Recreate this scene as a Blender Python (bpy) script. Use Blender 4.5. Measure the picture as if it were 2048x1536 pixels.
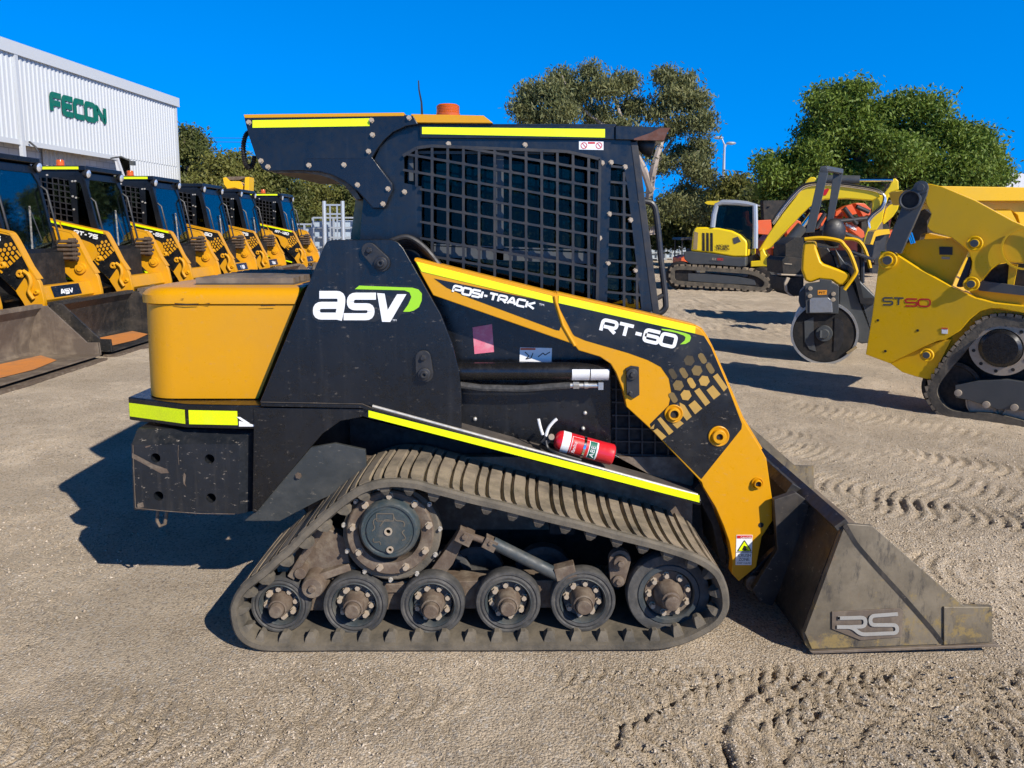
import bpy, bmesh, math, random
import numpy as np
from mathutils import Vector, Matrix
from mathutils.geometry import tessellate_polygon
for o in list(bpy.data.objects): bpy.data.objects.remove(o)
random.seed(7)
S = bpy.context.scene
COL = S.collection
# ------------------------------------------------------------------ camera
F = 1540.0; CX = 1024.0; CY = 651.0; HC = 1.565
TP = math.atan(0.124); SP, CP = math.sin(TP), math.cos(TP)
cam = bpy.data.cameras.new('camera'); camo = bpy.data.objects.new('camera', cam); COL.objects.link(camo)
cam.sensor_width = 36; cam.lens = F/2048*36; cam.shift_y = -(768-CY)/2048
cam.clip_start = .05; cam.clip_end = 3000
camo.location = (0, 0, HC); camo.rotation_euler = (math.pi/2-TP, 0, 0)
S.camera = camo
# ------------------------------------------------------------------ sky, sun, exposure
SUN = Vector((1.0, -1.10, 1.04)).normalized()
el = math.asin(SUN.z); az = math.atan2(SUN.x, SUN.y)
w = bpy.data.worlds.new('World'); S.world = w; w.use_nodes = True
nt = w.node_tree; bg = nt.nodes['Background']
sky = nt.nodes.new('ShaderNodeTexSky'); sky.sky_type = 'NISHITA'; sky.sun_disc = False
sky.sun_elevation = el; sky.sun_rotation = az; sky.air_density = 1.0; sky.dust_density = .15; sky.ozone_density = 3.5
hs = nt.nodes.new('ShaderNodeHueSaturation'); hs.inputs['Saturation'].default_value = 1.46; hs.inputs['Hue'].default_value = .508
tc = nt.nodes.new('ShaderNodeTexCoord'); sx_ = nt.nodes.new('ShaderNodeSeparateXYZ'); cx3 = nt.nodes.new('ShaderNodeCombineXYZ')
ma = nt.nodes.new('ShaderNodeMath'); ma.operation = 'MULTIPLY_ADD'; ma.inputs[1].default_value = .75; ma.inputs[2].default_value = .30
nt.links.new(tc.outputs['Generated'], sx_.inputs[0]); nt.links.new(sx_.outputs[0], cx3.inputs[0]); nt.links.new(sx_.outputs[1], cx3.inputs[1]); nt.links.new(sx_.outputs[2], ma.inputs[0]); nt.links.new(ma.outputs[0], cx3.inputs[2])
nt.links.new(cx3.outputs[0], sky.inputs[0])
nt.links.new(sky.outputs[0], hs.inputs['Color']); er = nt.nodes.new('ShaderNodeMapRange'); er.inputs[1].default_value = .27; er.inputs[2].default_value = .78; er.inputs[3].default_value = 2.1; er.inputs[4].default_value = 0
nt.links.new(sx_.outputs[2], er.inputs[0]); vm = nt.nodes.new('ShaderNodeVectorMath'); vm.operation = 'SCALE'
nt.links.new(hs.outputs[0], vm.inputs[0]); nt.links.new(er.outputs[0], vm.inputs[3]); nt.links.new(vm.outputs[0], bg.inputs[0])
bg.inputs[1].default_value = .10
sl = bpy.data.lights.new('sun', 'SUN'); sl.energy = 5.0; sl.angle = math.radians(.5); sl.color = (1, .93, .83)
so = bpy.data.objects.new('sun', sl); COL.objects.link(so); so.location = SUN*60
so.rotation_euler = (-SUN).to_track_quat('-Z', 'Y').to_euler()
S.view_settings.view_transform = 'Standard'; S.view_settings.look = 'None'
S.view_settings.exposure = 0.35; S.view_settings.gamma = 1
# ------------------------------------------------------------------ helpers
def ray(px, py):
    v = (py-CY)/F
    return ((px-CX)/F, CP-v*SP, -SP-v*CP)
def W(px, py, Y, m=0.0):
    """point seen at this pixel on the upright plane  y = Y + m x"""
    r = ray(px, py); k = Y/(r[1]-m*r[0])
    return Vector((r[0]*k, r[1]*k, HC+r[2]*k))
def G(px, py, z=0.0):
    r = ray(px, py); k = (HC-z)/(-r[2])
    return Vector((r[0]*k, r[1]*k, z))
def sm(a, b, x):
    t = max(0, min(1, (x-a)/(b-a))); return t*t*(3-2*t)
def gz(x, y):
    return .12*sm(-1.9, -4.0, x) if False else .12*sm(1.9, 4.2, -x)*sm(3.5, 6.5, y)
def nrm(m):
    return Vector((-m, 1, 0)).normalized()

class MB:
    def __init__(s): s.v = []; s.f = []
    def add(s, vs, fs):
        o = len(s.v); s.v += [Vector(v) for v in vs]; s.f += [tuple(i+o for i in f) for f in fs]
        return s
    def plate(s, pts, off, holes=()):
        pts = [Vector(p) for p in pts]; off = Vector(off)
        loops = [pts]+[[Vector(p) for p in h] for h in holes]
        allp = [p for l in loops for p in l]; n = len(allp)
        if holes:
            tri = [tuple(t) for t in tessellate_polygon(loops)]
        else: tri = [tuple(range(n))]
        fs = list(tri)+[tuple(i+n for i in reversed(t)) for t in tri]
        o = 0
        for l in loops:
            k = len(l)
            for i in range(k):
                a, b = o+i, o+(i+1) % k
                fs.append((a, b, b+n, a+n))
            o += k
        return s.add(allp+[p+off for p in allp], fs)
    def sheet(s, pts):
        return s.add(pts, [tuple(range(len(pts)))])
    def box(s, a, b):
        x0, y0, z0 = a; x1, y1, z1 = b
        return s.add([(x0,y0,z0),(x1,y0,z0),(x1,y1,z0),(x0,y1,z0),(x0,y0,z1),(x1,y0,z1),(x1,y1,z1),(x0,y1,z1)],
                     [(0,3,2,1),(4,5,6,7),(0,1,5,4),(1,2,6,5),(2,3,7,6),(3,0,4,7)])
    def bar(s, p, q, w_, h_, up=(0,0,1)):
        p = Vector(p); q = Vector(q); d = (q-p).normalized(); u = Vector(up)
        a = d.cross(u)
        if a.length < 1e-4: a = d.cross(Vector((0,1,0)))
        a.normalize(); u = a.cross(d).normalized()
        a *= w_/2; u *= h_/2
        return s.add([p-a-u,p+a-u,p+a+u,p-a+u,q-a-u,q+a-u,q+a+u,q-a+u],
                     [(0,1,2,3),(7,6,5,4),(0,4,5,1),(1,5,6,2),(2,6,7,3),(3,7,4,0)])
    def tube(s, path, r, n=8, closed=False):
        P = [Vector(p) for p in path]; k = len(P); prev = None; vs = []
        for i in range(k):
            if closed: t = (P[(i+1) % k]-P[i-1]).normalized()
            else: t = (P[min(i+1,k-1)]-P[max(i-1,0)]).normalized()
            if prev is None:
                a = t.cross(Vector((0,0,1)))
                if a.length < .1: a = t.cross(Vector((0,1,0)))
            else: a = prev-t*prev.dot(t)
            a.normalize(); b = t.cross(a); prev = a
            rr = r[i] if isinstance(r, (list, tuple)) else r
            for j in range(n):
                an = 2*math.pi*j/n; vs.append(P[i]+a*rr*math.cos(an)+b*rr*math.sin(an))
        fs = []
        for i in range(k if closed else k-1):
            for j in range(n):
                i2 = (i+1) % k
                fs.append((i*n+j, i*n+(j+1) % n, i2*n+(j+1) % n, i2*n+j))
        if not closed: fs += [tuple(reversed(range(n))), tuple(range((k-1)*n, k*n))]
        return s.add(vs, fs)
    def lathe(s, c, ax, prof, n=32, closed=False):
        """prof: (distance along the axis, radius)"""
        c = Vector(c); ax = Vector(ax).normalized(); a = ax.orthogonal().normalized(); b = ax.cross(a)
        vs = []; fs = []; k = len(prof)
        for (t, r) in prof:
            for j in range(n):
                an = 2*math.pi*j/n; vs.append(c+ax*t+(a*math.cos(an)+b*math.sin(an))*r)
        for i in range(k if closed else k-1):
            for j in range(n):
                i2 = (i+1) % k
                fs.append((i*n+j, i*n+(j+1) % n, i2*n+(j+1) % n, i2*n+j))
        if not closed: fs += [tuple(reversed(range(n))), tuple(range((k-1)*n, k*n))]
        return s.add(vs, fs)
    def cyl(s, p, q, r, n=20):
        p = Vector(p); q = Vector(q); L = (q-p).length
        return s.lathe(p, q-p, [(0, r), (L, r)], n)
    def hexb(s, p, r, h, d=(0,-1,0)):
        d = Vector(d); return s.lathe(p, d, [(0, r*1.35), (h*.25, r*1.35), (h*.25, r), (h, r*.95)], 6)
    def ball(s, c, r, n=10, sc=(1,1,1)):
        pr = [(-math.cos(math.pi*i/n), max(1e-4, math.sin(math.pi*i/n))) for i in range(n+1)]
        o = len(s.v); s.lathe((0,0,0), (0,0,1), pr, n*2)
        for i in range(o, len(s.v)):
            v = s.v[i]; s.v[i] = Vector((c[0]+v.x*r*sc[0], c[1]+v.y*r*sc[1], c[2]+v.z*r*sc[2]))
        return s

ORG = Vector((0,0,0))
def islands(mb):
    par = list(range(len(mb.v)))
    def fd(a):
        while par[a] != a: par[a] = par[par[a]]; a = par[a]
        return a
    for f in mb.f:
        for i in f[1:]: par[fd(i)] = fd(f[0])
    gr = {}
    for fi, f in enumerate(mb.f): gr.setdefault(fd(f[0]), []).append(f)
    its = []
    for fs in gr.values():
        ids = sorted({i for f in fs for i in f}); P = [mb.v[i] for i in ids]
        its.append([fs, [min(p[k] for p in P)-.0005 for k in range(3)], [max(p[k] for p in P)+.0005 for k in range(3)]])
    ch = True
    while ch:
        ch = False; out = []
        for it in its:
            for o in out:
                if all(it[1][k] <= o[2][k] and o[1][k] <= it[2][k] for k in range(3)):
                    o[0] = o[0]+it[0]; o[1] = [min(a, b) for a, b in zip(o[1], it[1])]; o[2] = [max(a, b) for a, b in zip(o[2], it[2])]; ch = True; break
            else: out.append(it)
        its = out
    res = []
    for fs, _, _ in its:
        ids = sorted({i for f in fs for i in f}); mp = {a: b for b, a in enumerate(ids)}; m_ = MB()
        m_.v = [mb.v[i] for i in ids]; m_.f = [tuple(mp[i] for i in f) for f in fs]; res.append(m_)
    return res
SPLIT = {'bolt','door_handle_rail','fender','pivot_pin','reflective_tape','pivot_link','tension_adjuster','hose_fitting','cab_light','pictogram','tilt_cylinder','axle','joystick','latch_handle','side_window','sliding_window_frame','window_frame','worn_paint_patch','oil_plug','arm_cross_member','squeeze_handle','bore','hydraulic_coupler','yellow_roof_cover','side_window','black_decal','warning_sticker','door_frame','pin_boss','front_light','work_light','torn_sticker','track_roller','gas_strut','hinge'}
def mk(name, mb, mat, parent=None, bevel=0, smooth=35, label=None):
    if name in SPLIT:
        r = [mk1(name, m_, mat, parent, bevel, smooth, label) for m_ in islands(mb)]
        return r[0]
    if name == 'drive_lug':
        r = [mk1(name, m_, mat, parent, bevel, smooth, label) for m_ in pairs_of(mb)]; return r[0]
    return mk1(name, mb, mat, parent, bevel, smooth, label)
def pairs_of(mb):
    n = len(mb.v)//12; res = []
    for i in range(n):
        m_ = MB(); m_.v = mb.v[i*12:(i+1)*12]; m_.f = [tuple(j-i*12 for j in f) for f in mb.f if i*12 <= f[0] < (i+1)*12]; res.append(m_)
    return res
def mk1(name, mb, mat, parent=None, bevel=0, smooth=35, label=None):
    me = bpy.data.meshes.new(name)
    me.from_pydata([tuple(v-ORG) for v in mb.v], [], mb.f)
    bm = bmesh.new(); bm.from_mesh(me); bmesh.ops.recalc_face_normals(bm, faces=bm.faces); bm.to_mesh(me); bm.free()
    for m_ in (mat if isinstance(mat, list) else [mat]): me.materials.append(m_)
    if smooth:
        me.polygons.foreach_set('use_smooth', [True]*len(me.polygons)); me.set_sharp_from_angle(angle=math.radians(smooth))
    o = bpy.data.objects.new(name, me); COL.objects.link(o)
    if parent: o.parent = parent
    else: o.location = ORG
    if bevel:
        b = o.modifiers.new('b', 'BEVEL'); b.width = bevel; b.segments = 2; b.limit_method = 'ANGLE'; b.angle_limit = math.radians(40); b.harden_normals = True
    if label: o['label'] = label
    return o
def tag(o, label, cat, group=None):
    o['label'] = label; o['category'] = cat
    if group: o['group'] = group
    return o
def thing(name, loc, label, cat, group=None):
    global ORG
    ORG = Vector(loc)
    o = bpy.data.objects.new(name, None); COL.objects.link(o); o.location = loc; o.empty_display_size = .2
    return tag(o, label, cat, group)
def setorg(v): 
    global ORG
    ORG = Vector(v)
def struct(o, kind='structure'):
    o['kind'] = kind; return o
def copy_tree(o, parent=None):
    c = o.copy(); COL.objects.link(c); c.parent = parent
    for ch in [x for x in o.children]: copy_tree(ch, c)
    return c

# ------------------------------------------------------------------ materials
def newmat(name):
    m = bpy.data.materials.new(name); m.use_nodes = True; nt = m.node_tree
    return m, nt, nt.nodes['Principled BSDF']
def N(nt, typ, **kw):
    n = nt.nodes.new(typ)
    for k, v in kw.items(): n.inputs[k.replace('_', ' ')].default_value = v
    return n
def mixc(nt, fac, a, b):
    n = nt.nodes.new('ShaderNodeMix'); n.data_type = 'RGBA'
    for sock, v in ((n.inputs[0], fac), (n.inputs[6], a), (n.inputs[7], b)):
        if isinstance(v, (int, float)): sock.default_value = v
        elif isinstance(v, tuple): sock.default_value = (*v[:3], 1)
        else: nt.links.new(v, sock)
    return n.outputs[2]
def ramp(nt, inp, p0, p1, c0=(0,0,0,1), c1=(1,1,1,1)):
    r = nt.nodes.new('ShaderNodeValToRGB'); r.color_ramp.elements[0].position = p0; r.color_ramp.elements[1].position = p1
    r.color_ramp.elements[0].color = c0; r.color_ramp.elements[1].color = c1
    nt.links.new(inp, r.inputs[0]); return r.outputs[0]
def coord(nt, scale=(1,1,1)):
    t = nt.nodes.new('ShaderNodeTexCoord'); mp = nt.nodes.new('ShaderNodeMapping'); mp.inputs['Scale'].default_value = scale
    nt.links.new(t.outputs['Object'], mp.inputs[0]); return mp.outputs[0]
def noise(nt, vec, scale, detail=4, rough=.6):
    n = nt.nodes.new('ShaderNodeTexNoise'); n.inputs['Scale'].default_value = scale; n.inputs['Detail'].default_value = detail
    n.inputs['Roughness'].default_value = rough; nt.links.new(vec, n.inputs['Vector']); return n.outputs[0]
def bump(nt, bs, h, strength=.2, dist=.01):
    b = nt.nodes.new('ShaderNodeBump'); b.inputs['Strength'].default_value = strength; b.inputs['Distance'].default_value = dist
    nt.links.new(h, b.inputs['Height']); nt.links.new(b.outputs[0], bs.inputs['Normal']); return b
MATS = {}
def paint(name, col, rough=.35, dirt=.35, dcol=(.2,.15,.1), metal=0, dscale=3, scr=0.0, spec=.5, bmp=.05, streak=0, lo=.45, hi=.75, coat=0):
    if name in MATS: return MATS[name]
    m, nt, bs = newmat(name)
    v = coord(nt); n1 = noise(nt, v, dscale, 6, .65); n2 = noise(nt, v, 40, 4, .6)
    f = ramp(nt, n1, lo, hi, (0,0,0,1), (dirt, dirt, dirt, 1))
    c = mixc(nt, f, col, dcol)
    if streak:
        v2 = coord(nt, (9, 9, .6)); n3 = noise(nt, v2, 3, 5, .6)
        f2 = ramp(nt, n3, .55, .75, (0,0,0,1), (streak, streak, streak, 1)); c = mixc(nt, f2, c, dcol)
    if scr:
        v3 = coord(nt, (14, 14, 30)); n4 = noise(nt, v3, 2.2, 8, .75)
        f3 = ramp(nt, n4, .61, .66, (0,0,0,1), (scr, scr, scr, 1)); c = mixc(nt, f3, c, (.33,.28,.22))
    nt.links.new(c, bs.inputs['Base Color'])
    r = ramp(nt, n2, .3, .7, (rough*.75,)*3+(1,), (min(1, rough*1.35),)*3+(1,))
    mx = mixc(nt, f, r, (.85,.85,.85)); nt.links.new(mx, bs.inputs['Roughness'])
    bs.inputs['Metallic'].default_value = metal; bs.inputs['Specular IOR Level'].default_value = spec
    if coat: bs.inputs['Coat Weight'].default_value = coat; bs.inputs['Coat Roughness'].default_value = .08
    if bmp: bump(nt, bs, n2, bmp*2, .004)
    MATS[name] = m; return m
M = {}
M['amber'] = paint('amber_paint', (.60,.275,.002), .32, .25, (.38,.21,.05), dscale=2.2, streak=.12, spec=.35, scr=.2)
M['amber_row'] = paint('amber_row_paint', (.64,.295,.004), .4, .35, (.32,.2,.1), dscale=2.5, streak=.15)
M['black'] = paint('black_paint', (.005,.0055,.0065), .27, .15, (.045,.042,.04), dscale=2.6, streak=.22, scr=.22)
M['blackclean'] = paint('black_paint_clean', (.008,.008,.009), .25, .10, (.06,.055,.05), dscale=2.5, streak=.18)
M['cabblack'] = paint('cab_black', (.006,.0075,.010), .30, .12, (.05,.052,.054), dscale=3, streak=.18)
M['dark'] = paint('dark_underbody', (.006,.006,.006), .7, .6, (.07,.05,.035), dscale=6)
M['weight'] = paint('counterweight_paint', (.009,.011,.014), .36, .22, (.08,.07,.06), dscale=3, streak=.35, scr=.9)
M['deck'] = paint('deck_dust', (.05,.042,.036), .75, .8, (.15,.12,.095), dscale=7)
M['rubber'] = paint('track_rubber', (.07,.06,.045), .9, .95, (.27,.215,.15), dscale=6, bmp=.4, lo=.3, hi=.6)
M['rubber_edge'] = paint('track_rubber_side', (.045,.041,.033), .88, .85, (.15,.125,.09), dscale=8, bmp=.4, lo=.3, hi=.6)
M['tyre'] = paint('roller_tyre', (.042,.041,.039), .7, .75, (.13,.12,.105), dscale=14, bmp=.3)
M['rim'] = paint('roller_rim', (.035,.045,.05), .5, .6, (.14,.12,.09), dscale=14)
M['rust'] = paint('rusty_steel', (.10,.07,.048), .7, .85, (.22,.18,.13), dscale=18, bmp=.4)
M['bolt'] = paint('bolt_steel', (.36,.30,.225), .55, .6, (.33,.23,.15), dscale=40, metal=.1)
M['boltb'] = paint('bolt_bright', (.55,.52,.46), .35, .4, (.3,.25,.2), dscale=40, metal=.5)
M['hub'] = paint('hub_paint', (.035,.050,.056), .35, .5, (.16,.13,.09), dscale=12, bmp=.2)
M['green_grey'] = paint('side_flap_steel', (.032,.036,.036), .45, .5, (.085,.082,.072), dscale=8, scr=.4)
M['bucket'] = paint('worn_bucket_steel', (.06,.056,.05), .5, .85, (.24,.19,.12), dscale=6, streak=.5, scr=.5, metal=.3)
M['bucket_dark'] = paint('dark_bucket_steel', (.016,.016,.016), .42, .6, (.09,.07,.05), dscale=6, streak=.4, scr=.6)
M['bucket_brown'] = paint('brown_bucket_steel', (.13,.10,.075), .6, .8, (.30,.24,.17), dscale=5, streak=.3, metal=.2)
M['bucket_rust'] = paint('orange_rust_floor', (.55,.20,.04), .8, .8, (.20,.14,.09), dscale=4)
M['worn_yellow'] = paint('worn_yellow_paint', (.30,.22,.11), .6, .9, (.10,.09,.07), dscale=9)
M['silver'] = paint('bare_steel', (.5,.5,.48), .35, .4, (.2,.18,.15), metal=.8, dscale=20)
M['chrome'] = paint('chrome', (.75,.75,.73), .12, .05, metal=1.0)
M['wn'] = paint('bright_yellow_paint', (.74,.42,.001), .32, .25, (.4,.28,.06), dscale=2, spec=.4)
M['lemon'] = paint('lemon_yellow_paint', (.82,.58,.004), .32, .15, (.4,.3,.06), dscale=2)
M['coupler'] = paint('brown_coupler', (.07,.045,.03), .5, .5, (.18,.13,.09), dscale=20)
M['redrust'] = paint('dark_red_rust', (.10,.035,.022), .75, .6, (.035,.03,.028), dscale=14)
M['badge'] = paint('dull_raised_metal', (.36,.35,.32), .45, .4, (.2,.17,.13), dscale=20, metal=.2)
M['wngrey'] = paint('grey_paint', (.055,.06,.062), .42, .25, (.12,.11,.1), dscale=4)
M['orange'] = paint('orange_paint', (.62,.09,.015), .38, .3, (.25,.12,.06), dscale=4)
M['white'] = paint('white_decal', (.78,.78,.76), .4, .25, (.4,.37,.33), dscale=9)
M['plastic'] = paint('black_plastic', (.015,.015,.016), .45, .3, (.08,.07,.06), dscale=9)
M['decal'] = paint('black_decal', (.006,.007,.009), .28, .2, (.10,.09,.07), dscale=6, scr=.4)
M['green'] = paint('green_decal', (.30,.60,.015), .4, .1)
M['fecon'] = paint('green_sign', (.0,.12,.075), .5, .1)
M['red'] = paint('red_paint', (.62,.012,.02), .28, .15, (.3,.1,.08), dscale=8, coat=.5)
M['redtext'] = paint('red_lettering', (.55,.01,.012), .4, .1)
M['pink'] = paint('pink_sticker', (.62,.14,.2), .6, .5, (.65,.5,.5), dscale=30)
M['galv'] = paint('galvanised', (.42,.46,.5), .4, .4, (.3,.3,.3), metal=.4, dscale=3)
M['orange_sticker'] = paint('orange_sticker', (.75,.3,.02), .5, .1)
M['foam'] = paint('hose_sleeve', (.03,.03,.03), .8, .6, (.12,.11,.1), dscale=30, bmp=.5)
m, nt, bs = newmat('worn_bucket'); v = coord(nt); v3 = coord(nt, (10,10,3))
n1 = noise(nt, v, 3.2, 8, .72); n2 = noise(nt, v3, 3, 8, .75); n3 = noise(nt, v, 14, 8, .8)
c = mixc(nt, ramp(nt, n1, .38, .62), (.12,.10,.07), (.235,.195,.135)); c = mixc(nt, ramp(nt, n2, .52, .66, (0,0,0,1), (.75,.75,.75,1)), c, (.035,.034,.036))
sz = nt.nodes.new('ShaderNodeSeparateXYZ'); tcc = nt.nodes.new('ShaderNodeTexCoord'); nt.links.new(tcc.outputs['Object'], sz.inputs[0])
mm = nt.nodes.new('ShaderNodeMath'); mm.operation = 'MULTIPLY_ADD'; mm.inputs[1].default_value = -.35; nt.links.new(sz.outputs[2], mm.inputs[0]); nt.links.new(n3, mm.inputs[2])
c = mixc(nt, ramp(nt, mm.outputs[0], .48, .56, (0,0,0,1), (.85,.85,.85,1)), c, (.29,.21,.08)); c = mixc(nt, ramp(nt, n2, .30, .38, (.6,.6,.6,1), (0,0,0,1)), c, (.23,.12,.06))
nt.links.new(c, bs.inputs['Base Color']); bs.inputs['Roughness'].default_value = .5; bs.inputs['Metallic'].default_value = .25; bump(nt, bs, n3, .15, .004); M['bucket'] = m
# fluorescent tape
m, nt, bs = newmat('reflective_tape'); v = coord(nt)
vo = nt.nodes.new('ShaderNodeTexVoronoi'); vo.inputs['Scale'].default_value = 160; nt.links.new(v, vo.inputs['Vector'])
c = mixc(nt, ramp(nt, vo.outputs['Distance'], .2, .6), (.80,.93,.0), (.70,.84,.0)); c = mixc(nt, ramp(nt, noise(nt, v, 7), .55, .8, (0,0,0,1), (.35,.35,.35,1)), c, (.5,.5,.05))
nt.links.new(c, bs.inputs['Base Color']); bs.inputs['Roughness'].default_value = .35; M['tape'] = m
# amber lamp plastic
m, nt, bs = newmat('amber_lens'); bs.inputs['Base Color'].default_value = (.85,.16,.01,1); bs.inputs['Roughness'].default_value = .12
bs.inputs['Transmission Weight'].default_value = .45; M['lens'] = m
m, nt, bs = newmat('lamp_glass'); bs.inputs['Base Color'].default_value = (.75,.78,.8,1); bs.inputs['Roughness'].default_value = .1; bs.inputs['Metallic'].default_value = .6; M['lamp'] = m
def glass(name, tint, gl=.10, rough=.03, fk=.5):
    m = bpy.data.materials.new(name); m.use_nodes = True; nt = m.node_tree; nt.nodes.remove(nt.nodes['Principled BSDF'])
    tr = nt.nodes.new('ShaderNodeBsdfTransparent'); tr.inputs[0].default_value = (*tint, 1)
    g = nt.nodes.new('ShaderNodeBsdfGlossy'); g.inputs['Roughness'].default_value = rough; g.inputs[0].default_value = (.8,.95,.9,1)
    fr = nt.nodes.new('ShaderNodeLayerWeight'); fr.inputs[0].default_value = .35
    ad = nt.nodes.new('ShaderNodeMath'); ad.operation = 'MULTIPLY_ADD'; ad.inputs[1].default_value = fk; ad.inputs[2].default_value = gl; nt.links.new(fr.outputs['Fresnel'], ad.inputs[0])
    mx = nt.nodes.new('ShaderNodeMixShader'); nt.links.new(ad.outputs[0], mx.inputs[0]); nt.links.new(tr.outputs[0], mx.inputs[1]); nt.links.new(g.outputs[0], mx.inputs[2])
    nt.links.new(mx.outputs[0], nt.nodes['Material Output'].inputs[0]); return m
M['glass'] = glass('cab_glass', (.33,.375,.34), .004, .03, .18)
M['glass_clear'] = glass('clear_glass', (.55,.6,.58), .06)
M['glass_blue'] = glass('door_glass', (.5,.6,.62), .05)

# ------------------------------------------------------------------ lettering
GL = {
 'A': [[(0,0),(.42,1),(.58,1),(1,0)], [(.18,.3),(.82,.3)]], 'C': [[(1,1),(0,1),(0,0),(1,0)]], 'E': [[(1,1),(0,1),(0,0),(1,0)], [(0,.5),(.9,.5)]],
 'F': [[(1,1),(0,1),(0,0)], [(0,.5),(.9,.5)]], 'I': [[(.5,0),(.5,1)]], 'K': [[(0,0),(0,1)], [(1,1),(.15,.5),(1,0)]], 'N': [[(0,0),(0,1),(1,0),(1,1)]],
 'O': [[(0,0),(0,1),(1,1),(1,0),'c']], 'P': [[(0,0),(0,1),(1,1),(1,.42),(0,.42)]], 'R': [[(0,0),(0,1),(1,1),(1,.42),(.08,.42)], [(.5,.42),(1,0)]],
 'S': [[(1,1),(0,1),(0,.5),(1,.5),(1,0),(0,0)]], 'T': [[(0,1),(1,1)], [(.5,1),(.5,0)]], 'V': [[(0,1),(.5,0),(1,1)]], 'W': [[(0,1),(.25,0),(.5,.8),(.75,0),(1,1)]],
 'U': [[(0,1),(0,0),(1,0),(1,1)]], 'Z': [[(0,1),(1,1),(0,0),(1,0)]], 'B': [[(0,0),(0,1),(.9,1),(.9,.5),(1,.5),(1,0),'c']], 'L': [[(0,1),(0,0),(1,0)]], 'Y': [[(0,1),(.5,.5),(1,1)],[(.5,.5),(.5,0)]],
 '-': [[(.1,.45),(.9,.45)]], '0': [[(0,0),(0,1),(1,1),(1,0),'c']], '1': [[(.2,.85),(.6,1),(.6,0)]], '2': [[(0,1),(1,1),(1,.5),(0,.5),(0,0),(1,0)]],
 '5': [[(1,1),(0,1),(0,.5),(1,.5),(1,0),(0,0)]], '6': [[(1,1),(0,1),(0,0),(1,0),(1,.52),(0,.52)]], '7': [[(0,1),(1,1),(.4,0)]],
 '8': [[(0,0),(0,1),(1,1),(1,0),'c'], [(0,.5),(1,.5)]], '9': [[(1,.45),(0,.45),(0,1),(1,1),(1,0),(0,0)]], ' ': []}
def ribbon(mb, pts, th, fn, closed=False, rc=.2):
    P = [Vector((p[0], p[1])) for p in pts]; k = len(P); Q = []
    for i in range(k):
        if not closed and i in (0, k-1): Q.append(P[i]); continue
        a, b, c = P[i-1], P[i], P[(i+1) % k]
        d1 = (a-b); d2 = (c-b); r = min(rc, d1.length*.49, d2.length*.49); d1.normalize(); d2.normalize()
        s0 = b+d1*r; s1 = b+d2*r
        for t in (0, .25, .5, .75, 1): Q.append(s0*(1-t)**2+b*2*t*(1-t)+s1*t*t)
    k = len(Q); L = []; R = []
    for i in range(k):
        if closed: a, c = Q[i-1], Q[(i+1) % k]
        else: a, c = Q[max(i-1,0)], Q[min(i+1,k-1)]
        b = Q[i]; n1 = (b-a) if (b-a).length > 1e-6 else (c-b); n2 = (c-b) if (c-b).length > 1e-6 else (b-a)
        n1 = Vector((-n1.y, n1.x)).normalized(); n2 = Vector((-n2.y, n2.x)).normalized(); nn = n1+n2
        if nn.length < 1e-3: nn = n1
        nn.normalize(); q = min(1.8, 1/max(.3, nn.dot(n1)))*th/2
        L.append(fn(b+nn*q)); R.append(fn(b-nn*q))
    fs = []
    for i in range(k if closed else k-1):
        j = (i+1) % k; fs.append((i, j, j+k, i+k))
    mb.add(L+R, fs)
def frame(x0, y0, x1, y1, hp, Y, m=0, off=0):
    n = nrm(m)*off
    A = W(x0, y0, Y, m)-n; Bv = W(x1, y1, Y, m)-n; U = W(x0, y0-hp, Y, m)-n-A
    U = Vector((U.x*0, 0, U.z)) if False else U
    return A, Bv-A, U
def letters(mb, s, fr, th=.2, gap=.25, shear=0, rc=.22, narrow={'I': .25, '-': .6, ' ': .5, '1': .6}):
    A, D, U = fr; asp = D.length/U.length; d = D.normalized(); n = D.cross(U).normalized()
    tot = sum(narrow.get(c, 1) for c in s)
    gw = (asp-th-shear)/(tot+gap*(len(s)-1)) if len(s) else 1
    x = th/2; k = 0
    for c in s:
        wd = narrow.get(c, 1)*gw
        for st in GL.get(c, []):
            cl = st[-1] == 'c'; pp = [p for p in st if p != 'c']; k += 1
            pp = [(x+p[0]*wd, th/2+p[1]*(1-th)) for p in pp]
            eps = (k % 3)*.0004
            ribbon(mb, pp, th, lambda q, e=eps: A+d*((q.x+shear*q.y)*U.length)+U*q.y+n*e, cl, rc)
        x += wd+gap*gw
def bfont(mb, s, fr, eps=0):
    cu = bpy.data.curves.new('t', 'FONT'); cu.body = s; cu.resolution_u = 2
    ob = bpy.data.objects.new('t', cu); COL.objects.link(ob)
    dg = bpy.context.evaluated_depsgraph_get(); me = ob.evaluated_get(dg).to_mesh()
    vs = [v.co.copy() for v in me.vertices]; fs = [tuple(p.vertices) for p in me.polygons]; ob.evaluated_get(dg).to_mesh_clear()
    bpy.data.objects.remove(ob); bpy.data.curves.remove(cu)
    if not vs: return
    x0 = min(v.x for v in vs); x1 = max(v.x for v in vs); y0 = 0; y1 = max(v.y for v in vs)
    A, D, U = fr
    mb.add([A+D*((v.x-x0)/(x1-x0))+U*((v.y-y0)/(y1-y0)) for v in vs], fs)
def cr(pts, n=8, closed=True):
    """Catmull-Rom through points"""
    P = [Vector(p) for p in pts]; k = len(P); out = []
    for i in range(k if closed else k-1):
        if closed: a, b, c, d = P[i-1], P[i], P[(i+1) % k], P[(i+2) % k]
        else: a, b, c, d = P[max(i-1,0)], P[i], P[i+1], P[min(i+2,k-1)]
        for j in range(n):
            t = j/n; out.append(.5*((2*b)+(c-a)*t+(2*a-5*b+4*c-d)*t*t+(3*b-a-3*c+d)*t**3))
    if not closed: out.append(P[-1])
    return out
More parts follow.
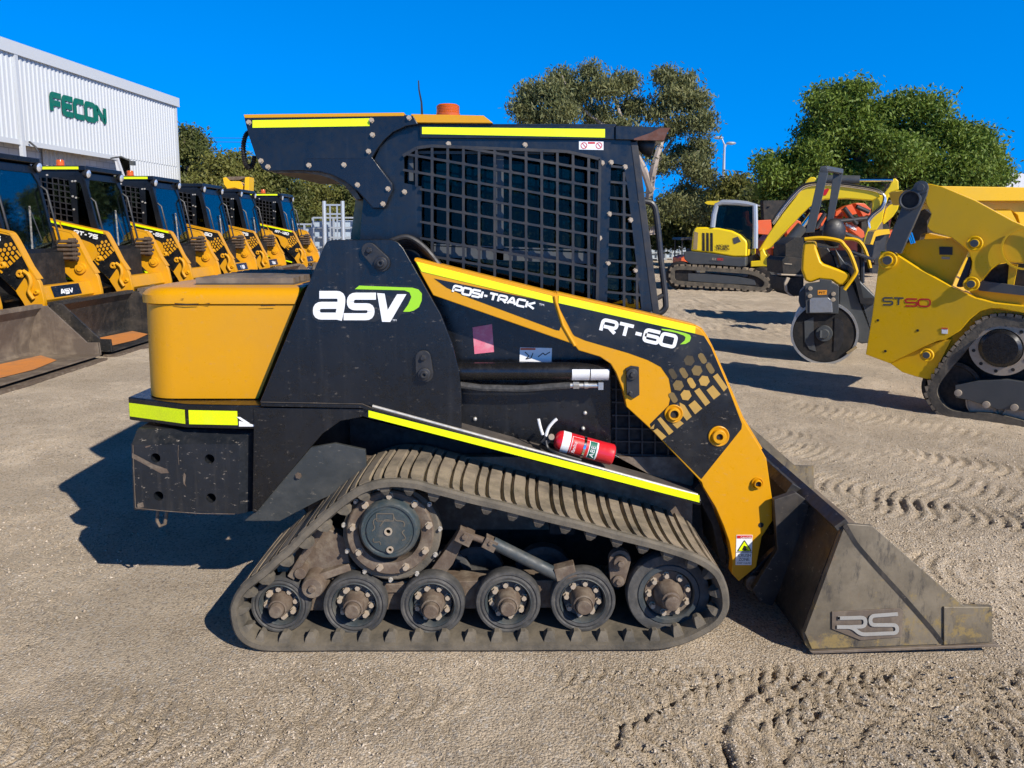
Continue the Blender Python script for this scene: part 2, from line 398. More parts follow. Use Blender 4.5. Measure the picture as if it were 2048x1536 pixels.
def resample(P, step, closed=True):
    L = [0]; k = len(P); Q = P+[P[0]] if closed else P
    for i in range(1, len(Q)): L.append(L[-1]+(Q[i]-Q[i-1]).length)
    tot = L[-1]; n = int(round(tot/step)) if step < 5 else int(step); out = []; j = 0
    for i in range(n if closed else n+1):
        s_ = tot*i/n
        while j < len(L)-2 and L[j+1] < s_: j += 1
        t = (s_-L[j])/max(1e-9, L[j+1]-L[j]); out.append(Q[j].lerp(Q[j+1], t))
    return out
def WP(pts, Y, m=0): return [W(p[0], p[1], Y, m) for p in pts]
def clip(poly, p, d):
    """parameter intervals of line p+t d inside a 2-D polygon"""
    ts = []
    for i in range(len(poly)):
        a, b = poly[i-1], poly[i]; e = (b[0]-a[0], b[1]-a[1]); den = d[0]*e[1]-d[1]*e[0]
        if abs(den) < 1e-9: continue
        t = ((a[0]-p[0])*e[1]-(a[1]-p[1])*e[0])/den; u = ((a[0]-p[0])*d[1]-(a[1]-p[1])*d[0])/den
        if 0 <= u < 1: ts.append(t)
    ts.sort(); return [(ts[i], ts[i+1]) for i in range(0, len(ts)-1, 2)]
# ------------------------------------------------------------------ main compact track loader
YC = 3.56
def mir(mb):
    r = MB(); r.v = [Vector((v.x, 2*YC-v.y, v.z)) for v in mb.v]; r.f = list(mb.f); return r
OUT = [(456,1226),(459,1208),(470,1184),(488,1164),(509,1149),(526,1135),(547,1115),(566,1100),(588,1078),(603,1062),(626,1042),(645,1025),(671,1004),(691,989),(719,972),(749,962),(781,958),(808,959),(838,963),(861,970),(894,978),(947,992),(1000,1004),(1051,1017),(1107,1031),(1158,1043),(1209,1057),(1260,1070),(1312,1083),(1362,1098),(1395,1110),(1420,1123),(1442,1142),(1455,1167),(1461,1194),(1460,1222),(1446,1248),(1423,1266),(1385,1286),(1344,1299),(1303,1304),(1200,1305),(1100,1305),(1000,1306),(900,1306),(800,1306),(700,1306),(600,1307),(540,1307),(508,1302),(480,1287),(463,1262)]
def belt(Y0, wd=.48, pts=None):
    path = resample(cr(pts or WP(OUT, 2.70), 8), .0135)
    k = len(path)
    def at(i, off, y, raised=0):
        i = i % k; i0 = int(i); t = i-i0
        p = path[i0].lerp(path[(i0+1) % k], t); d = (path[(i0+1) % k]-path[i0-1]).normalized(); nin = Vector((-d.z, 0, d.x))
        return Vector((p.x+nin.x*off*sg, Y0+y, p.z+nin.z*off*sg))
    cen = sum(path, Vector())/k; d0 = (path[1]-path[-1]).normalized(); sg = 1 if Vector((-d0.z,0,d0.x)).dot(cen-path[0]) > 0 else -1
    prof = [(0,.030),(0,.011),(.008,.003),(.026,.003),(.031,.018),(wd-.031,.018),(wd-.026,.003),(wd-.008,.003),(wd,.011),(wd,.030),(wd-.03,.040),(.03,.040)]
    mb = MB(); n = len(prof); vs = []
    for i in range(k):
        for (y, o) in prof: vs.append(at(i, o, y))
    mb.add(vs, [(i*n+j, i*n+(j+1) % n, ((i+1) % k)*n+(j+1) % n, ((i+1) % k)*n+j) for i in range(k) for j in range(n)])
    lugs = MB()
    per = k; pairs = int(round(per*.0135/.100)); u = per/pairs
    ys = [.024, .045, .08, .16, .26, .36, wd-.024]; wv = [0.0, .45, .75, .95, .85, .45, .0]
    for q in range(pairs):
        for (a, b) in ((0, .52), (.60, .93)):
            s0 = (q+a)*u; s1 = (q+b)*u; vs = []
            for y, wv_ in zip(ys, wv):
                sh = -wv_*1.0+random.uniform(-.06,.06)
                vs += [at(s0+sh-.1, .019, y), at(s0+sh+.45, .001, y), at(s1+sh-.35, .001, y), at(s1+sh+.2, .019, y)]
            m_ = len(ys); fs = [(i*4+j, i*4+j+1, i*4+j+5, i*4+j+4) for i in range(m_-1) for j in range(3)]
            fs += [(3,2,1,0), tuple((m_-1)*4+j for j in range(4))]
            lugs.add(vs, fs)
    teeth = MB(); nt_ = int(round(per*.0135/.1005)); u = per/nt_
    for q in range(nt_):
        s0 = q*u
        for (ya, yb) in ((.012, .060), (wd-.060, wd-.012)):
            tgt = teeth if ya < .1 else mb
            ym = (ya+yb)/2
            base = [at(s0-1.7,.028,ya), at(s0+1.7,.028,ya), at(s0+1.7,.038,yb), at(s0-1.7,.038,yb)]
            mid = [at(s0-1.35,.050,ya+.004), at(s0+1.35,.050,ya+.004), at(s0+1.5,.056,yb-.002), at(s0-1.5,.056,yb-.002)]
            top = [at(s0-.6,.069,ya+.016), at(s0+.6,.069,ya+.016), at(s0+.6,.070,yb-.008), at(s0-.6,.070,yb-.008)]
            tgt.add(base+mid+top, [(3,2,1,0)]+[(i,(i+1)%4,(i+1)%4+4,i+4) for i in range(4)]+[(i+4,(i+1)%4+4,(i+1)%4+8,i+8) for i in range(4)]+[(8,9,10,11)])
    return mb, teeth, lugs
def disc_bolts(mb, c, r, n, br, h, ph=0, hexa=True):
    for i in range(n):
        a = 2*math.pi*i/n+ph; mb.hexb(Vector((c[0]+r*math.cos(a), c[1], c[2]+r*math.sin(a))), br, h)

ML = thing('compact_track_loader', (W(950,1300,2.7).x, YC, 0), 'large amber and black compact track loader in side view, bucket lowered, filling the foreground', 'track loader')
IM = ML.location.copy()
# --- tracks
BELT = belt(2.70)
tr = mk('rubber_track', BELT[0], M['rubber_edge'], ML, smooth=30); mk('tread_bars', BELT[2], M['rubber'], tr, smooth=30); mk('drive_lug', BELT[1], M['rubber_edge'], tr, smooth=20)
tr2 = mk('rubber_track', mir(BELT[0]), M['rubber_edge'], ML, smooth=30); mk('tread_bars', mir(BELT[2]), M['rubber'], tr2, smooth=30); mk('drive_lug', mir(BELT[1]), M['rubber_edge'], tr2, smooth=20)
def wheel(px, py, rpx, Y, big=False, rot=0, full=True):
    c = W(px, py, Y); c2 = W(px+rpx, py, Y); R = (c2-c).length; k = R/.122; kk = 1 if not big else .95
    rim = MB().lathe(c, (0,-1,0), [(-.05,R*.72),(-.004,R*.73),(0,R*.70),(-.006,R*.66),(-.045,R*.63),(-.034,R*.58),(-.034,R*.30),(-.034,.002)], 40)
    w_ = mk('roller_wheel', rim, M['rim'], ML)
    ty = MB().lathe(c, (0,-1,0), [(-.058,R*.74),(-.058,R*.96),(-.05,R),(-.008,R),(0,R*.965),(.001,R*.90),(-.003,R*.86),(.001,R*.80),(-.002,R*.73),(-.03,R*.72)], 48, True)
    mk('tyre', ty, M['tyre'], w_)
    if full:
        hb = MB().lathe(c, (0,-1,0), [(-.034,R*.40),(-.01,R*.38),(.012,R*.33),(.030,R*.31),(.033,R*.27),(.028,R*.25),(.050,R*.23),(.054,R*.20),(.054,.001)], 28)
        mk('hub_cap', hb, M['rust'], w_)
        bo = MB(); disc_bolts(bo, (c.x, c.y+.034, c.z), R*.50, 8, .0105, .020, rot); mk('bolt', bo, M['bolt'], w_)
    return w_
for (px, py, r) in ((559,1211,59),(709,1211,64),(864,1211,65),(1016,1206,65.5),(1166,1203,65.5)):
    wheel(px, py, r, 2.775, rot=random.uniform(0,.7))
# front idler with rusty ring
c = W(1337,1189,2.79); R = (W(1337+84,1189,2.79)-c).length
rim = MB().lathe(c, (0,-1,0), [(-.05,R*.74),(0,R*.74),(.004,R*.72),(.004,R*.62),(0,R*.60),(-.03,R*.58),(-.034,R*.3),(-.034,.002)], 48)
wi = mk('front_idler_wheel', rim, M['rim'], ML)
mk('tyre', MB().lathe(c, (0,-1,0), [(-.06,R*.75),(-.06,R*.97),(-.05,R),(-.01,R),(0,R*.97),(.003,R*.80),(0,R*.745),(-.03,R*.74)], 56, True), M['tyre'], wi)
mk('hub_ring', MB().lathe(c, (0,-1,0), [(-.032,R*.34),(-.014,R*.36),(-.012,R*.56),(-.03,R*.58)], 40, True), M['rust'], wi)
mk('hub_cap', MB().lathe(c, (0,-1,0), [(-.034,R*.36),(.01,R*.34),(.035,R*.24),(.055,R*.22),(.058,R*.18),(.075,R*.17),(.078,R*.14),(.078,.001)], 32), M['rust'], wi)
bo = MB(); disc_bolts(bo, (c.x, c.y+.012, c.z), R*.47, 9, .010, .02, .3); mk('bolt', bo, M['bolt'], wi)
for (px, py, r) in ((632,1205,60),(786,1203,60),(945,1200,60),(1092,1199,60)):   # inner rollers
    cc = W(px, py, 2.775); w_ = MB()
    w_.lathe((cc.x, 3.01, .045+.118), (0,-1,0), [(-.05,.118),(0,.118),(.004,.112),(.004,.088),(-.02,.085),(-.02,.002)], 36); mk('inner_roller_wheel', w_, M['tyre'], ML)
cc = W(890,1150,3.0); mk('inner_roller_wheel', MB().lathe(cc, (0,-1,0), [(-.05,.11),(0,.11),(.003,.105),(.003,.08),(-.02,.078),(-.02,.002)], 36), M['tyre'], ML)
# --- drive hub
c = W(784,1066,2.80); sc = 1540*.96/2.80
def rr(p): return p/sc
hub = MB().lathe(c, (0,-1,0), [(-.10,rr(90)),(-.05,rr(98)),(0,rr(98)),(.004,rr(95)),(.004,rr(80)),(-.02,rr(79)),(-.03,.002)], 60)
dh = mk('drive_hub', hub, M['rubber_edge'], ML)
mk('hub_flange', MB().lathe(W(781,1063,2.79), (0,-1,0), [(-.03,rr(60)),(.014,rr(62)),(.018,rr(66)),(.018,rr(84)),(.012,rr(87)),(-.02,rr(87))], 56, True), M['rust'], dh)
cap = W(777,1062,2.73)
kk_ = 1540*.96/2.73
def r2(p): return p/kk_
mk('hub_cover', MB().lathe(cap, (0,-1,0), [(-.07,r2(62)),(-.012,r2(60)),(-.004,r2(57)),(.0,r2(55)),(0,r2(51)),(-.005,r2(49)),(-.005,r2(46)),(.002,r2(44)),(.003,.002)], 56), M['hub'], dh)
cb = MB()
cb.lathe(cap+Vector((0,-.003,0)), (0,-1,0), [(0,r2(8)),(.006,r2(8)),(.006,r2(5)),(.0,r2(4))], 20); cb.lathe(cap+Vector((.005,-.003,-.070)), (0,-1,0), [(0,r2(7)),(.006,r2(7)),(.006,r2(4)),(0,r2(3))], 20)
mk('oil_plug', cb, M['bolt'], dh)
em = MB(); ribbon(em, [(-.042,.05),(-.042,.078),(.02,.078),(.02,.05)], .004, lambda q: cap+Vector((q.x, -.0045, q.y-.01)), True, .004)
for a0, a1 in ((.3, 1.2), (-.6, .1), (2.2, 3.12), (3.6, 4.2)):
    ribbon(em, [(.060*math.cos(a0+(a1-a0)*i/6)*(1+.15*math.sin(i*1.05)), .060*math.sin(a0+(a1-a0)*i/6)*(1+.15*math.sin(i*1.05))) for i in range(7)], .004, lambda q: cap+Vector((q.x, -.0047, q.y)), False, .003)
ribbon(em, [(-.030,.02),(-.012,.045),(.006,.045)], .004, lambda q: cap+Vector((q.x, -.0049, q.y)), False, .004)
mk('cast_emblem', em, M['rubber_edge'], dh)
bo = MB(); cc = W(783,1064,2.776); disc_bolts(bo, cc, rr(76), 9, .011, .022, .2); mk('bolt', bo, M['bolt'], dh)
bo = MB(); cc = W(784,1066,2.798); disc_bolts(bo, cc, rr(97), 11, .007, .016, .1); mk('bolt', bo, M['boltb'], dh)
# --- undercarriage frame
fr_ = MB()
fr_.plate(WP([(590,1165),(1190,1160),(1190,1215),(590,1222)], 2.84), (0,.10,0))
fr_.box((W(600,1100,3).x,3.14,.30),(W(1400,1100,3).x,3.18,.62))
fr_.plate(WP([(560,1180),(600,1085),(640,1050),(690,1075),(700,1130),(760,1168),(840,1168),(905,1080),(918,1058),(936,1066),(905,1130),(870,1172),(850,1185),(730,1187),(640,1150),(600,1190)], 2.83), (0,.05,0))
fr_.bar(W(585,1150,2.80), W(655,1035,2.80), .03, .06, (0,1,0))
fr_.bar(W(620,1158,2.80), W(700,1130,2.84), .03, .05, (0,1,0))
mk('undercarriage_frame', fr_, M['rust'], ML, bevel=.004)
rod = MB(); a = W(985,1085,2.80); b = W(1120,1152,2.80); rod.cyl(a, b, .0235, 18); mk('track_strut', rod, M['rim'], ML)
rod = MB(); rod.cyl(W(930,1068,2.80), W(990,1089,2.80), .013, 12); rod.bar(W(915,1064,2.80), W(944,1078,2.80), .05, .055, (0,1,0)); rod.bar(W(968,1080,2.80), W(992,1092,2.80), .042, .046, (0,1,0))
rod.hexb(W(930,1072,2.775), .013, .014); rod.hexb(W(980,1086,2.78), .008, .01)
rod.bar(W(1110,1146,2.80), W(1150,1136,2.80), .05, .05, (0,1,0))
mk('tension_adjuster', rod, M['rust'], ML, bevel=.003)
sh = MB(); A_ = W(1240,1122,2.79); B_ = W(1236,1160,2.79)
sh.plate([A_+Vector((math.cos(t)*.042,0,math.sin(t)*.042)) for t in [math.pi*i/8 for i in range(9)]]+[B_+Vector((math.cos(t)*.03,0,math.sin(t)*.03)) for t in [math.pi+math.pi*i/8 for i in range(9)]], (0,.035,0))
sh.lathe(A_, (0,-1,0), [(0,.028),(.02,.026),(.022,.012),(.035,.012),(.035,.001)], 20); sh.lathe(B_, (0,-1,0), [(0,.022),(.014,.022),(.016,.012),(.026,.01),(.026,.001)], 20)
sh.lathe(W(625,1175,2.76), (0,-1,0), [(-.08,.05),(0,.042),(.01,.038),(.01,.014),(.022,.012),(.022,.001)], 24); sh.lathe(W(600,1148,2.76), (0,-1,0), [(-.06,.022),(0,.022),(0,.001)], 16)
mk('pivot_link', sh, M['rust'], ML, bevel=.002)
# --- chassis
ch = MB(); ch.plate(WP([(560,800),(900,790),(1360,960),(1380,1090),(1250,1130),(700,1130),(600,1010)], 3.26), (0,.60,0))
mk('chassis', ch, M['dark'], ML)
ax_ = MB(); ax_.box((W(700,1100,3).x,3.02,.42),(W(790,1100,3).x,4.0,.50)); ax_.box((W(1100,1100,3).x,3.02,.33),(W(1150,1100,3).x,4.0,.40))
mk('axle', ax_, M['dark'], ML)
# --- fender: one bent sheet with the near lip, both sides
DE = [(521,806),(724,810),(742,818),(1403,1000)]
f_ = MB(); pn = WP(DE, 2.98)
dep = lambda p, y, dz=0: Vector((p.x, y, p.z+dz))
f_.plate([dep(p,2.98) for p in pn]+[dep(p,2.98,-.014) for p in reversed(pn)], (0,.18,0))
pl_ = [(737,820),(1402,1001),(1402,1010),(1396,1010),(1300,983),(900,872),(742,838),(724,832)]
f_.plate(WP(pl_, 2.976), (0,.012,0))
# body side behind the lip with wheel arch
f_.plate(WP([(508,815),(740,818),(724,834),(681,842),(646,867),(621,895),(513,1024),(505,1024)], 2.99), (0,.22,0))
fd = mk('fender', f_, M['black'], ML, bevel=.002)
mk('fender', mir(f_), M['black'], ML)
dk = MB(); dk.plate([dep(p,2.988,.0022) for p in pn]+[dep(p,2.988,.001) for p in reversed(pn)], (0,.17,0)); mk('dusty_deck', dk, M['deck'], fd)
hs_ = MB(); hs_.cyl(W(745,812,2.995), W(1395,990,2.995), .006, 8); mk('deck_edge_strip', hs_, M['boltb'], fd)
tp = MB(); tp.plate(WP([(737,821),(1399,991),(1399,1005),(737,834)], 2.9735), (0,.002,0)); mk('reflective_tape', tp, M['tape'], fd)
iw = MB(); iw.plate(WP([(700,830),(1400,1000),(1410,1100),(1390,1095),(900,960),(700,900)], 3.21), (0,.02,0)); mk('wheel_arch_liner', iw, M['dark'], ML)
gp = MB(); gp.plate(WP([(488,1042),(513,1022),(622,895),(670,887),(730,900),(735,960),(640,1000),(560,1042)], 3.), (0,.02,0)); g_ = mk('side_flap', gp, M['green_grey'], ML, bevel=.002)
bo = MB(); bo.hexb(W(597,951,2.998), .010, .012); mk('bolt', bo, M['rust'], g_)
# --- rear bumper ledge and counterweight
bp = MB()
plan = [(258,3.15),(372,3.02),(478,3.),(522,3.)]
top = [W(x, 0, Y) for x, Y in plan]
def ring(z): return [Vector((W(px,830,Y).x, Y, z)) for px, Y in plan]
zt = W(400,808,3.02).z; zb = W(400,856,3.02).z
pr = ring(zt)+[Vector((W(522,830,3.).x,4.04,zt)), Vector((W(372,830,3.02).x,4.02,zt)), Vector((W(258,830,3.15).x,3.89,zt))]
bp.plate(pr, (0,0,zb-zt)); rb_ = mk('rear_bumper', bp, M['black'], ML, bevel=.006)
for (a, b) in (((258,3.15),(370,3.0225)), ((376,3.0185),(475,3.002))):
    t_ = MB(); A = Vector((W(a[0]+2,830,a[1]).x, a[1]-.003, 0)); B = Vector((W(b[0],830,b[1]).x, b[1]-.003, 0)); z1 = W(420,821,3.01).z; z0 = W(420,849,3.01).z
    t_.plate([Vector((A.x,A.y,z0)),Vector((B.x,B.y,z0)),Vector((B.x,B.y,z1)),Vector((A.x,A.y,z1))], (0,.002,0)); mk('reflective_tape', t_, M['tape'], rb_)
t_ = MB(); t_.plate(WP([(478,842),(508,850),(510,853),(478,853)], 2.9975), (0,.002,0)); t_.plate(WP([(473,834),(480,834),(500,847),(492,848)], 2.9965), (0,.001,0)); mk('torn_sticker', t_, M['white'], rb_)
cw = MB()
Yc = 2.79
P0 = WP([(264,856),(506,866),(513,1027),(269,1018)], 3.02); xl = P0[0].x; xr = P0[1].x; zt = W(300,862,3.02).z-.002; zb = W(400,1025,3.02).z
zc = W(400,888,2.79).z
xs = W(480,900,2.79).x
def cwface():
    hs4 = [(311,916),(419,918),(317,992),(422,996)]
    fl = [W(265,888,3.02), W(478,888,3.01), W(478,1028,3.01), W(270,1018,3.02)]
    fl = [Vector((p.x,3.01,p.z)) for p in fl]
    return fl, hs4
fl, hs4 = cwface()
holes = []
for hx, hy in hs4:
    hc = W(hx, hy, 3.01); holes.append([hc+Vector((math.cos(-t)*.020,0,math.sin(-t)*.020)) for t in [2*math.pi*i/16 for i in range(16)]])
cw.plate(fl, (0,.10,0), holes)
cwo = mk('counterweight', cw, M['weight'], ML)
c2 = MB(); c2.plate([Vector((p.x,3.112,p.z)) for p in fl], (0,.9,0))
# chamfers
a0, a1, a2, a3 = fl
zt1 = zt
c2.add([a0, a1, Vector((a1.x+.055,3.05,zt1)), Vector((a0.x,3.07,zt1)), Vector((a0.x,3.9,zt1)), Vector((a1.x+.055,3.9,zt1))], [(0,1,2,3),(3,2,5,4)])
c2.add([a1, a2, Vector((a2.x+.055,3.05,a2.z)), Vector((a1.x+.055,3.05,zt1)), Vector((a2.x+.055,3.9,a2.z)), Vector((a1.x+.055,3.9,zt1))], [(0,3,2,1),(2,3,5,4)])
c2.add([a2, a3, Vector((a3.x,3.9,a3.z)), Vector((a2.x+.055,3.9,a2.z)), Vector((a2.x+.055,3.05,a2.z))], [(0,1,2,3,4)])
c2.add([a0, a3, Vector((a3.x,3.9,a3.z)), Vector((a0.x,3.9,zt1)), Vector((a0.x,3.07,zt1))], [(0,1,2,3,4)])
mk('weight_casing', c2, M['weight'], cwo, bevel=.003)
gg_ = MB()
for P_ in ([(264,906),(280,914),(306,928),(334,938),(338,946),(322,947),(300,935),(276,922),(264,916)], [(368,945),(372,950),(370,966),(373,974),(367,968),(366,955)], [(274,1008),(286,1004),(288,1014),(276,1017)], [(290,893),(302,890),(300,893),(291,896)]): gg_.sheet(WP(P_, 3.0085))
ribbon(gg_, [(266,890),(268,950),(271,1016),(330,1022),(400,1027),(470,1028)], 1.6, lambda q: W(q.x,q.y,3.0082), False, 2)
ribbon(gg_, [(357,890),(356,910),(358,930)], .8, lambda q: W(q.x,q.y,3.0079), False, 2)
mk('scraped_metal', gg_, M['rust'], cwo)
hk = MB(); hk.tube([W(x,y,3.07) for x, y in ((316,1020),(314,1042),(320,1052),(330,1048),(334,1022))], .007, 8); mk('tow_loop', hk, M['rust'], cwo)
# --- engine hood: rounded plan, loft upwards
def hood_ring(z, grow=0, corner=.16, taper=0):
    xl = W(286,600,3.21).x+taper; xr = W(640,600,3.05).x; y0 = 3.095-grow+taper*.6; y1 = 4.12+grow-taper*.6; xl -= grow
    pts = [Vector((xr,y0,z))]
    for i in range(9):
        a = -math.pi/2-i*math.pi/16; pts.append(Vector((xl+corner+corner*math.cos(a), y0+corner+corner*math.sin(a), z)))
    for i in range(9):
        a = math.pi-i*math.pi/16; pts.append(Vector((xl+corner+corner*math.cos(a), y1-corner+corner*math.sin(a), z)))
    pts.append(Vector((xr,y1,z))); return pts
z_b = W(310,797,3.1).z; z_l = W(300,608,3.1).z; z_t = W(300,580,3.1).z
rings = [hood_ring(z_b, 0, .15, W(301,797,3.21).x-W(286,600,3.21).x), hood_ring(z_l-.004, 0, .16, .008), hood_ring(z_l-.002, -.004, .16, .008), hood_ring(z_l+.001, .004, .16), hood_ring(z_l+.035, .004, .16), hood_ring(z_t-.004, -.004, .15, .008), hood_ring(z_t+.006, -.02, .14, .012), hood_ring(z_t+.011, -.045, .12, .012)]
hd = MB(); n = len(rings[0]); hd.add([p for r_ in rings for p in r_], [(i*n+j, i*n+(j+1) % n, (i+1)*n+(j+1) % n, (i+1)*n+j) for i in range(len(rings)-1) for j in range(n)]+[tuple(range(n)), tuple((len(rings)-1)*n+j for j in range(n))])
# cut the front end along the sloping gap: shift x of front points with height
xf0 = W(516,797,3.095).x; xf1 = W(602,574,3.095).x
for v in hd.v:
    if v.x > xf0+.02:
        t = (v.z-z_b)/(z_t-z_b); v.x = xf0+(xf1-xf0)*t
hood = mk('engine_hood', hd, M['amber'], ML, smooth=40)
gr = MB(); xg0 = W(355,575,3.07).x; xg1 = W(572,560,3.3).x
gr.box((xg0,3.24,z_t+.008),(xg1+.05,3.86,z_t+.016))
mk('hood_grille', gr, M['deck'], hood)
gr = MB()
for i in range(9):
    y = 3.25+i*.083; gr.box((xg0,y,z_t+.0165),(xg1+.045,y+.030,z_t+.040))
mk('grille_slat', gr, M['bucket_brown'], hood)
rs_ = MB(); rs_.plate([Vector((W(555,573,3.05).x,y_,z_t+.011+dz)) for y_, dz in ((3.08,0),(3.17,0),(3.17,.0))], (.12,0,0)) if False else None
rz = MB(); rz.add([Vector((W(470,575,3.07).x,3.08,z_t+.010)),Vector((W(600,575,3.07).x,3.08,z_t+.012)),Vector((W(600,575,3.07).x,3.22,z_t+.05)),Vector((W(560,575,3.07).x,3.22,z_t+.04))], [(0,1,2,3)])

st = MB(); st.plate(WP([(313,742),(320,741),(321,752),(314,753)], 3.16), (0,.002,0)); mk('small_sticker', st, M['white'], hood)
bz = MB(); bz.plate(WP([(600,574),(645,560),(650,500),(560,810),(514,805)], 3.17), (0,.8,0)); mk('firewall', bz, M['dark'], ML)
cm_ = MB()
for P_ in ([(348,606),(372,607.5),(398,607),(396,609),(370,610),(350,608)], [(520,611),(552,610),(550,612),(522,612.5)], [(408,606.5),(420,606),(419,608)], [(360,598),(368,597),(366,599)]): cm_.sheet(WP(P_, 3.0855))
mk('paint_chip', cm_, M['dark'], hood)

# --- towers
TW = [(648,492),(653,484),(663,480),(783,479),(795,484),(806,496),(881,628),(904,687),(918,741),(923,792),(923,857),(740,812),(724,809),(519,806)]
tw = MB(); tw.plate(WP(TW, 2.995), (0,.022,0)); T1 = mk('tower', tw, M['black'], ML, bevel=.003)
tb = MB(); tb.plate([Vector((p.x, 3.017, p.z)) for p in WP([(519,806),(540,806),(668,482),(650,488)], 2.995)], (0,.22,0)); mk('tower_rear_plate', tb, M['black'], T1)
mk('tower', mir(tw), M['black'], ML)
lk = MB()
def linkplate(a, b, ra, rb2, Y, off=.012):
    A = W(*a, Y); B = W(*b, Y); d = (B-A); an = math.atan2(d.z, d.x)
    pts = [A+Vector((math.cos(an+math.pi/2+math.pi*i/8)*ra,0,math.sin(an+math.pi/2+math.pi*i/8)*ra)) for i in range(9)]+[B+Vector((math.cos(an-math.pi/2+math.pi*i/8)*rb2,0,math.sin(an-math.pi/2+math.pi*i/8)*rb2)) for i in range(9)]
    return pts
for a, b in (((738,501),(762,526)), ((846,716),(849,748))):
    lk.plate(linkplate(a, b, .030, .034, 2.977), (0,.018,0)); lk.lathe(W(b[0],b[1],2.977), (0,-1,0), [(0,.026),(.012,.025),(.014,.014),(.022,.014),(.022,.006),(.01,.005)], 24)
    lk.hexb(W(a[0],a[1],2.977), .010, .014)
mk('pivot_pin', lk, M['plastic'], T1, bevel=.002)
# asv badge
lo_ = MB(); bk = MB()
def PX(pts, off): return [W(600+p[0]*.2344, 470+p[1]*.2344, 2.995-off) for p in pts]
bk.plate(PX([(165,460),(340,460),(395,500),(440,480),(480,430),(520,410),(1000,435),(1040,470),(1045,540),(1020,620),(960,665),(860,680),(820,755),(700,755),(680,720),(640,740),(150,745),(105,710),(90,650),(110,600),(150,570)], .0025), (0,.002,0))
def pstroke(mb, pts, th, off, rc=60, closed=False):
    ribbon(mb, pts, th, lambda q: W(600+q.x*.2344, 470+q.y*.2344, 2.995-off), closed, rc)
pstroke(lo_, [(165,510),(355,510),(352,600),(325,725)], 66, .0040, 75); pstroke(lo_, [(325,692),(140,692),(140,600),(345,600)], 60, .0043, 70)
pstroke(lo_, [(648,522),(432,522),(428,612),(608,612),(604,697),(372,697)], 60, .0046, 66)
lo_.plate(PX([(658,495),(722,500),(748,640),(828,505),(908,505),(770,742),(700,740)], .0044), (0,.0005,0))
mk('logo_backing', bk, M['decal'], T1); mk('logo_lettering', lo_, M['white'], T1)
gs = MB(); gs.plate(PX([(505,432),(960,450),(1010,465),(1040,500),(1038,560),(1015,615),(970,645),(930,655),(880,655),(925,590),(950,530),(935,490),(890,472),(468,462)], .0047), (0,.001,0)); mk('logo_swoosh', gs, M['green'], T1)
tmk = MB(); bfont(tmk, 'TM', frame(785,642,793,642,3.5,2.995,0,.003)); mk('logo_mark', tmk, M['white'], T1)
# --- lift arms
ARM = [(1390,652),(1402,659),(1412,673),(1424,696),(1454,764),(1485,837),(1524,901),(1533,917),(1536,938),(1545,1001),(1545,1042),(1524,1074),(1517,1111),(1513,1134),(1478,1163),(1463,1147),(1465,1124),(1458,1083),(1447,1052),(1431,1015),(1406,974),(1403,965),(1303,860),(1253,814),(1246,783),(1232,746),(1221,728),(1200,714),(1157,701),(1148,689),(866,591),(843,550),(828,520),(1108,589)]
AY = 3.03
ar = MB(); ar.plate(WP(ARM, AY), (0,.05,0)); A1 = mk('lift_arm', ar, M['amber'], ML, bevel=.004)
mk('lift_arm', mir(ar), M['amber'], ML)
lip = MB(); q = WP([(828,519),(1108,589),(1113,588),(1390,652),(1402,658),(1412,672),(1424,695),(1454,763),(1485,836),(1524,900)], AY)
for i in range(len(q)-1): lip.bar(q[i]+Vector((0,.05,.0)), q[i+1]+Vector((0,.05,.0)), .085, .012, (0,0,1))
sm_ = WP([(1110,592),(1112,604),(1126,650),(1150,692)], AY-.001); lip.tube(sm_, .007, 8)
mk('arm_edge_flange', lip, M['amber'], A1, bevel=.002)
d1 = [(868,557),(1107,606),(1122,652),(1119,661),(1112,660),(940,596),(893,575)]
d2 = [(1114,606),(1389,667),(1408,672),(1422,694),(1452,764),(1484,848),(1483,858),(1403,958),(1303,858),(1300,848),(1318,830),(1338,810),(1343,785),(1338,757),(1322,734),(1296,720),(1257,706),(1171,681),(1150,672),(1146,668)]
dc = MB(); dc.plate(WP(d1, AY-.0015), (0,.001,0)); dc.plate(WP(d2, AY-.0015), (0,.001,0)); mk('black_decal', dc, M['decal'], A1)
tp = MB(); tp.plate(WP([(832,523),(1104,592),(1106,606),(843,543)], AY-.002), (0,.001,0)); tp.plate(WP([(1118,591),(1391,653),(1390,667),(1117,606)], AY-.002), (0,.001,0)); mk('reflective_tape', tp, M['tape'], A1)
lt = MB(); letters(lt, 'POSI-TRACK', frame(903,585,1073,621,17.5,AY,0,.003), .25, .20, .25, .18, {'I': .1, '-': .5}); letters(lt, 'RT-60', frame(1197,663,1357,700,30,AY,0,.003), .235, .18, .25, .22, {'-': .55}); mk('lettering', lt, M['white'], A1)
tmk = MB(); bfont(tmk, 'TM', frame(1078,610,1088,612,4,AY,0,.003)); mk('lettering', tmk, M['white'], A1)
def Z4(pts): return [(1280+x/5.486, 640+y/5.486) for x, y in pts]
gs = MB(); gs.plate(WP(Z4([(235,95),(330,105),(500,145),(550,165),(560,195),(545,235),(500,262),(440,268),(490,225),(500,190),(480,170),(400,140),(240,108)]), AY-.003), (0,.001,0)); mk('logo_swoosh', gs, M['green'], A1)
hx = [(540,445,'h',.2),(685,420,'o',.3),(480,580,'o',.4),(625,555,'h',.6),(770,530,'o',.7),(420,718,'h',.6),(565,690,'o',.8),(705,668,'h',.9),(505,825,'h',.8),(360,590,'o',.2),(365,850,'o',.6)]
lv = {}
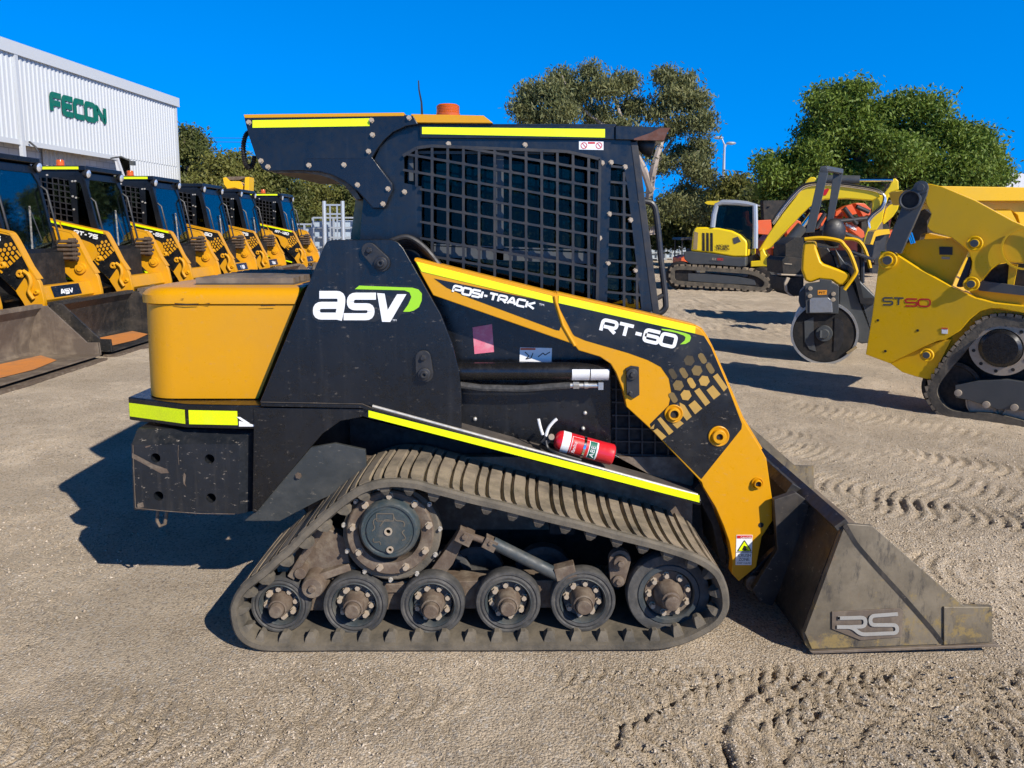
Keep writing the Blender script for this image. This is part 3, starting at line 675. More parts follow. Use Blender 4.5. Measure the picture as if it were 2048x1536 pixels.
for x, y, ty, a in hx:
    mb = lv.setdefault(round(a*2)/2, MB())
    if ty == 'h': pts = [(x+62*math.cos(math.radians(t+8)), y+62*math.sin(math.radians(t+8))) for t in range(0,360,60)]
    else:
        d = Vector((.5,.866)); n_ = Vector((.866,-.5)); c_ = Vector((x,y)); pts = [tuple(c_+d*a_+n_*b_) for a_, b_ in ((-60,-18),(-60,15),(-38,32),(45,32),(62,12),(62,-18),(40,-32),(-40,-32))]
    mb.plate(WP(Z4(pts), AY-.0027), (0,.001,0))
mb = lv.setdefault(1.0, MB())
for pts in ([(800,620),(850,585),(960,740),(920,785)], [(730,770),(800,715),(885,815),(810,873)], [(595,780),(650,745),(770,905),(718,945)], [(532,935),(600,880),(683,970),(605,1035)], [(435,905),(490,935),(568,1060),(512,1105),(440,1010)], [(190,1090),(225,1065),(368,1225),(318,1262)], [(355,1140),(430,1095),(480,1135),(408,1192)], [(145,1215),(190,1190),(290,1280),(240,1318)], [(110,1190),(160,1140),(150,1195)]):
    mb.plate(WP(Z4(pts), AY-.0027), (0,.001,0))
fade = {0.0: (.06,.042,.015), .5: (.17,.11,.03), 1.0: (.44,.26,.05)}
for a, mb in lv.items(): mk('honeycomb_pattern', mb, paint('honeycomb_%d' % (a*10), fade[a], .45, .3, (.1,.09,.06), dscale=9, scr=.3), A1)
# pin bosses, plates and bolts on the arm
def boss(p, r, ri, h=.018):
    c = W(p[0], p[1], AY-.002); return MB().lathe(c, (0,-1,0), [(0,r),(.006,r),(.008,r*.93),(.004,r*.72),(h,r*.66),(h+.002,r*.60),(h+.002,ri),(-.01,ri*.95),(-.01,.001)], 36)
for p, r, ri in (((1347,827),.037,.017), ((1437,872),.042,.014), ((1514,966),.024,.012)): 
    b_ = mk('pin_boss', boss(p, r, ri), M['amber'], A1)
    mk('bore', MB().lathe(W(p[0],p[1],AY-.008), (0,-1,0), [(0,ri*.94),(.004,ri*.94),(.004,.001)], 20), M['dark'], b_)
pp = MB(); pp.plate(WP([(1252,737),(1262,732),(1278,734),(1279,790),(1268,797),(1254,790)], AY-.012), (0,.012,0)); pp.lathe(W(1264,748,AY-.012), (0,-1,0), [(0,.024),(.010,.023),(.012,.010),(.02,.009),(.02,.001)], 20); pp.hexb(W(1261,787,AY-.012), .008, .012); mk('pin_retainer', pp, M['plastic'], A1, bevel=.002)
hl = MB(); hl.lathe(W(1522,1050,AY-.0005), (0,-1,0), [(0,.011),(.001,.011),(.001,.001)], 16); mk('bore', hl, M['dark'], A1)
ds = MB(); ds.plate(WP([(1473,1070),(1505,1070),(1503,1130),(1471,1130)], AY-.002), (0,.001,0)); so_ = mk('warning_sticker', ds, M['white'], A1)
ds = MB(); ds.plate(WP([(1474,1071),(1504,1071),(1504,1077),(1474,1077)], AY-.003), (0,.0005,0)); mk('sticker_header', ds, M['redtext'], A1)
ds = MB(); ds.plate(WP([(1489,1081),(1503,1102),(1475,1102)], AY-.003), (0,.0005,0)); mk('warning_triangle', ds, M['tape'], A1)
ds = MB(); ribbon(ds, [(1489,1081),(1502.5,1102),(1475.5,1102)], 1.6, lambda q: W(q.x,q.y,AY-.0037), True, 1); ds.sheet(WP([(1484,1100),(1488,1091),(1494,1093),(1492,1097),(1496,1099),(1490,1101)], AY-.0037)); ds.sheet(WP([(1472.5,1104),(1504,1104),(1504,1105),(1472.5,1105)], AY-.003))
bfont(ds, 'CRUSH', frame(1476,1113,1501,1113,6,AY,0,.003)); bfont(ds, 'ZONE.', frame(1477,1121,1499,1121,6,AY,0,.003)); bfont(ds, 'KEEP CLEAR', frame(1474,1127,1501,1127,3,AY,0,.003)); mk('lettering', ds, M['decal'], A1)
ds = MB(); bfont(ds, 'DANGER', frame(1481,1076.3,1503,1076.3,4,AY,0,.0042)); mk('lettering', ds, M['white'], A1)
# lower arm joint + cross members
lj = MB(); lj.plate(linkplate((1507,1165),(1560,1120),.036,.05,3.05), (0,.03,0)); jt = mk('bucket_link', lj, M['bucket_dark'], ML, bevel=.003)
mk('link_pin', MB().lathe(W(1507,1165,3.048), (0,-1,0), [(0,.036),(.012,.035),(.014,.022),(.02,.022),(.022,.012),(.038,.011),(.038,.001)], 28), M['rust'], jt)
cm = MB(); cm.bar(W(1415,870,3.07), W(1415,870,3.07)+Vector((0,1.0,0)), .10, .12); cm.bar(W(1490,1100,3.07), W(1490,1100,3.07)+Vector((0,1.0,0)), .07, .09); mk('arm_cross_member', cm, M['amber'], ML)
cu = MB(); ce = [(1400,965),(1424,1010),(1440,1055),(1450,1100),(1452,1130),(1440,1120),(1425,1050),(1400,1000),(1380,985)]; cu.plate(WP(ce, 3.1), (0,.96,0)); mk('front_guard', cu, M['dark'], ML)
# --- side body panel under the arm, lift cylinder, stickers
bpn = MB(); bpn.plate(WP([(700,520),(1240,610),(1222,700),(1222,905),(1350,975),(1330,990),(1000,905),(900,860),(700,830)], 3.14), (0,.03,0)); bp_ = mk('side_panel', bpn, M['black'], ML, bevel=.003)
sk = MB(); sk.plate(WP([(945,655),(984,648),(988,704),(949,708)], 3.137), (0,.001,0)); mk('service_sticker', sk, M['pink'], bp_)
sk = MB(); sk.plate(WP([(1040,695),(1104,696),(1103,724),(1039,723)], 3.137), (0,.001,0)); mk('warning_sticker', sk, M['white'], bp_)
sk = MB(); sk.plate(WP([(1041,696),(1071,696),(1071,700),(1041,700)], 3.136), (0,.0005,0)); mk('sticker_header', sk, M['orange'], bp_)
sk = MB(); ribbon(sk, [(1050,704),(1058,712),(1052,718),(1062,716),(1066,706)], 2, lambda q: W(q.x,q.y,3.136), False, 1); ribbon(sk, [(1076,714),(1086,706),(1090,710),(1100,704)], 2, lambda q: W(q.x,q.y,3.136), False, 1); mk('pictogram', sk, M['decal'], bp_)
bo = MB(); [bo.ball(W(x,y,3.135), .009, 6) for x, y in ((950,838),(1166,857),(1170,826))]; mk('bolt', bo, M['boltb'], bp_)
rp = MB(); rp.plate(WP([(1222,700),(1240,620),(1300,690),(1400,960),(1345,975),(1222,915)], 3.18), (0,.02,0)); mk('radiator_backing', rp, M['dark'], bp_)
rg = MB()
def gridbars(mb, poly, Y, x0, dx, slope, y0, dy, wv, wh, th=.01, m=0):
    xs = [p[0] for p in poly]; ys = [p[1] for p in poly]
    x = x0
    while x < max(xs):
        for a, b in clip(poly, (x, min(ys)-5), (0, 1)): mb.bar(W(x, min(ys)-5+a, Y, m), W(x, min(ys)-5+b, Y, m), wv, th, (0,1,0))
        x += dx
    y = y0
    while y < max(ys)+300:
        for a, b in clip(poly, (min(xs)-5, y), (1, slope)): mb.bar(W(min(xs)-5+a, y+slope*a, Y-.001, m), W(min(xs)-5+b, y+slope*b, Y-.001, m), wh, th, (0,1,0))
        y += dy
gridbars(rg, [(1224,740),(1262,775),(1340,850),(1372,968),(1224,915)], 3.165, 1232, 26, .02, 752, 26, .006, .006); mk('radiator_grille', rg, M['plastic'], bp_)
cy = MB(); cy.cyl(W(905,742,3.085), W(1217,742,3.085), .037, 24); cl_ = mk('lift_cylinder', cy, M['blackclean'], ML)
sk = MB()
for (xa, xb) in ((1143,1178), (1180,1216)):
    vs = []
    for i in range(7):
        a = math.radians(20-i*14)
        for xx in (xa, xb): p = W(xx,742,3.085); vs.append(p+Vector((0,-math.cos(a)*.0385,math.sin(a)*.0385)))
    sk.add(vs, [(i*2,i*2+1,i*2+3,i*2+2) for i in range(6)])
mk('warning_sticker', sk, M['white'], cl_)
cy = MB(); cy.tube([W(905,768,3.075),W(960,776,3.075),(W(1050,778,3.075)),W(1140,771,3.075)], .015, 10); mk('hydraulic_hose', cy, M['foam'], ML)
cy = MB(); cy.cyl(W(1140,771,3.075), W(1200,771,3.075), .011, 12); cy.cyl(W(1146,771,3.075), W(1158,771,3.075), .016, 6); cy.cyl(W(1168,771,3.075), W(1176,771,3.075), .015, 12); cy.bar(W(1196,771,3.075),W(1206,771,3.075),.03,.03); mk('hose_fitting', cy, M['silver'], ML)
for j in range(5):
    ho = MB(); ho.tube(cr([W(780-j*3,483+j*4,3.09+.02*j),W(815+j*2,474+j*5,3.09+.02*j),W(850+j,496+j*5,3.09+.02*j),W(880-j*2,532+j*2,3.09+.02*j)], 6, False), .011, 8); mk('hydraulic_hose', ho, M['plastic'], ML)
# --- cab of the main loader
YB = 3.2
SIDE = [(836,249),(1232,252),(1262,283),(1268,330),(1308,624),(1230,650),(715,530),(727,396),(744,330),(762,290),(790,264)]
WIN = [(808,314),(833,299),(862,295),(985,298),(1108,300),(1134,306),(1167,313),(1196,321),(1190,612),(1080,598),(860,520),(843,480),(843,373),(808,366)]
WF = [(1222,326),(1245,330),(1250,345),(1256,382),(1283,618),(1214,612)]
sd = MB(); sd.plate(WP(SIDE, YB), (0,.03,0), [list(reversed(WP(WIN, YB))), list(reversed(WP(WF, YB)))]); cab = mk('cab', sd, M['cabblack'], ML)
cab.data.update()
sd2 = MB(); sd2.v = [Vector((v.x, 2*YC-v.y, v.z)) for v in sd.v]; sd2.f = list(sd.f); mk('cab_side', sd2, M['cabblack'], cab)
X0 = W(727,396,YB).x; XF = W(1268,300,YB).x; XFB = W(1306,620,YB).x; ZR = W(1000,250,YB).z; ZB = W(1000,600,YB).z
# rear wall, roof, floor, front frame
rf = MB(); rf.box((W(800,250,YB).x,YB+.001,ZR-.03),(W(1232,250,YB).x,2*YC-YB-.001,ZR+.004)); mk('roof_panel', rf, M['cabblack'], cab)
rw = MB(); rw.plate(WP([(715,530),(727,396),(744,330),(762,290),(790,264),(800,268),(772,298),(756,335),(742,400),(735,530)], YB+.03), (0,.70,0)); mk('cab_rear_frame', rw, M['cabblack'], cab)
fl_ = MB(); fl_.box((W(740,600,YB).x,YB+.03,ZB-.12),(XFB-.03,2*YC-YB-.03,ZB-.08)); mk('cab_floor', fl_, M['dark'], cab)
def post(p, q, w_, h_): return MB().bar(p, q, w_, h_, (0,1,0))
fp = MB()
for y in (YB+.015, 2*YC-YB-.015):
    a = W(1262,283,YB); b = W(1308,640,YB); fp.bar(Vector((a.x+.012,y,a.z)), Vector((b.x+.012,y,b.z)), .03, .035, (0,1,0))
fp.bar(Vector((W(1262,283,YB).x,YB+.03,ZR-.06)), Vector((W(1262,283,YB).x,2*YC-YB-.03,ZR-.06)), .05, .05); mk('door_frame', fp, M['plastic'], cab, bevel=.004)
gl_ = MB(); a = W(1266,290,YB); b = W(1306,620,YB); gl_.plate([Vector((a.x,YB+.05,a.z)),Vector((b.x,YB+.05,b.z)),Vector((b.x,2*YC-YB-.05,b.z)),Vector((a.x,2*YC-YB-.05,a.z))], (.006,0,0)); mk('front_window', gl_, M['glass'], cab)
for y in (YB+.055, 2*YC-YB-.061):
    gl_ = MB(); gl_.plate([Vector((p.x,y,p.z)) for p in WP([(800,290),(1205,300),(1200,620),(1080,600),(830,520)], YB)], (0,.006,0)); gl_.plate([Vector((p.x,y,p.z)) for p in WP([(1215,320),(1255,320),(1290,625),(1207,620)], YB)], (0,.006,0)); mk('side_window', gl_, M['glass'], cab)
# window frame of sliding panes inside the guard
wf = MB()
for (p, q, w_) in (((1000,300),(1000,520),.030),((1196,318),(1190,612),.022),((868,503),(1196,518),.045),((822,310),(822,362),.02)):
    wf.bar(W(*p, YB+.045), W(*q, YB+.045), w_, .012, (0,1,0))
for (p, q, w_) in (((833,305),(1108,306),.012),((868,489),(1196,502),.006)): wf.bar(W(*p, YB+.043), W(*q, YB+.043), w_, .012, (0,1,0))
mk('sliding_window_frame', wf, M['wngrey'], cab)
# guard mesh plate with rounded square holes look: bars + node fillets
def guard(mb, poly, Y, x0, dx, s0, s1, y0, dy, t=.0105):
    """vertical bars and slanting bars with curved fillets"""
    xs = [p[0] for p in poly]; ys = [p[1] for p in poly]; nx = int((max(xs)-x0)/dx)+1
    for i in range(nx):
        x = x0+i*dx
        for a, b in clip(poly, (x, 200), (0, 1)): mb.bar(W(x-(b-a)*0, 200+a, Y), W(x, 200+b, Y), t, .008, (0,1,0))
    for j in range(40):
        y = y0+j*dy
        for a, b in clip(poly, (min(xs)-4, y), (1, s0)):
            mb.bar(W(min(xs)-4+a, y+s0*a, Y-.0006), W(min(xs)-4+b, y+s0*b, Y-.0006), t*.9, .008, (0,1,0))
        for i in range(nx):                       # fillets at the crossings
            x = x0+i*dx; yy = y+s0*(x-min(xs)+4)
            if len([1 for a, b in clip(poly, (x, 200), (0, 1)) if 200+a+4 < yy < 200+b-4]):
                e = 7.5; mb.plate(WP([(x-e,yy-s0*e),(x,yy-e),(x+e,yy+s0*e),(x,yy+e)], Y-.0012), (0,.009,0))
mg = MB(); WG = [(806,312),(833,296),(862,292),(1134,303),(1200,318),(1194,616),(1080,602),(858,524),(840,482),(840,375),(806,366)]
guard(mg, WG, YB-.012, 833, 31.3, .172, 0, 176, 32.6); G1 = mk('window_guard', mg, M['plastic'], cab)
rim_ = MB(); q = WP(WG, YB-.012)
for i in range(len(q)-3): rim_.bar(q[i], q[i+1], .012, .010, (0,1,0))
mk('guard_rim', rim_, M['plastic'], G1)
mk('window_guard', mir(mg), M['plastic'], cab)
mg = MB(); guard(mg, [(1222,326),(1245,330),(1256,382),(1285,622),(1212,612)], YB-.003, 1248, 26, .10, 0, 205, 31.5, .010); mk('quarter_window_guard', mg, M['plastic'], cab)
# tape, roof line, stickers
tb = MB(); tb.plate(WP([(838,249),(1229,252),(1229,279),(840,276)], YB-.012), (0,.012,0)); R1 = mk('roof_rail', tb, M['cabblack'], cab, bevel=.003)
tp = MB(); tp.plate(WP([(844,254),(1210,258),(1210,275),(844,268)], YB-.0145), (0,.002,0)); mk('reflective_tape', tp, M['tape'], R1)
vs_ = MB(); vs_.plate(WP([(1231,251),(1341,255),(1334,266),(1328,282),(1231,279)], YB-.02), (0,.80,0)); VZ = mk('front_visor', vs_, M['cabblack'], cab, bevel=.003)
rp_ = MB(); rp_.plate(WP([(1268,277),(1300,266),(1320,256),(1341,255.5),(1334,266),(1328,281),(1268,280)], YB-.0215), (0,.001,0)); mk('rust_patch', rp_, M['redrust'], VZ)
lh = MB(); lh.lathe(W(1290,290,YB+.06), (1,0,-.2), [(-.03,.02),(0,.04),(.03,.045),(.035,.04),(.035,.001)], 18); mk('work_light', lh, M['plastic'], cab)
sk = MB(); sk.plate(WP([(1158,282),(1207,283),(1207,300),(1158,299)], YB-.002), (0,.001,0)); mk('warning_sticker', sk, M['white'], cab)
sk = MB()
for cx_ in (1168,1198):
    ribbon(sk, [(cx_+6*math.cos(t*math.pi/6), 291+6*math.sin(t*math.pi/6)) for t in range(12)], 1.4, lambda q: W(q.x,q.y,YB-.003), True, .5); sk.sheet(WP([(cx_-4,286),(cx_-3,285.5),(cx_+5,295),(cx_+4,296)], YB-.0033))
sk.sheet(WP([(1176,284),(1190,284),(1190,287.5),(1176,287.5)], YB-.003)); mk('pictogram', sk, M['redtext'], cab)
bo = MB()
for x, y in ((897,288),(1050,290),(1204,326),(1199,476),(1222,325),(1250,334),(1219,428),(1261,440),(1216,526),(1271,541),(809,384)): bo.hexb(W(x,y,YB-.001), .0085, .014)
mk('bolt', bo, M['bolt'], cab)
# rear canopy overhang
RP = [(488,234),(808,230),(826,231),(836,248),(812,252),(786,264),(768,280),(754,298),(744,315),(784,367),(785,380),(772,412),(768,417),(744,417),(738,408),(715,383),(689,363),(665,351),(639,343.6),(608,341),(533,342),(524,338),(510,309),(496,267)]
rc_ = MB(); rc_.plate(WP(RP, YB-.035), (0,.022,0)); RC = mk('rear_canopy', rc_, M['cabblack'], cab, bevel=.0025)
mk('rear_canopy_side', mir(rc_), M['cabblack'], RC)
rt = MB(); rt.plate(WP([(487,229),(808,225),(808,232),(489,236)], YB-.037), (0,.84,0)); rt.plate(WP([(822,228),(967,231),(986,246),(824,245)], YB-.03), (0,.82,0)); mk('yellow_roof_cover', rt, M['amber'], RC, bevel=.002)
un = MB(); q = WP([(540,336),(608,335),(645,339),(675,350),(705,372),(722,398),(712,400),(690,372),(665,358),(640,350),(608,346),(545,345)], YB-.013); un.plate(q, (0,.80,0)); mk('canopy_underside', un, M['rust'], RC)
rb2 = MB(); rb2.plate(WP([(489,236),(496,236),(520,305),(536,338),(527,340),(511,308)], YB-.013), (0,.78,0)); mk('canopy_rear_panel', rb2, M['cabblack'], RC)
tp = MB(); tp.plate(WP([(505,240.5),(739,236.5),(739,252),(505,255.5)], YB-.0375), (0,.002,0)); mk('reflective_tape', tp, M['tape'], RC)
bo = MB()
for x, y in ((498,245),(743,241),(745,270),(737,303),(522,322),(536,334),(618,331),(688,330),(715,370),(776,378),(766,408),(818,236)): bo.hexb(W(x,y,YB-.036), .0085, .012)
mk('bolt', bo, M['bolt'], RC)
gp2 = MB(); gp2.plate(WP([(609,320),(616,317),(738,316),(746,318),(782,368),(784,380),(771,410),(766,415),(746,415),(716,381),(690,361),(665,349),(640,342),(609,341)], YB-.0385), (0,.003,0)); mk('gusset_plate', gp2, M['blackclean'], RC, bevel=.001)
cb_ = MB(); pth = cr([W(x,y,3.22) for x, y in ((500,264),(492,270),(487,290),(488,315),(495,334),(505,330),(509,312))], 10, False)
cb_.tube(pth, [.008+.004*(i % 2) for i in range(len(pth))], 8); mk('coiled_cable', cb_, M['plastic'], RC)
ap = MB(); ap.tube([W(708,400,3.2),W(700,480,3.2)], .02, 8) if False else ap.bar(W(722,400,3.28), W(712,480,3.28), .03, .04); mk('rear_pipe', ap, M['worn_yellow'], cab)
# beacon, antenna, handle
bc = MB(); c = W(896,231,3.22); bc.lathe(c, (0,0,1), [(-.02,.048),(.006,.049),(.008,.046),(.036,.046),(.042,.040),(.044,.001)], 28)
BN = mk('beacon', bc, M['lens'], ML)
bc = MB(); 
for i in range(5): bc.lathe(c+Vector((0,0,.010+i*.006)), (0,0,1), [(0,.0465),(.0015,.0472),(.003,.0465)], 28)
bc.lathe(c, (0,0,1), [(.0,.018),(.030,.018),(.033,.001)], 12); mk('beacon_ribs', bc, M['lens'], BN)
an = MB(); an.tube([W(844,229,3.2),W(843,205,3.2),W(838,180,3.2),W(837,161,3.2)], [.005,.0038,.003,.0025], 6); mk('antenna', an, M['plastic'], ML)
hn = MB(); hn.tube(cr([W(x,y,3.21) for x, y in ((1275,404),(1292,403),(1307,410),(1314,440),(1322,520),(1331,600),(1329,618),(1316,627),(1300,626))], 6, False), .0125, 10); hn.tube([W(1327,590,3.21),W(1308,600,3.21)], .010, 8); mk('grab_handle', hn, M['plastic'], cab)
wp = MB(); wp.tube([W(1268,300,3.24),W(1278,400,3.24),W(1298,560,3.24),W(1302,600,3.24)], .010, 8); mk('door_seal', wp, M['rubber_edge'], cab)
# seat and interior
se = MB(); sx = W(905,500,3.46).x
se.add(*[(lambda: None)()] if False else ([], []))
def rbox(mb, a, b, r=.03):
    (x0,y0,z0),(x1,y1,z1) = a, b; pts = []
    for cx_, cz_, a0 in ((x1-r,z1-r,0),(x0+r,z1-r,90),(x0+r,z0+r,180),(x1-r,z0+r,270)):
        for t in (0,30,60,90): an_ = math.radians(a0+t); pts.append(Vector((cx_+r*math.cos(an_),y0,cz_+r*math.sin(an_))))
    mb.plate(pts, (0,y1-y0,0))
rbox(se, (sx,3.38,1.12),(sx+.45,3.80,1.24),.05); rbox(se, (sx-.06,3.40,1.18),(sx+.06,3.78,1.72),.05)
mk('operator_seat', se, M['plastic'], ML, bevel=.01)
lv_ = MB()
for y in (3.36,3.84): lv_.tube([Vector((sx+.45,y,1.15)),Vector((sx+.50,y,1.38))], .012, 8); lv_.ball((sx+.50,y,1.40), .03)
mk('joystick', lv_, M['plastic'], ML)
# --- bucket
YK = 2.695; BW = 1.72
def bucket(nm, off=Vector((0,0,0)), mat='bucket', parent=None, floor='bucket', side='bucket'):
    pass
PR = [(1686,1050),(1606,1268),(1611,1290),(1622,1305),(1990,1295),(2002,1291),(1985,1285),(1985,1213),(1930,1213),(1745,1051)]
side = WP(PR, YK)
ztip = side[4].z
bk = MB(); bk.plate([p for p in WP([(1686,1050),(1606,1268),(1611,1290),(1622,1303),(1888,1296),(1985,1293),(1985,1213),(1928,1212),(1745,1052),(1695,1048)], YK)], (0,.018,0))
BK = mk('bucket', bk, M['bucket'], ML, bevel=.002)
b2 = MB(); b2.v = [v+Vector((0,BW-.018,0)) for v in bk.v]; b2.f = list(bk.f); mk('side_plate', b2, M['bucket'], BK)
# curved back + floor sheet
cs = WP([(1686,1050),(1648,1150),(1608,1262),(1612,1288),(1626,1302),(1700,1302),(1900,1297),(1990,1294)], YK); inn = WP([(1694,1052),(1657,1152),(1620,1262),(1622,1284),(1632,1296),(1700,1297),(1900,1292),(1990,1292)], YK)
sh = MB(); sh.plate([p+Vector((0,.019,0)) for p in cs]+[p+Vector((0,.019,0)) for p in reversed(inn)], (0,BW-.038,0)); mk('bucket_shell', sh, M['bucket_dark'], BK)
# bolted front shell standing a little proud of the side
fp_ = MB(); fp_.plate(WP([(1687,1058),(1610,1266),(1624,1298),(1880,1288),(1862,1262),(1800,1190),(1745,1130),(1710,1090)], YK-.010), (0,.0095,0)); mk('side_wear_plate', fp_, M['bucket'], BK, bevel=.001)
gsn = MB(); ribbon(gsn, [(1690,1050),(1712,1088),(1750,1132),(1805,1192),(1868,1264),(1884,1286)], 9, lambda q: W(q.x,q.y,YK-.0115), False, 12); mk('clam_gap_seal', gsn, M['bucket_dark'], BK)
ce_ = MB(); q0 = WP([(1620,1303),(1626,1308),(2003,1294),(1990,1289)], YK-.012); ce_.plate([q0[0],q0[1],q0[2],q0[3]], (0,BW+.024,0)); mk('cutting_edge', ce_, M['bucket_brown'], BK, bevel=.002)
ws = MB(); ws.plate(WP([(1888,1214),(1985,1214),(1985,1284),(1888,1290)], YK-.008), (0,.008,0)); ws.v += []; mk('wear_block', ws, M['bucket'], BK, bevel=.002)
wy = MB()
for P_ in () and ([(1850,1155),(1880,1170),(1905,1185),(1935,1213),(1925,1222),(1900,1215),(1880,1225),(1865,1205),(1845,1185)], [(1788,1168),(1800,1175),(1797,1186),(1790,1182)], [(1625,1200),(1632,1195),(1645,1230),(1640,1262),(1628,1262),(1632,1235)]): wy.plate(WP(P_, YK-.0125), (0,.001,0))

rsb = MB(); rsb.plate(WP([(1664,1224),(1800,1217),(1806,1222),(1804,1274),(1722,1281),(1664,1258)], YK-.016), (0,.006,0)); RSB = mk('badge_plate', rsb, M['bucket_brown'], BK, bevel=.001)
rs1 = MB()
fnr = lambda q: W(q.x, q.y, YK-.021)
ribbon(rs1, [(1676,1236.5),(1731,1235),(1731,1253),(1700,1254)], 7.5, fnr, False, 9); ribbon(rs1, [(1674,1254),(1704,1254),(1722,1269),(1795,1266),(1794,1250),(1741,1250),(1741,1232),(1796,1228)], 7.5, lambda q: W(q.x, q.y, YK-.0214), False, 9)
rs1.plate(WP([(1676,1239.5),(1676,1233.5),(1680,1233.5),(1680,1239.5)], YK-.021), (0,.004,0)); mk('badge_lettering', rs1, M['badge'], RSB)
tp2 = MB(); a = W(1686,1050,YK); tp2.bar(a+Vector((-.005,.0,.0)), a+Vector((-.005,BW,.0)), .05, .022, (.6,0,-.8)); mk('top_edge_bar', tp2, M['bucket_dark'], BK, bevel=.002)
bm_ = MB(); a = W(1592,985,3.07); bm_.bar(a, a+Vector((0,.98,0)), .07, .05, (.5,0,.8)); mk('attachment_beam', bm_, M['bucket_dark'], BK, bevel=.003)
qa = MB()
for y in (2.98, 3.84): qa.plate([Vector((p.x,y,p.z)) for p in WP([(1548,1000),(1592,985),(1620,1005),(1590,1120),(1545,1212),(1520,1205),(1505,1180),(1555,1100)], 2.98)], (0,.03,0))
qa.plate([Vector((p.x,3.01,p.z)) for p in WP([(1600,1000),(1620,1010),(1560,1180),(1545,1200)], 2.98)], (0,.95,0)); mk('quick_attach_frame', qa, M['bucket_dark'], BK, bevel=.003)
bkr = MB(); a = W(1655,1080,2.78); bkr.plate(WP([(1583,985),(1625,1020),(1686,1055),(1606,1266),(1570,1240),(1590,1150),(1610,1050)], 2.66), (0,.02,0)) if False else None
lt_ = MB(); lt_.bar(W(1598,1000,3.12), W(1626,1018,3.12), .03, .035); lt_.bar(W(1577,992,3.12), W(1592,984,3.12), .035, .03); mk('latch_handle', lt_, M['bolt'], BK, bevel=.004)
cy = MB(); cy.cyl(W(1450,960,3.12), W(1545,1060,3.12), .03, 16); cy.cyl(W(1450,960,3.9), W(1545,1060,3.9), .03, 16); mk('tilt_cylinder', cy, M['blackclean'], ML)
wr = MB(); bfont(wr, 'PAWTES', (W(1650,1040,2.83)+Vector((-.004,0,0.01)), W(1678,1052,2.80)-W(1650,1040,2.83), Vector((0,0,.02)))); mk('painted_writing', wr, M['deck'], BK)

# --- fire extinguisher lying on the fender deck
a = W(1108,878,3.045); b = W(1226,910,3.045); R = .043
dz = 0
FE = thing('fire_extinguisher', W(1160,910,3.05), 'red fire extinguisher lying on the dusty fender of the large track loader', 'fire extinguisher')
d = (b-a); L = d.length
bd = MB().lathe(a, d, [(0,.001),(.0,.010),(.004,.026),(.016,.038),(.030,R),(L-.030,R),(L-.028,R*1.015),(L-.006,R*1.015),(L,R*.9),(L,.001)], 36)
fe = mk('cylinder', bd, M['red'], FE)
def band(t0, t1, a0, a1, rr_, mat, nm, n=14):
    mb = MB(); dn = d.normalized(); u = Vector((0,-1,0)); v_ = dn.cross(u).normalized()
    if v_.z < 0: v_ = -v_
    vs = []
    for i in range(n+1):
        an_ = math.radians(a0+(a1-a0)*i/n); r_ = u*math.cos(an_)*rr_+v_*math.sin(an_)*rr_
        vs += [a+dn*t0+r_, a+dn*t1+r_]
    mb.add(vs, [(2*i,2*i+1,2*i+3,2*i+2) for i in range(n)]); return mk(nm, mb, mat, FE)
band(.030,.062,-100,100,R+.0006,M['white'],'white_band',24); band(.068,.178,-45,60,R+.0006,M['white'],'label_border'); band(.070,.140,-43,58,R+.0010,M['redtext'],'label'); band(.143,.172,-43,58,R+.0010,M['fecon'],'green_label')
band(.118,.128,-110,110,R+.003,M['chrome'],'strap',24)
dn = d.normalized(); u = Vector((0,-1,0)); v_ = dn.cross(u).normalized(); v_ = v_ if v_.z > 0 else -v_
lt = MB(); bfont(lt, 'FlameStop', (a+dn*.088+u*(R+.0016)-v_*.022, v_*.046, dn*-.014)); bfont(lt, 'ABE', (a+dn*.166+u*(R+.0016)-v_*.022, v_*.048, dn*-.018)); mk('lettering', lt, M['white'], FE)
vl = MB(); nk = a-dn*.012; vl.cyl(a, a-dn*.03, .014, 14); vl.bar(a-dn*.025, a-dn*.045+Vector((0,0,-.03)), .024, .03); mk('valve', vl, M['plastic'], FE)
hd_ = MB(); c0 = a-dn*.035
hd_.tube(cr([c0+Vector((.0,-.004,0)), c0+Vector((.010,-.004,.035)), c0+Vector((.03,-.004,.062)), c0+Vector((.045,-.004,.075))], 4, False), .0065, 8)
hd_.tube(cr([c0+Vector((-.012,-.004,.01)), c0+Vector((-.022,-.004,.04)), c0+Vector((-.030,-.004,.075))], 4, False), .0060, 8)
mk('squeeze_handle', hd_, M['white'], FE)
hs2 = MB(); hs2.tube(cr([c0+Vector((.0,-.02,-.01)), c0+Vector((.01,-.03,-.04)), c0+Vector((.05,-.05,-.055)), c0+Vector((.14,-.045,-.085))], 5, False), .006, 8); mk('hose', hs2, M['plastic'], FE)
gg = MB(); gg.lathe(a-dn*.012+Vector((0,-.02,.012)), (0,-1,0), [(0,.012),(.006,.012),(.006,.001)], 16); mk('pressure_gauge', gg, M['bolt'], FE)
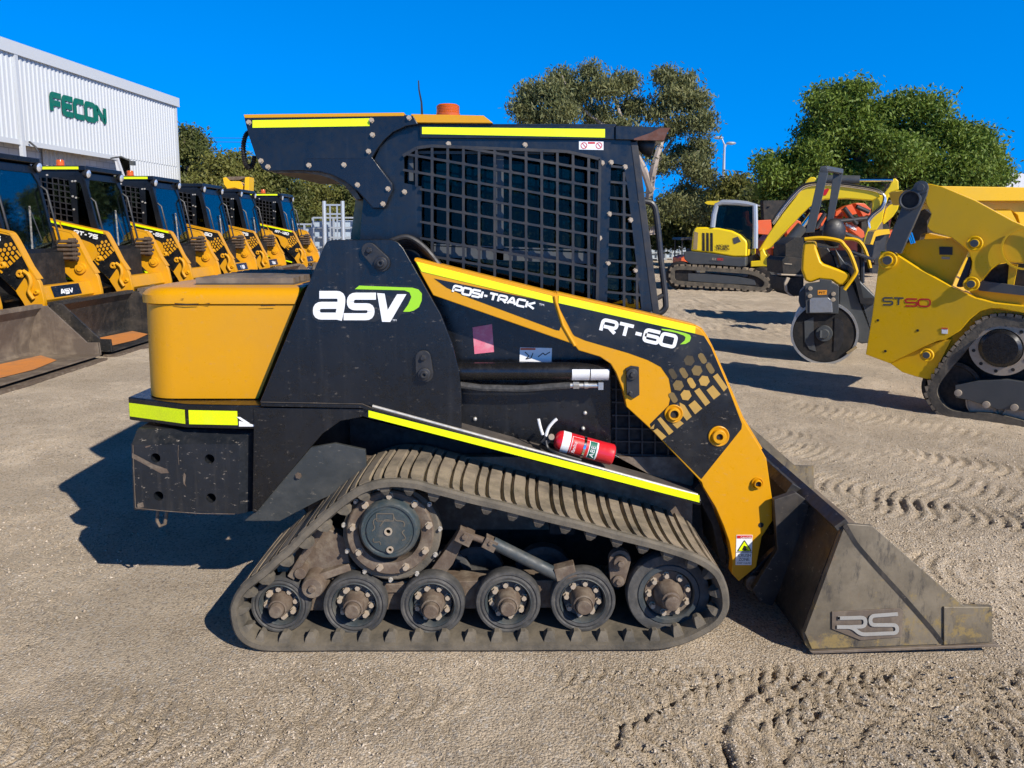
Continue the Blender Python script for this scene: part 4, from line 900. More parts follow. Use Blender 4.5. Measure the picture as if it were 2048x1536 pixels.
# ------------------------------------------------------------------ the row of parked track loaders on the left
SC = 1.17
def row_loader(X, Y, txt, label, lit=True, tapes=True, bcol='bucket_dark', couplers=True, badge=True, shade='glass_blue', ybucket=0, tall=1.0):
    g = gz(X, Y)
    R_ = thing('compact_track_loader', (X, Y, g), label, 'track loader', 'track loaders parked in a row')
    setorg((0,0,0))
    def Lp(px, py, yl, Y_=2.80, dx=0): p = W(px, py, Y_); return Vector(((p.x-IM.x+dx)*SC, yl, p.z*SC))
    def LL(pts, yl, Y_=2.80, dx=0): return [Lp(a, b, yl, Y_, dx) for a, b in pts]
    AYN, AYF = -.66, .60
    am = M['amber_row']
    # tracks
    for y0 in (-.86, .42):
        tk = MB(); q = resample([Vector((p.x, 0, p.z)) for p in cr(LL([p for p in OUT[::3]], 0), 6)], 60)
        tk.plate([p+Vector((0,y0,0)) for p in q], (0,.44,0)); mk('rubber_track', tk, M['rubber'], R_)
    for y0, s_ in ((AYN, 1), (AYF, 1)):
        ar = MB(); ar.plate(LL(ARM, y0), (0,.06,0)); a_ = mk('lift_arm', ar, am, R_, bevel=.006)
        lip = MB(); q = LL([(828,519),(1108,589),(1390,652),(1402,658),(1412,672),(1424,695),(1454,763),(1485,836),(1524,900)], y0)
        for i in range(len(q)-1): lip.bar(q[i]+Vector((0,.05,0)), q[i+1]+Vector((0,.05,0)), .11, .016, (0,0,1))
        mk('arm_edge_flange', lip, am, a_)
        if y0 == AYN:
            dc = MB(); dc.plate(LL(d1, y0-.003), (0,.001,0)); dc.plate(LL(d2, y0-.003), (0,.001,0)); mk('black_decal', dc, M['decal'], a_)
            if tapes:
                tp = MB(); tp.plate(LL([(832,523),(1104,592),(1106,606),(843,543)], y0-.006), (0,.001,0)); tp.plate(LL([(1118,591),(1391,653),(1390,667),(1117,606)], y0-.006), (0,.001,0)); mk('reflective_tape', tp, M['tape'], a_)
            lt = MB(); A = Lp(1190,668,y0-.008); B_ = Lp(1360,706,y0-.008); U = Lp(1190,636,y0-.008)-A; letters(lt, txt, (A, B_-A, U), .27, .22, .30, .22); mk('lettering', lt, M['white'], a_)
            hc = MB()
            for i, pts in enumerate([[(800,620),(850,585),(960,740),(920,785)], [(730,770),(800,715),(885,815),(810,873)], [(595,780),(650,745),(770,905),(718,945)], [(532,935),(600,880),(683,970),(605,1035)], [(435,905),(490,935),(568,1060),(512,1105),(440,1010)], [(190,1090),(225,1065),(368,1225),(318,1262)]]): hc.plate(LL(Z4(pts), y0-.006), (0,.001,0))
            for x, y, ty, a in hx: hc.plate(LL(Z4([(x+52*math.cos(math.radians(t+8)), y+62*math.sin(math.radians(t+8))) for t in range(0,360,60)]), y0-.006), (0,.001,0))
            mk('honeycomb_pattern', hc, am, a_)
            for p, r_ in (((1347,827),.045), ((1437,872),.05), ((1514,966),.032)):
                c = Lp(p[0], p[1], y0); mk('pin_boss', MB().lathe(c, (0,-1,0), [(0,r_),(.01,r_),(.03,r_*.7),(.03,r_*.35),(-.001,r_*.3),(-.001,.001)], 20), am, a_)
            th = MB(); c = [Lp(x, y, y0-.03) for x, y in ((1462,855),(1490,880),(1495,920),(1480,960),(1500,1000))]; th.tube(cr(c, 5, False), .022, 8); mk('auxiliary_pipe', th, am, a_)
    # cross member with badge
    cm = MB(); c = Lp(1500,1010,0); z0, z1 = c.z-.05, c.z+.15; xf = c.x-.02
    cm.plate([Vector((xf-.16,AYN+.05,z1)), Vector((xf-.02,AYN+.05,z1)), Vector((xf+.03,AYN+.05,z0+.04)), Vector((xf-.0,AYN+.05,z0)), Vector((xf-.16,AYN+.05,z0+.02))], (0,AYF-AYN-.05,0)); CMo = mk('arm_cross_member', cm, am, R_, bevel=.008)
    if badge:
        bb = MB(); p0 = Vector((xf+.0115,0,z1-.045)); p1 = Vector((xf+.0315,0,z0+.075)); off_ = Vector((.004,0,.002))
        n3 = Vector((1,0,.25)).normalized()*.004
        bb.add([Vector((xf-.012,-.30,z1-.01))+n3*2, Vector((xf-.012,.30,z1-.01))+n3*2, Vector((xf+.025,.30,z0+.06))+n3*2, Vector((xf+.025,-.30,z0+.06))+n3*2], [(0,1,2,3)]); mk('badge_plate', bb, M['decal'], CMo)
        lt = MB(); A = Vector((xf+.018,-.16,z0+.075))+n3*4; U = Vector((-.028,0,.075)); letters(lt, 'ASV' if badge is True else badge, (A, Vector((0,.30,0)), U), .28, .2, .2, .3); mk('lettering', lt, M['white'], CMo)
    # side plates joining the arm feet
    fp = MB(); fp.plate([Vector((xf-.10,y,z)) for y, z in ((AYN+.06,z0),(AYF,z0),(AYF,z0-.10),(.30,z0-.05),(-.32,z0-.05),(AYN+.06,z0-.12))], (.05,0,0)); mk('foot_gusset', fp, am, R_)
    # tower
    for y0 in (-.72, .68):
        tw = MB(); tw.plate(LL(TW, y0), (0,.03,0)); mk('tower', tw, M['black'], R_)
    cbx = MB(); cbx.plate(LL([(600,560),(1150,590),(1240,700),(1380,985),(1380,1090),(1250,1130),(700,1130),(600,1010)], -.55), (0,1.1,0)); mk('chassis', cbx, M['dark'], R_)
    fd = MB(); 
    for y0 in (-.88, .55): fd.plate(LL(DE+[(1403,1010),(742,830)], y0), (0,.33,0))
    mk('fender', fd, M['black'], R_)
    if tapes:
        tp = MB(); tp.plate(LL([(737,823),(1399,993),(1399,1007),(737,836)], -.884), (0,.002,0)); mk('reflective_tape', tp, M['tape'], R_)
    hdm = MB(); hdm.plate(LL([(300,600),(620,574),(560,800),(310,800)], -.5, 2.93), (0,1.0,0)); mk('engine_hood', hdm, am, R_, bevel=.05)
    # cab
    dx = -.09; YB_ = 3.08; hw = .50; lean = [(836,249),(1236,252),(1262,283),(1268,330),(1322,624),(1322,660),(715,560),(727,396),(744,330),(762,290),(790,264)]
    win = [(808,314),(862,300),(1134,303),(1180,320),(1190,600),(1080,590),(860,530),(843,480)]
    wf = [(1222,330),(1250,335),(1262,390),(1295,612),(1216,606)]
    cb = None
    for y0 in (-hw, hw-.04):
        sdm = MB(); sdm.plate(LL(lean, y0, YB_, dx), (0,.04,0), [list(reversed(LL(win, y0, YB_, dx))), list(reversed(LL(wf, y0, YB_, dx)))])
        if cb is None: cb = mk('cab', sdm, M['cabblack'], R_)
        else: mk('cab_side', sdm, M['cabblack'], cb)
        gw = MB(); gw.plate(LL([(790,290),(1258,300),(1300,620),(830,540)], y0+.018, YB_, dx), (0,.004,0)); mk('side_window', gw, M['glass'], cb)
        gm_ = MB(); xs = [p[0] for p in win]
        x = 830
        while x < 1190:
            for a, b in clip(win, (x, 200), (0, 1)): gm_.bar(Lp(x,200+a,y0-.006,YB_,dx), Lp(x,200+b,y0-.006,YB_,dx), .016, .01, (0,1,0))
            x += 36
        y = 180
        while y < 640:
            for a, b in clip(win, (800, y), (1, .17)): gm_.bar(Lp(800+a,y+.17*a,y0-.008,YB_,dx), Lp(800+b,y+.17*b,y0-.008,YB_,dx), .016, .01, (0,1,0))
            y += 37
        mk('window_guard', gm_, M['plastic'], cb)
    zt = Lp(1000,250,0,YB_,dx).z; xr0 = Lp(800,250,0,YB_,dx).x; xr1 = Lp(1262,250,0,YB_,dx).x
    rf = MB(); rf.box((xr0,-hw-.02,zt-.02),(xr1+.08,hw+.02,zt+.05)); mk('roof_panel', rf, M['cabblack'], cb, bevel=.012)
    rw = MB(); rw.plate(LL([(727,396),(744,330),(762,290),(790,264),(800,270),(760,340),(740,400),(735,560),(715,560)], -hw+.04, YB_, dx), (0,2*hw-.08,0)); mk('cab_rear_frame', rw, M['cabblack'], cb)
    if tapes:
        tp = MB(); tp.box((xr0+.25,-hw-.0235,zt-.002),(xr1-.02,-hw-.0215,zt+.035)); mk('reflective_tape', tp, M['tape'], cb)
    # front: frame and door glass leaning back
    ptop = Lp(1264,290,0,YB_,dx); pbot = Lp(1342,745,0,YB_,dx); sl_ = (pbot-ptop)
    def FP(t, y, o=0): return ptop+sl_*t+Vector((o, y, 0))
    outer = [FP(-.04,-hw),FP(-.04,hw),FP(1.0,hw),FP(1.0,-hw)]; inner_ = [FP(.05,-hw+.12),FP(.05,hw-.12),FP(.16,hw-.05),FP(.86,hw-.05),FP(.95,hw-.12),FP(.95,-hw+.12),FP(.86,-hw+.05),FP(.16,-hw+.05)]
    df = MB(); df.plate(outer, (.035,0,0), [list(reversed(inner_))]); mk('door_frame', df, M['cabblack'], cb)
    gd = MB(); gd.plate([p+Vector((.02,0,0)) for p in inner_], (.006,0,0)); mk('door_window', gd, M[shade], cb)
    wp_ = MB(); wp_.bar(FP(.95,-.05,.045), FP(.45,.12,.045), .02, .012); wp_.bar(FP(.46,.10,.05), FP(.86,.18,.05), .012, .01); mk('wiper', wp_, M['plastic'], cb)
    dhn = MB(); dhn.tube([FP(.2,hw-.02,.04),FP(.25,hw-.02,.10),FP(.85,hw-.02,.10),FP(.9,hw-.02,.04)], .014, 6); dhn.tube([FP(.3,-hw+.02,.04),FP(.35,-hw+.02,.09),FP(.8,-hw+.02,.09),FP(.85,-hw+.02,.04)], .014, 6); mk('door_handle_rail', dhn, M['plastic'], cb)
    for y in (-hw+.03, hw-.03):
        c = Vector((xr1+.06, y, zt-.06)); lb = MB().lathe(c, (1,0,-.15), [(-.05,.03),(0,.065),(.03,.07),(.035,.06)], 16); l_ = mk('work_light', lb, M['plastic'], cb)
        mk('light_lens', MB().lathe(c+Vector((.034,0,-.005)), (1,0,-.15), [(0,.058),(.012,.04),(.014,.001)], 16), M['lamp'], l_)
    bo = MB()
    for x, y in ((897,285),(1050,287),(1204,326),(1199,420),(1199,500),(1222,325),(1219,428),(950,285)): bo.lathe(Lp(x,y,-hw-.001,YB_,dx), (0,-1,0), [(0,.016),(.012,.014),(.014,.001)], 8)
    mk('bolt', bo, M['boltb'], cb)
    st = MB(); cx_ = Lp(960,500,0,YB_).x; st.box((cx_,-.25,1.0),(cx_+.5,.25,1.15)); st.box((cx_-.08,-.25,1.1),(cx_+.06,.25,1.85)); mk('operator_seat', st, M['plastic'], R_, bevel=.03)
    lb_ = MB(); lb_.box((pbot.x-.02,-.5,.45),(pbot.x+.10,.5,pbot.z)); mk('front_lower_panel', lb_, M['dark'], R_)
    if lit:
        c = Vector((xr0+.55, -.12, zt+.05)); b_ = mk('beacon', MB().lathe(c, (0,0,1), [(0,.07),(.03,.075),(.04,.055),(.10,.055),(.115,.048),(.12,.001)], 18), M['lens'], R_)
    if couplers:
        cp = MB(); q0 = Lp(1440,700,0)
        for i in range(5):
            z = q0.z-.02-.055*i; cp.cyl((q0.x-.22,AYF-.10,z),(q0.x+.04+.02*(i % 2),AYF-.10,z),.022,10); cp.cyl((q0.x-.02,AYF-.10,z),(q0.x+.02,AYF-.10,z),.032,10)
        mk('hydraulic_coupler', cp, M['coupler'], R_)
        cp = MB(); cp.box((q0.x-.10,AYF-.065,q0.z-.28),(q0.x-.02,AYF-.012,q0.z+.02)); mk('coupler_block', cp, M['coupler'], R_)
    pin = MB(); c = Lp(1440,870,AYF-.002); pin.lathe(c, (0,-1,0), [(0,.075),(.03,.07),(.03,.04),(.05,.038),(.05,.001)], 18); mk('pin_boss', pin, am, R_)
    # bucket (faces +x): side plates, back, floor, edge
    hb = .90; dxb = ybucket
    prf = [(1686,1050),(1606,1268),(1611,1290),(1622,1303),(1888,1303),(1985,1303),(1985,1238),(1928,1236),(1745,1052),(1695,1048)]
    bk0 = None
    for y0 in (-hb, hb-.025):
        b_ = MB(); b_.plate([Lp(a, b, y0, 2.62, dxb) for a, b in prf], (0,.025,0)); o = mk('bucket' if bk0 is None else 'side_plate', b_, M[bcol], bk0 or R_, bevel=.003); bk0 = bk0 or o
        b_ = MB(); yy = y0-.02 if y0 < 0 else y0+.005; b_.plate([Lp(a, b, yy, 2.62, dxb) for a, b in ((1888,1238),(1985,1238),(1985,1300),(1888,1300))], (0,.04,0)); mk('wear_block', b_, M[bcol], bk0)
    sh = MB(); cs_ = [Lp(a, b, -hb+.026, 2.62, dxb) for a, b in ((1680,1050),(1645,1150),(1606,1262),(1610,1288),(1626,1301),(1990,1301))]; in_ = [Lp(a, b, -hb+.026, 2.62, dxb) for a, b in ((1694,1050),(1657,1152),(1620,1262),(1622,1282),(1634,1293),(1990,1295))]
    sh.plate(cs_+list(reversed(in_)), (0,2*hb-.052,0)); mk('bucket_shell', sh, M[bcol], bk0)
    rs = MB(); p = [Lp(a, 1290, 0, 2.62, dxb) for a in (1640,1985)]; zf = Lp(1700,1294.4,0,2.62,dxb).z
    rs.sheet([Vector((p[0].x+.08,-hb*.8,zf+.006)), Vector((p[1].x-.18,-hb*.7,zf+.006)), Vector((p[1].x-.12,-.1,zf+.006)), Vector((p[1].x-.22,hb*.5,zf+.006)), Vector((p[0].x+.15,hb*.85,zf+.006)), Vector((p[0].x+.04,0,zf+.006))]); mk('rusty_floor_patch', rs, M['bucket_rust'], bk0)
    ce = MB(); e0 = Lp(1940,1303,0,2.62,dxb); e1 = Lp(2015,1303,0,2.62,dxb); ce.box((e0.x,-hb-.02,.0),(e1.x,hb+.02,.03)); mk('cutting_edge', ce, M['rust'], bk0)
    tb_ = MB(); t0 = Lp(1690,1052,0,2.62,dxb); tb_.box((t0.x-.04,-hb+.001,t0.z-.02),(t0.x+.05,hb-.001,t0.z+.02)); tb_.plate([t0+Vector((.05,-hb+.03,-.02)), t0+Vector((-.07,-hb+.03,-.16)), t0+Vector((-.04,-hb+.03,-.02))], (0,2*hb-.06,0)); mk('top_edge_bar', tb_, M[bcol], bk0)
    cy = MB()
    for y in (-.38,.38): cy.cyl((xf-.08,y,z0), (t0.x-.10,y,.32), .035, 12)
    mk('tilt_cylinder', cy, M['chrome'], R_)
    la = MB()
    for y in (AYN+.03, AYF+.03): la.plate([Vector((p.x,y,p.z)) for p in LL([(1470,1060),(1530,1060),(1560,1110),(1540,1200),(1480,1180)], 0)], (0,.05,0))
    mk('bucket_link', la, M['bucket_dark'], R_)
    return R_
KX = -5.82-(W(1390,652,2.8).x-IM.x)*SC
rows = [
 (7.55, 'RT-75', 'nearest loader of the row, cut by the left edge, brown bucket with orange rust', True, True, 'bucket_brown'),
 (9.6, 'RT-75', 'second loader of the row, white lettered badge on its yellow cross member, black rusty bucket', False, False, 'bucket_dark'),
 (11.7, 'RT-75', 'loader lettered RT-75 with yellow roof tape and orange beacon, third in the row', True, True, 'bucket_brown'),
 (13.8, 'RT-65', 'compact track loader lettered RT-65 with yellow arm tape and orange beacon, fourth in the row', True, True, 'bucket_brown'),
 (15.9, 'RT-60', 'loader without tape or beacon beside the RT-65 one, fifth in the row', False, False, 'bucket_dark'),
 (18.0, 'RT-75', 'sixth loader of the row, RT-75 on its arm, no tape, beside the RT-120 one', False, False, 'bucket_brown'),
 (20.1, 'RT-120', 'farthest compact track loader of the row, lettered RT-120, with yellow tape and beacon', True, True, 'bucket_brown')]
for i, (Y, t, lb, lit, tapes, bc_) in enumerate(rows):
    row_loader(KX+(.3 if i == 6 else 0), Y, t, lb, lit, tapes, bc_, badge=(True if i in (1,) else ('19' if i == 4 else ('162' if i == 5 else ('41' if i == 6 else False)))))
# ------------------------------------------------------------------ machines on the right
def pl(mb, pts, Y, m, t, dz=0): 
    mb.plate([W(a, b, Y, m) for a, b in pts], nrm(m)*t); return mb
def C4(pts): return [(1700+x/2.954, 340+y/2.954) for x, y in pts]
def C3(pts): return [(1560+x/3.657, 320+y/3.657) for x, y in pts]
def C2(pts): return [(1320+x/5.909, 380+y/5.909) for x, y in pts]
def C1(pts): return [(1280+x/2.6667, 320+y/2.6667) for x, y in pts]
# ---- bright yellow compact track loader (ST50)
mS = -.8; YS = 9.25; nS = nrm(mS)
pS = W(1900,838,YS,mS)
ST = thing('compact_track_loader', (4.0, 6.6, 0), 'bright yellow track loader lettered ST50 with grey arm link, at the right edge', 'track loader')
b = pl(MB(), C4([(180,480),(250,480),(275,500),(400,580),(600,690),(740,755),(850,785),(1100,812),(1100,860),(900,820),(830,818),(770,835),(710,880),(650,950),(565,1003),(520,1010),(470,1030),(235,1143),(105,1095),(92,1090),(130,860),(165,590)]), YS, mS, .10)
SB = mk('body_side', b, M['wn'], ST, bevel=.006)
b = pl(MB(), C4([(235,1141),(470,1030),(562,1004),(600,1000),(480,1240),(395,1222),(310,1195)]), YS+.05, mS, .5); mk('lower_frame', b, M['wn'], ST, bevel=.004)
b = pl(MB(), C4([(565,1003),(650,950),(710,880),(770,836),(830,819),(1100,850),(1100,900),(880,865),(800,890),(760,920),(640,1080),(560,1180),(480,1243),(470,1240),(600,1000)]), YS+.12, mS, .5); mk('wheel_arch', b, M['wn'], ST)
b = pl(MB(), C4([(450,80),(475,82),(545,98),(740,180),(960,300),(1100,360),(1100,560),(1028,548),(930,545),(880,555),(830,590),(780,650),(740,690),(715,700),(690,690),(690,650),(715,600),(720,540),(700,480),(660,445),(600,400),(500,370),(470,355),(455,330),(480,260),(450,200),(445,160)]), YS+.02, mS, .10); SA = mk('lift_arm', b, M['wn'], ST, bevel=.006)
b = pl(MB(), C4([(300,440),(440,408),(600,402),(700,480),(690,500),(620,640),(600,690),(400,580),(280,500)]), YS+.16, mS, .04); mk('inner_panel', b, M['wn'], ST)
b = pl(MB(), C4([(410,390),(445,370),(575,400),(560,410),(440,412),(410,440)]), YS+.9, mS, .3); mk('far_arm', b, M['wn'], ST)
b = pl(MB(), C4([(430,68),(455,80),(463,105),(452,150),(300,495),(215,475),(215,440),(310,210),(312,160),(330,145),(375,100),(395,75)]), YS-.02, mS, .05); LK = mk('arm_link', b, M['wngrey'], ST, bevel=.005)
c = W(*C4([(357,177)])[0], YS-.025, mS); mk('link_eye', MB().lathe(c, -nS, [(0,.085),(.025,.085),(.028,.075),(.024,.068),(-.03,.066)], 28), M['wngrey'], LK)
mk('bore', MB().lathe(c-nS*.004, -nS, [(0,.066),(.002,.066),(.002,.001)], 24), M['dark'], LK)
c = W(*C4([(420,103)])[0], YS-.025, mS); mk('link_pin', MB().lathe(c, -nS, [(0,.055),(.02,.055),(.022,.03),(.035,.028),(.035,.001)], 20), M['wngrey'], LK)
b = pl(MB(), C4([(400,250),(440,230),(482,262),(455,300),(458,370),(420,380),(400,440),(330,440),(380,330)]), YS+.3, mS, .2); mk('dark_link_bracket', b, M['dark'], ST)  # dark-coloured bracket set back behind the arm link
for a_, b_ in (((345,390),(362,438)),((352,380),(372,435)),((362,370),(382,432))):
    mk('hydraulic_hose', MB().cyl(W(*C4([a_])[0], YS+.1, mS), W(*C4([b_])[0], YS+.1, mS), .008, 8), M['chrome'], ST)
for x, y, r in ((225,533,.075),(738,433,.06),(718,673,.06),(455,1092,.055)):
    c = W(*C4([(x,y)])[0], YS-.004, mS); o = mk('pin_boss', MB().lathe(c, -nS, [(0,r),(.018,r),(.022,r*.9),(.014,r*.62),(.03,r*.58),(.032,r*.45)], 6 if False else 22), M['wn'], ST)
    mk('pin', MB().lathe(c-nS*.030, -nS, [(0,r*.5),(.008,r*.48),(.008,.001)], 18), M['wngrey'], o)
c = W(*C4([(1040,462)])[0], YS+.0, mS); mk('hole_rim', MB().lathe(c, -nS, [(0,.17),(.012,.17),(.012,.155),(0,.155)], 30, True), M['wn'], SA)
b = pl(MB(), C4([(745,650),(1100,700),(1100,750),(760,712)]), YS+.08, mS, .05); mk('cylinder_guard', b, M['wngrey'], ST)
b = pl(MB(), C4([(625,690),(700,510),(715,520),(718,560),(690,660),(660,695)]), YS+.06, mS, .08); mk('tilt_cylinder_cover', b, M['plastic'], ST, bevel=.02)
b = pl(MB(), C4([(690,700),(1100,700),(1100,820),(850,785),(740,755)]), YS+.14, mS, .3); mk('rear_deck', b, M['wn'], ST)
b = pl(MB(), C4([(785,655),(830,590),(880,558),(930,548),(1100,560),(1100,720),(960,680)]), YS+.2, mS, .05); mk('engine_bay', b, M['dark'], ST)
b = pl(MB(), C4([(940,550),(990,560),(965,690),(930,680)]), YS+.15, mS, .04); mk('frame_post', b, M['wn'], ST)
lt = MB(); x0, y0 = C4([(190,800)])[0]; x1, y1 = C4([(322,803)])[0]; letters(lt, 'ST', frame(x0,y0,x1,y1,16.8,YS,mS,.0015), .18, .12, .05, .35); mk('lettering', lt, M['wngrey'], SB)
lt = MB(); x0, y0 = C4([(322,807)])[0]; x1, y1 = C4([(480,811)])[0]; letters(lt, '50', frame(x0,y0,x1,y1,17.0,YS,mS,.0015), .18, .12, .05, .35); mk('lettering', lt, M['redtext'], SB)
for x, y in ((165,888),(400,948),(209,1070)):
    mk('bore', MB().lathe(W(*C4([(x,y)])[0], YS-.001, mS), -nS, [(0,.011),(.002,.011),(.002,.001)], 12), M['dark'], SB)
st = pl(MB(), C4([(541,930),(578,932),(577,968),(542,966)]), YS-.005, mS, .002); mk('warning_sticker', st, M['white'], SB)
st = pl(MB(), C4([(541,930),(578,932),(578,942),(541,940)]), YS-.007, mS, .001); mk('sticker_header', st, M['orange'], SB)
st = pl(MB(), C4([(527,453),(606,455),(605,502),(528,500)]), YS+.154, mS, .002); mk('data_plate', st, M['plastic'], ST)
st = pl(MB(), C4([(541,512),(590,514),(590,528),(541,526)]), YS+.154, mS, .002); mk('data_plate', st, M['bolt'], ST)
b = pl(MB(), C4([(185,500),(265,510),(400,595),(600,705),(740,770),(800,800),(640,940),(480,1020),(240,1120),(120,1080),(150,860)]), YS+.12, mS, 1.15); mk('hull', b, M['wn'], ST)
b = pl(MB(), C4([(470,110),(560,110),(740,200),(960,320),(1100,380),(1100,540),(930,530),(830,575),(740,470),(560,360)]), YS+1.15, mS, .08); mk('far_lift_arm', b, M['wn'], ST)
# track
tk = C4([(458,1330),(470,1270),(505,1210),(560,1130),(640,1030),(700,965),(760,905),(800,882),(850,868),(930,865),(1030,880),(1150,900),(1250,1000),(1300,1200),(1250,1500),(1150,1560),(1028,1530),(820,1490),(640,1470),(545,1445),(490,1395)])
q = resample([W(a, b, YS+.02, mS) for a, b in [(p.x, p.y) for p in cr([(x, y, 0) for x, y in tk], 5)]], 110)
cen = sum(q, Vector())/len(q); inner = [p+(cen-p).normalized()*.075 for p in q]
b = MB(); b.plate(q, nS*.45, [inner]); TK = mk('rubber_track', b, M['rubber_edge'], ST, bevel=.006)
b = MB()
for i in range(0, len(q), 2):
    d_ = (q[(i+1) % len(q)]-q[i-1]).normalized(); o_ = (q[i]-cen).normalized(); b.bar(q[i]+o_*.008, q[i]+nS*.45+o_*.008, .045, .03, o_)
mk('tread_lug', b, M['rubber'], TK)
c = W(*C4([(893,1050)])[0], YS+.06, mS); R = .225
mk('drive_sprocket', MB().lathe(c, -nS, [(0,R),(.02,R),(.022,R*.70),(.01,R*.68),(-.02,R*.65),(-.02,.001)], 40), M['bolt'], ST)
mk('drive_motor', MB().lathe(c, -nS, [(0,R*.68),(.05,R*.66),(.07,R*.55),(.07,.001)], 36), M['blackclean'], ST)
bo = MB(); u_ = nS.cross(Vector((0,0,1)))
for i in range(10):
    an_ = i*math.pi/5+.2; bo.lathe(c-nS*.02+(u_*math.cos(an_)+Vector((0,0,1))*math.sin(an_))*R*.85, -nS, [(0,.014),(.004,.014),(.004,.001)], 10)
mk('bolt', bo, M['dark'], ST)
b = pl(MB(), C4([(720,930),(1100,900),(1150,1300),(700,1230),(560,1180)]), YS+.2, mS, .3); mk('undercarriage_block', b, M['dark'], ST)
b = pl(MB(), C4([(620,1270),(760,1245),(930,1238),(1028,1252),(1150,1270),(1150,1440),(1000,1420),(870,1415),(760,1380),(700,1360),(622,1345)]), YS+.03, mS, .10); UF = mk('track_frame', b, M['wngrey'], ST, bevel=.006)
bo = MB()
for x, y in ((640,1316),(806,1385),(972,1402)): bo.lathe(W(*C4([(x,y)])[0], YS+.03, mS), -nS, [(0,.028),(.02,.028),(.022,.012),(.022,.001)], 14)
mk('bolt', bo, M['bolt'], UF)
b = MB()
for x, y, r in ((806,1375,.15),(975,1395,.15)): b.lathe(W(*C4([(x,y)])[0], YS+.08, mS), -nS, [(-.1,r),(0,r),(.004,r*.93),(-.01,r*.9),(-.01,.001)], 30)
mk('track_roller', b, M['bolt'], ST)
c = W(*C4([(600,1290)])[0], YS+.10, mS); mk('front_idler_wheel', MB().lathe(c, -nS, [(-.1,.23),(0,.23),(.004,.2),(-.02,.19),(-.02,.001)], 32), M['dark'], ST)
# ---- tandem roller
YR = 10.5; mR = -.40; nR = nrm(mR)
RO = thing('tandem_roller', (W(1650,700,YR).x, YR+.5, 0), 'yellow and grey ride-on roller with steel drum and roll bar, left of the ST50 loader', 'road roller')
c = W(*C3([(322,1268)])[0], YR, mR); Rr = .375
dr = MB().lathe(c, nR, [(.01,Rr*.97),(.01,Rr*.90),(.16,Rr*.88),(.16,.001)], 56)
dr.lathe(c, nR, [(0,Rr),(1.0,Rr),(1.0,Rr*.96),(0,Rr*.965)], 64, True); DR = mk('drum', dr, M['dark'], RO)
mk('drum_shell', MB().lathe(c-nR*.001, nR, [(0,Rr*1.002),(.99,Rr*1.002),(.99,Rr*.975),(.012,Rr*.93),(0,Rr*.93)], 64, True), M['silver'], DR)
mk('drum_face', MB().lathe(c+nR*.12, -nR, [(0,Rr*.6),(.02,Rr*.58),(.02,Rr*.38),(-.03,Rr*.36),(-.03,.001)], 40), M['plastic'], DR)
b = pl(MB(), C3([(178,1262),(205,1257),(235,1340),(262,1352),(265,1405),(215,1395),(180,1330)]), YR+.02, mR, .01); mk('scraper_plate', b, M['bolt'], DR)
for P_ in ([(178,1180),(245,1150),(250,1340),(265,1400),(210,1385),(180,1330)], [(400,1150),(465,1180),(465,1320),(430,1390),(392,1405)]): pass
b = pl(MB(), C3([(178,1180),(245,1150),(250,1340),(265,1400),(215,1385),(182,1330)]), YR+.0, mR, .02); mk('drum_support_plate', b, M['wngrey'], DR)
b = pl(MB(), C3([(400,1150),(465,1180),(465,1320),(430,1390),(392,1400)]), YR+.0, mR, .02); mk('drum_support_plate', b, M['plastic'], DR)
b = MB(); b.lathe(c-nR*.02, -nR, [(-.05,.10),(.02,.09),(.02,.06),(.05,.05),(.05,.001)], 24); b.bar(c-nR*.05+Vector((-.05,0,0)), c-nR*.05+Vector((.05,0,0)), .02, .09); mk('drum_motor', b, M['wngrey'], DR)
b = pl(MB(), C3([(185,905),(290,892),(290,870),(380,880),(380,900),(415,912),(432,925),(430,1090),(425,1125),(190,1122),(185,1000)]), YR-.06, mR, .08); FY = mk('drum_yoke', b, M['wngrey'], RO, bevel=.006)
b = pl(MB(), C3([(140,970),(190,920),(190,1090),(150,1075),(135,1030)]), YR+.05, mR, .5); mk('side_tank', b, M['wngrey'], FY)
b = pl(MB(), C3([(217,1020),(235,1008),(350,1006),(380,1030),(384,1115),(217,1117)]), YR-.075, mR, .014); mk('mirror_cover', b, M['silver'], FY, bevel=.004)
b = pl(MB(), C3([(276,952),(344,951),(342,985),(276,987)]), YR-.063, mR, .002); PLt = mk('number_plate', b, M['orange_sticker'], FY)
lt = MB(); x0, y0 = C3([(286,978)])[0]; x1, y1 = C3([(333,978)])[0]; bfont(lt, 'PIT', frame(x0,y0,x1,y1,4.5,YR-.063,mR,.002)); mk('lettering', lt, M['decal'], PLt)
bo = MB()
for x, y in ((221,940),(218,995),(390,980),(388,1022)): bo.lathe(W(*C3([(x,y)])[0], YR-.062, mR), -nR, [(0,.026),(.015,.022),(.016,.001)], 14)
mk('bolt', bo, M['bolt'], FY)
b = pl(MB(), C3([(172,600),(262,598),(268,650),(300,740),(320,760),(515,830),(505,880),(462,915),(430,920),(380,885),(290,875),(215,900),(182,880),(155,805),(160,700)]), YR+.02, mR, .95); HB = mk('yellow_housing', b, M['wn'], RO, bevel=.03)
b = pl(MB(), C3([(268,630),(350,640),(390,700),(420,790),(400,790),(320,760),(298,738),(275,660)]), YR+.25, mR, .5); mk('seat', b, M['plastic'], RO, bevel=.03)
b = MB(); b.ball(W(*C3([(395,530)])[0], YR+.5, mR), .15, 10, (.95,.55,1.15)); mk('seat_back', b, M['plastic'], RO)
b = pl(MB(), C3([(400,640),(440,700),(480,760),(560,860),(700,1000),(700,1330),(600,1345),(560,1330),(480,1140),(430,1060),(432,930),(505,900),(520,830),(440,790)]), YR+.1, mR, .6); mk('chassis', b, M['wngrey'], RO, bevel=.02)
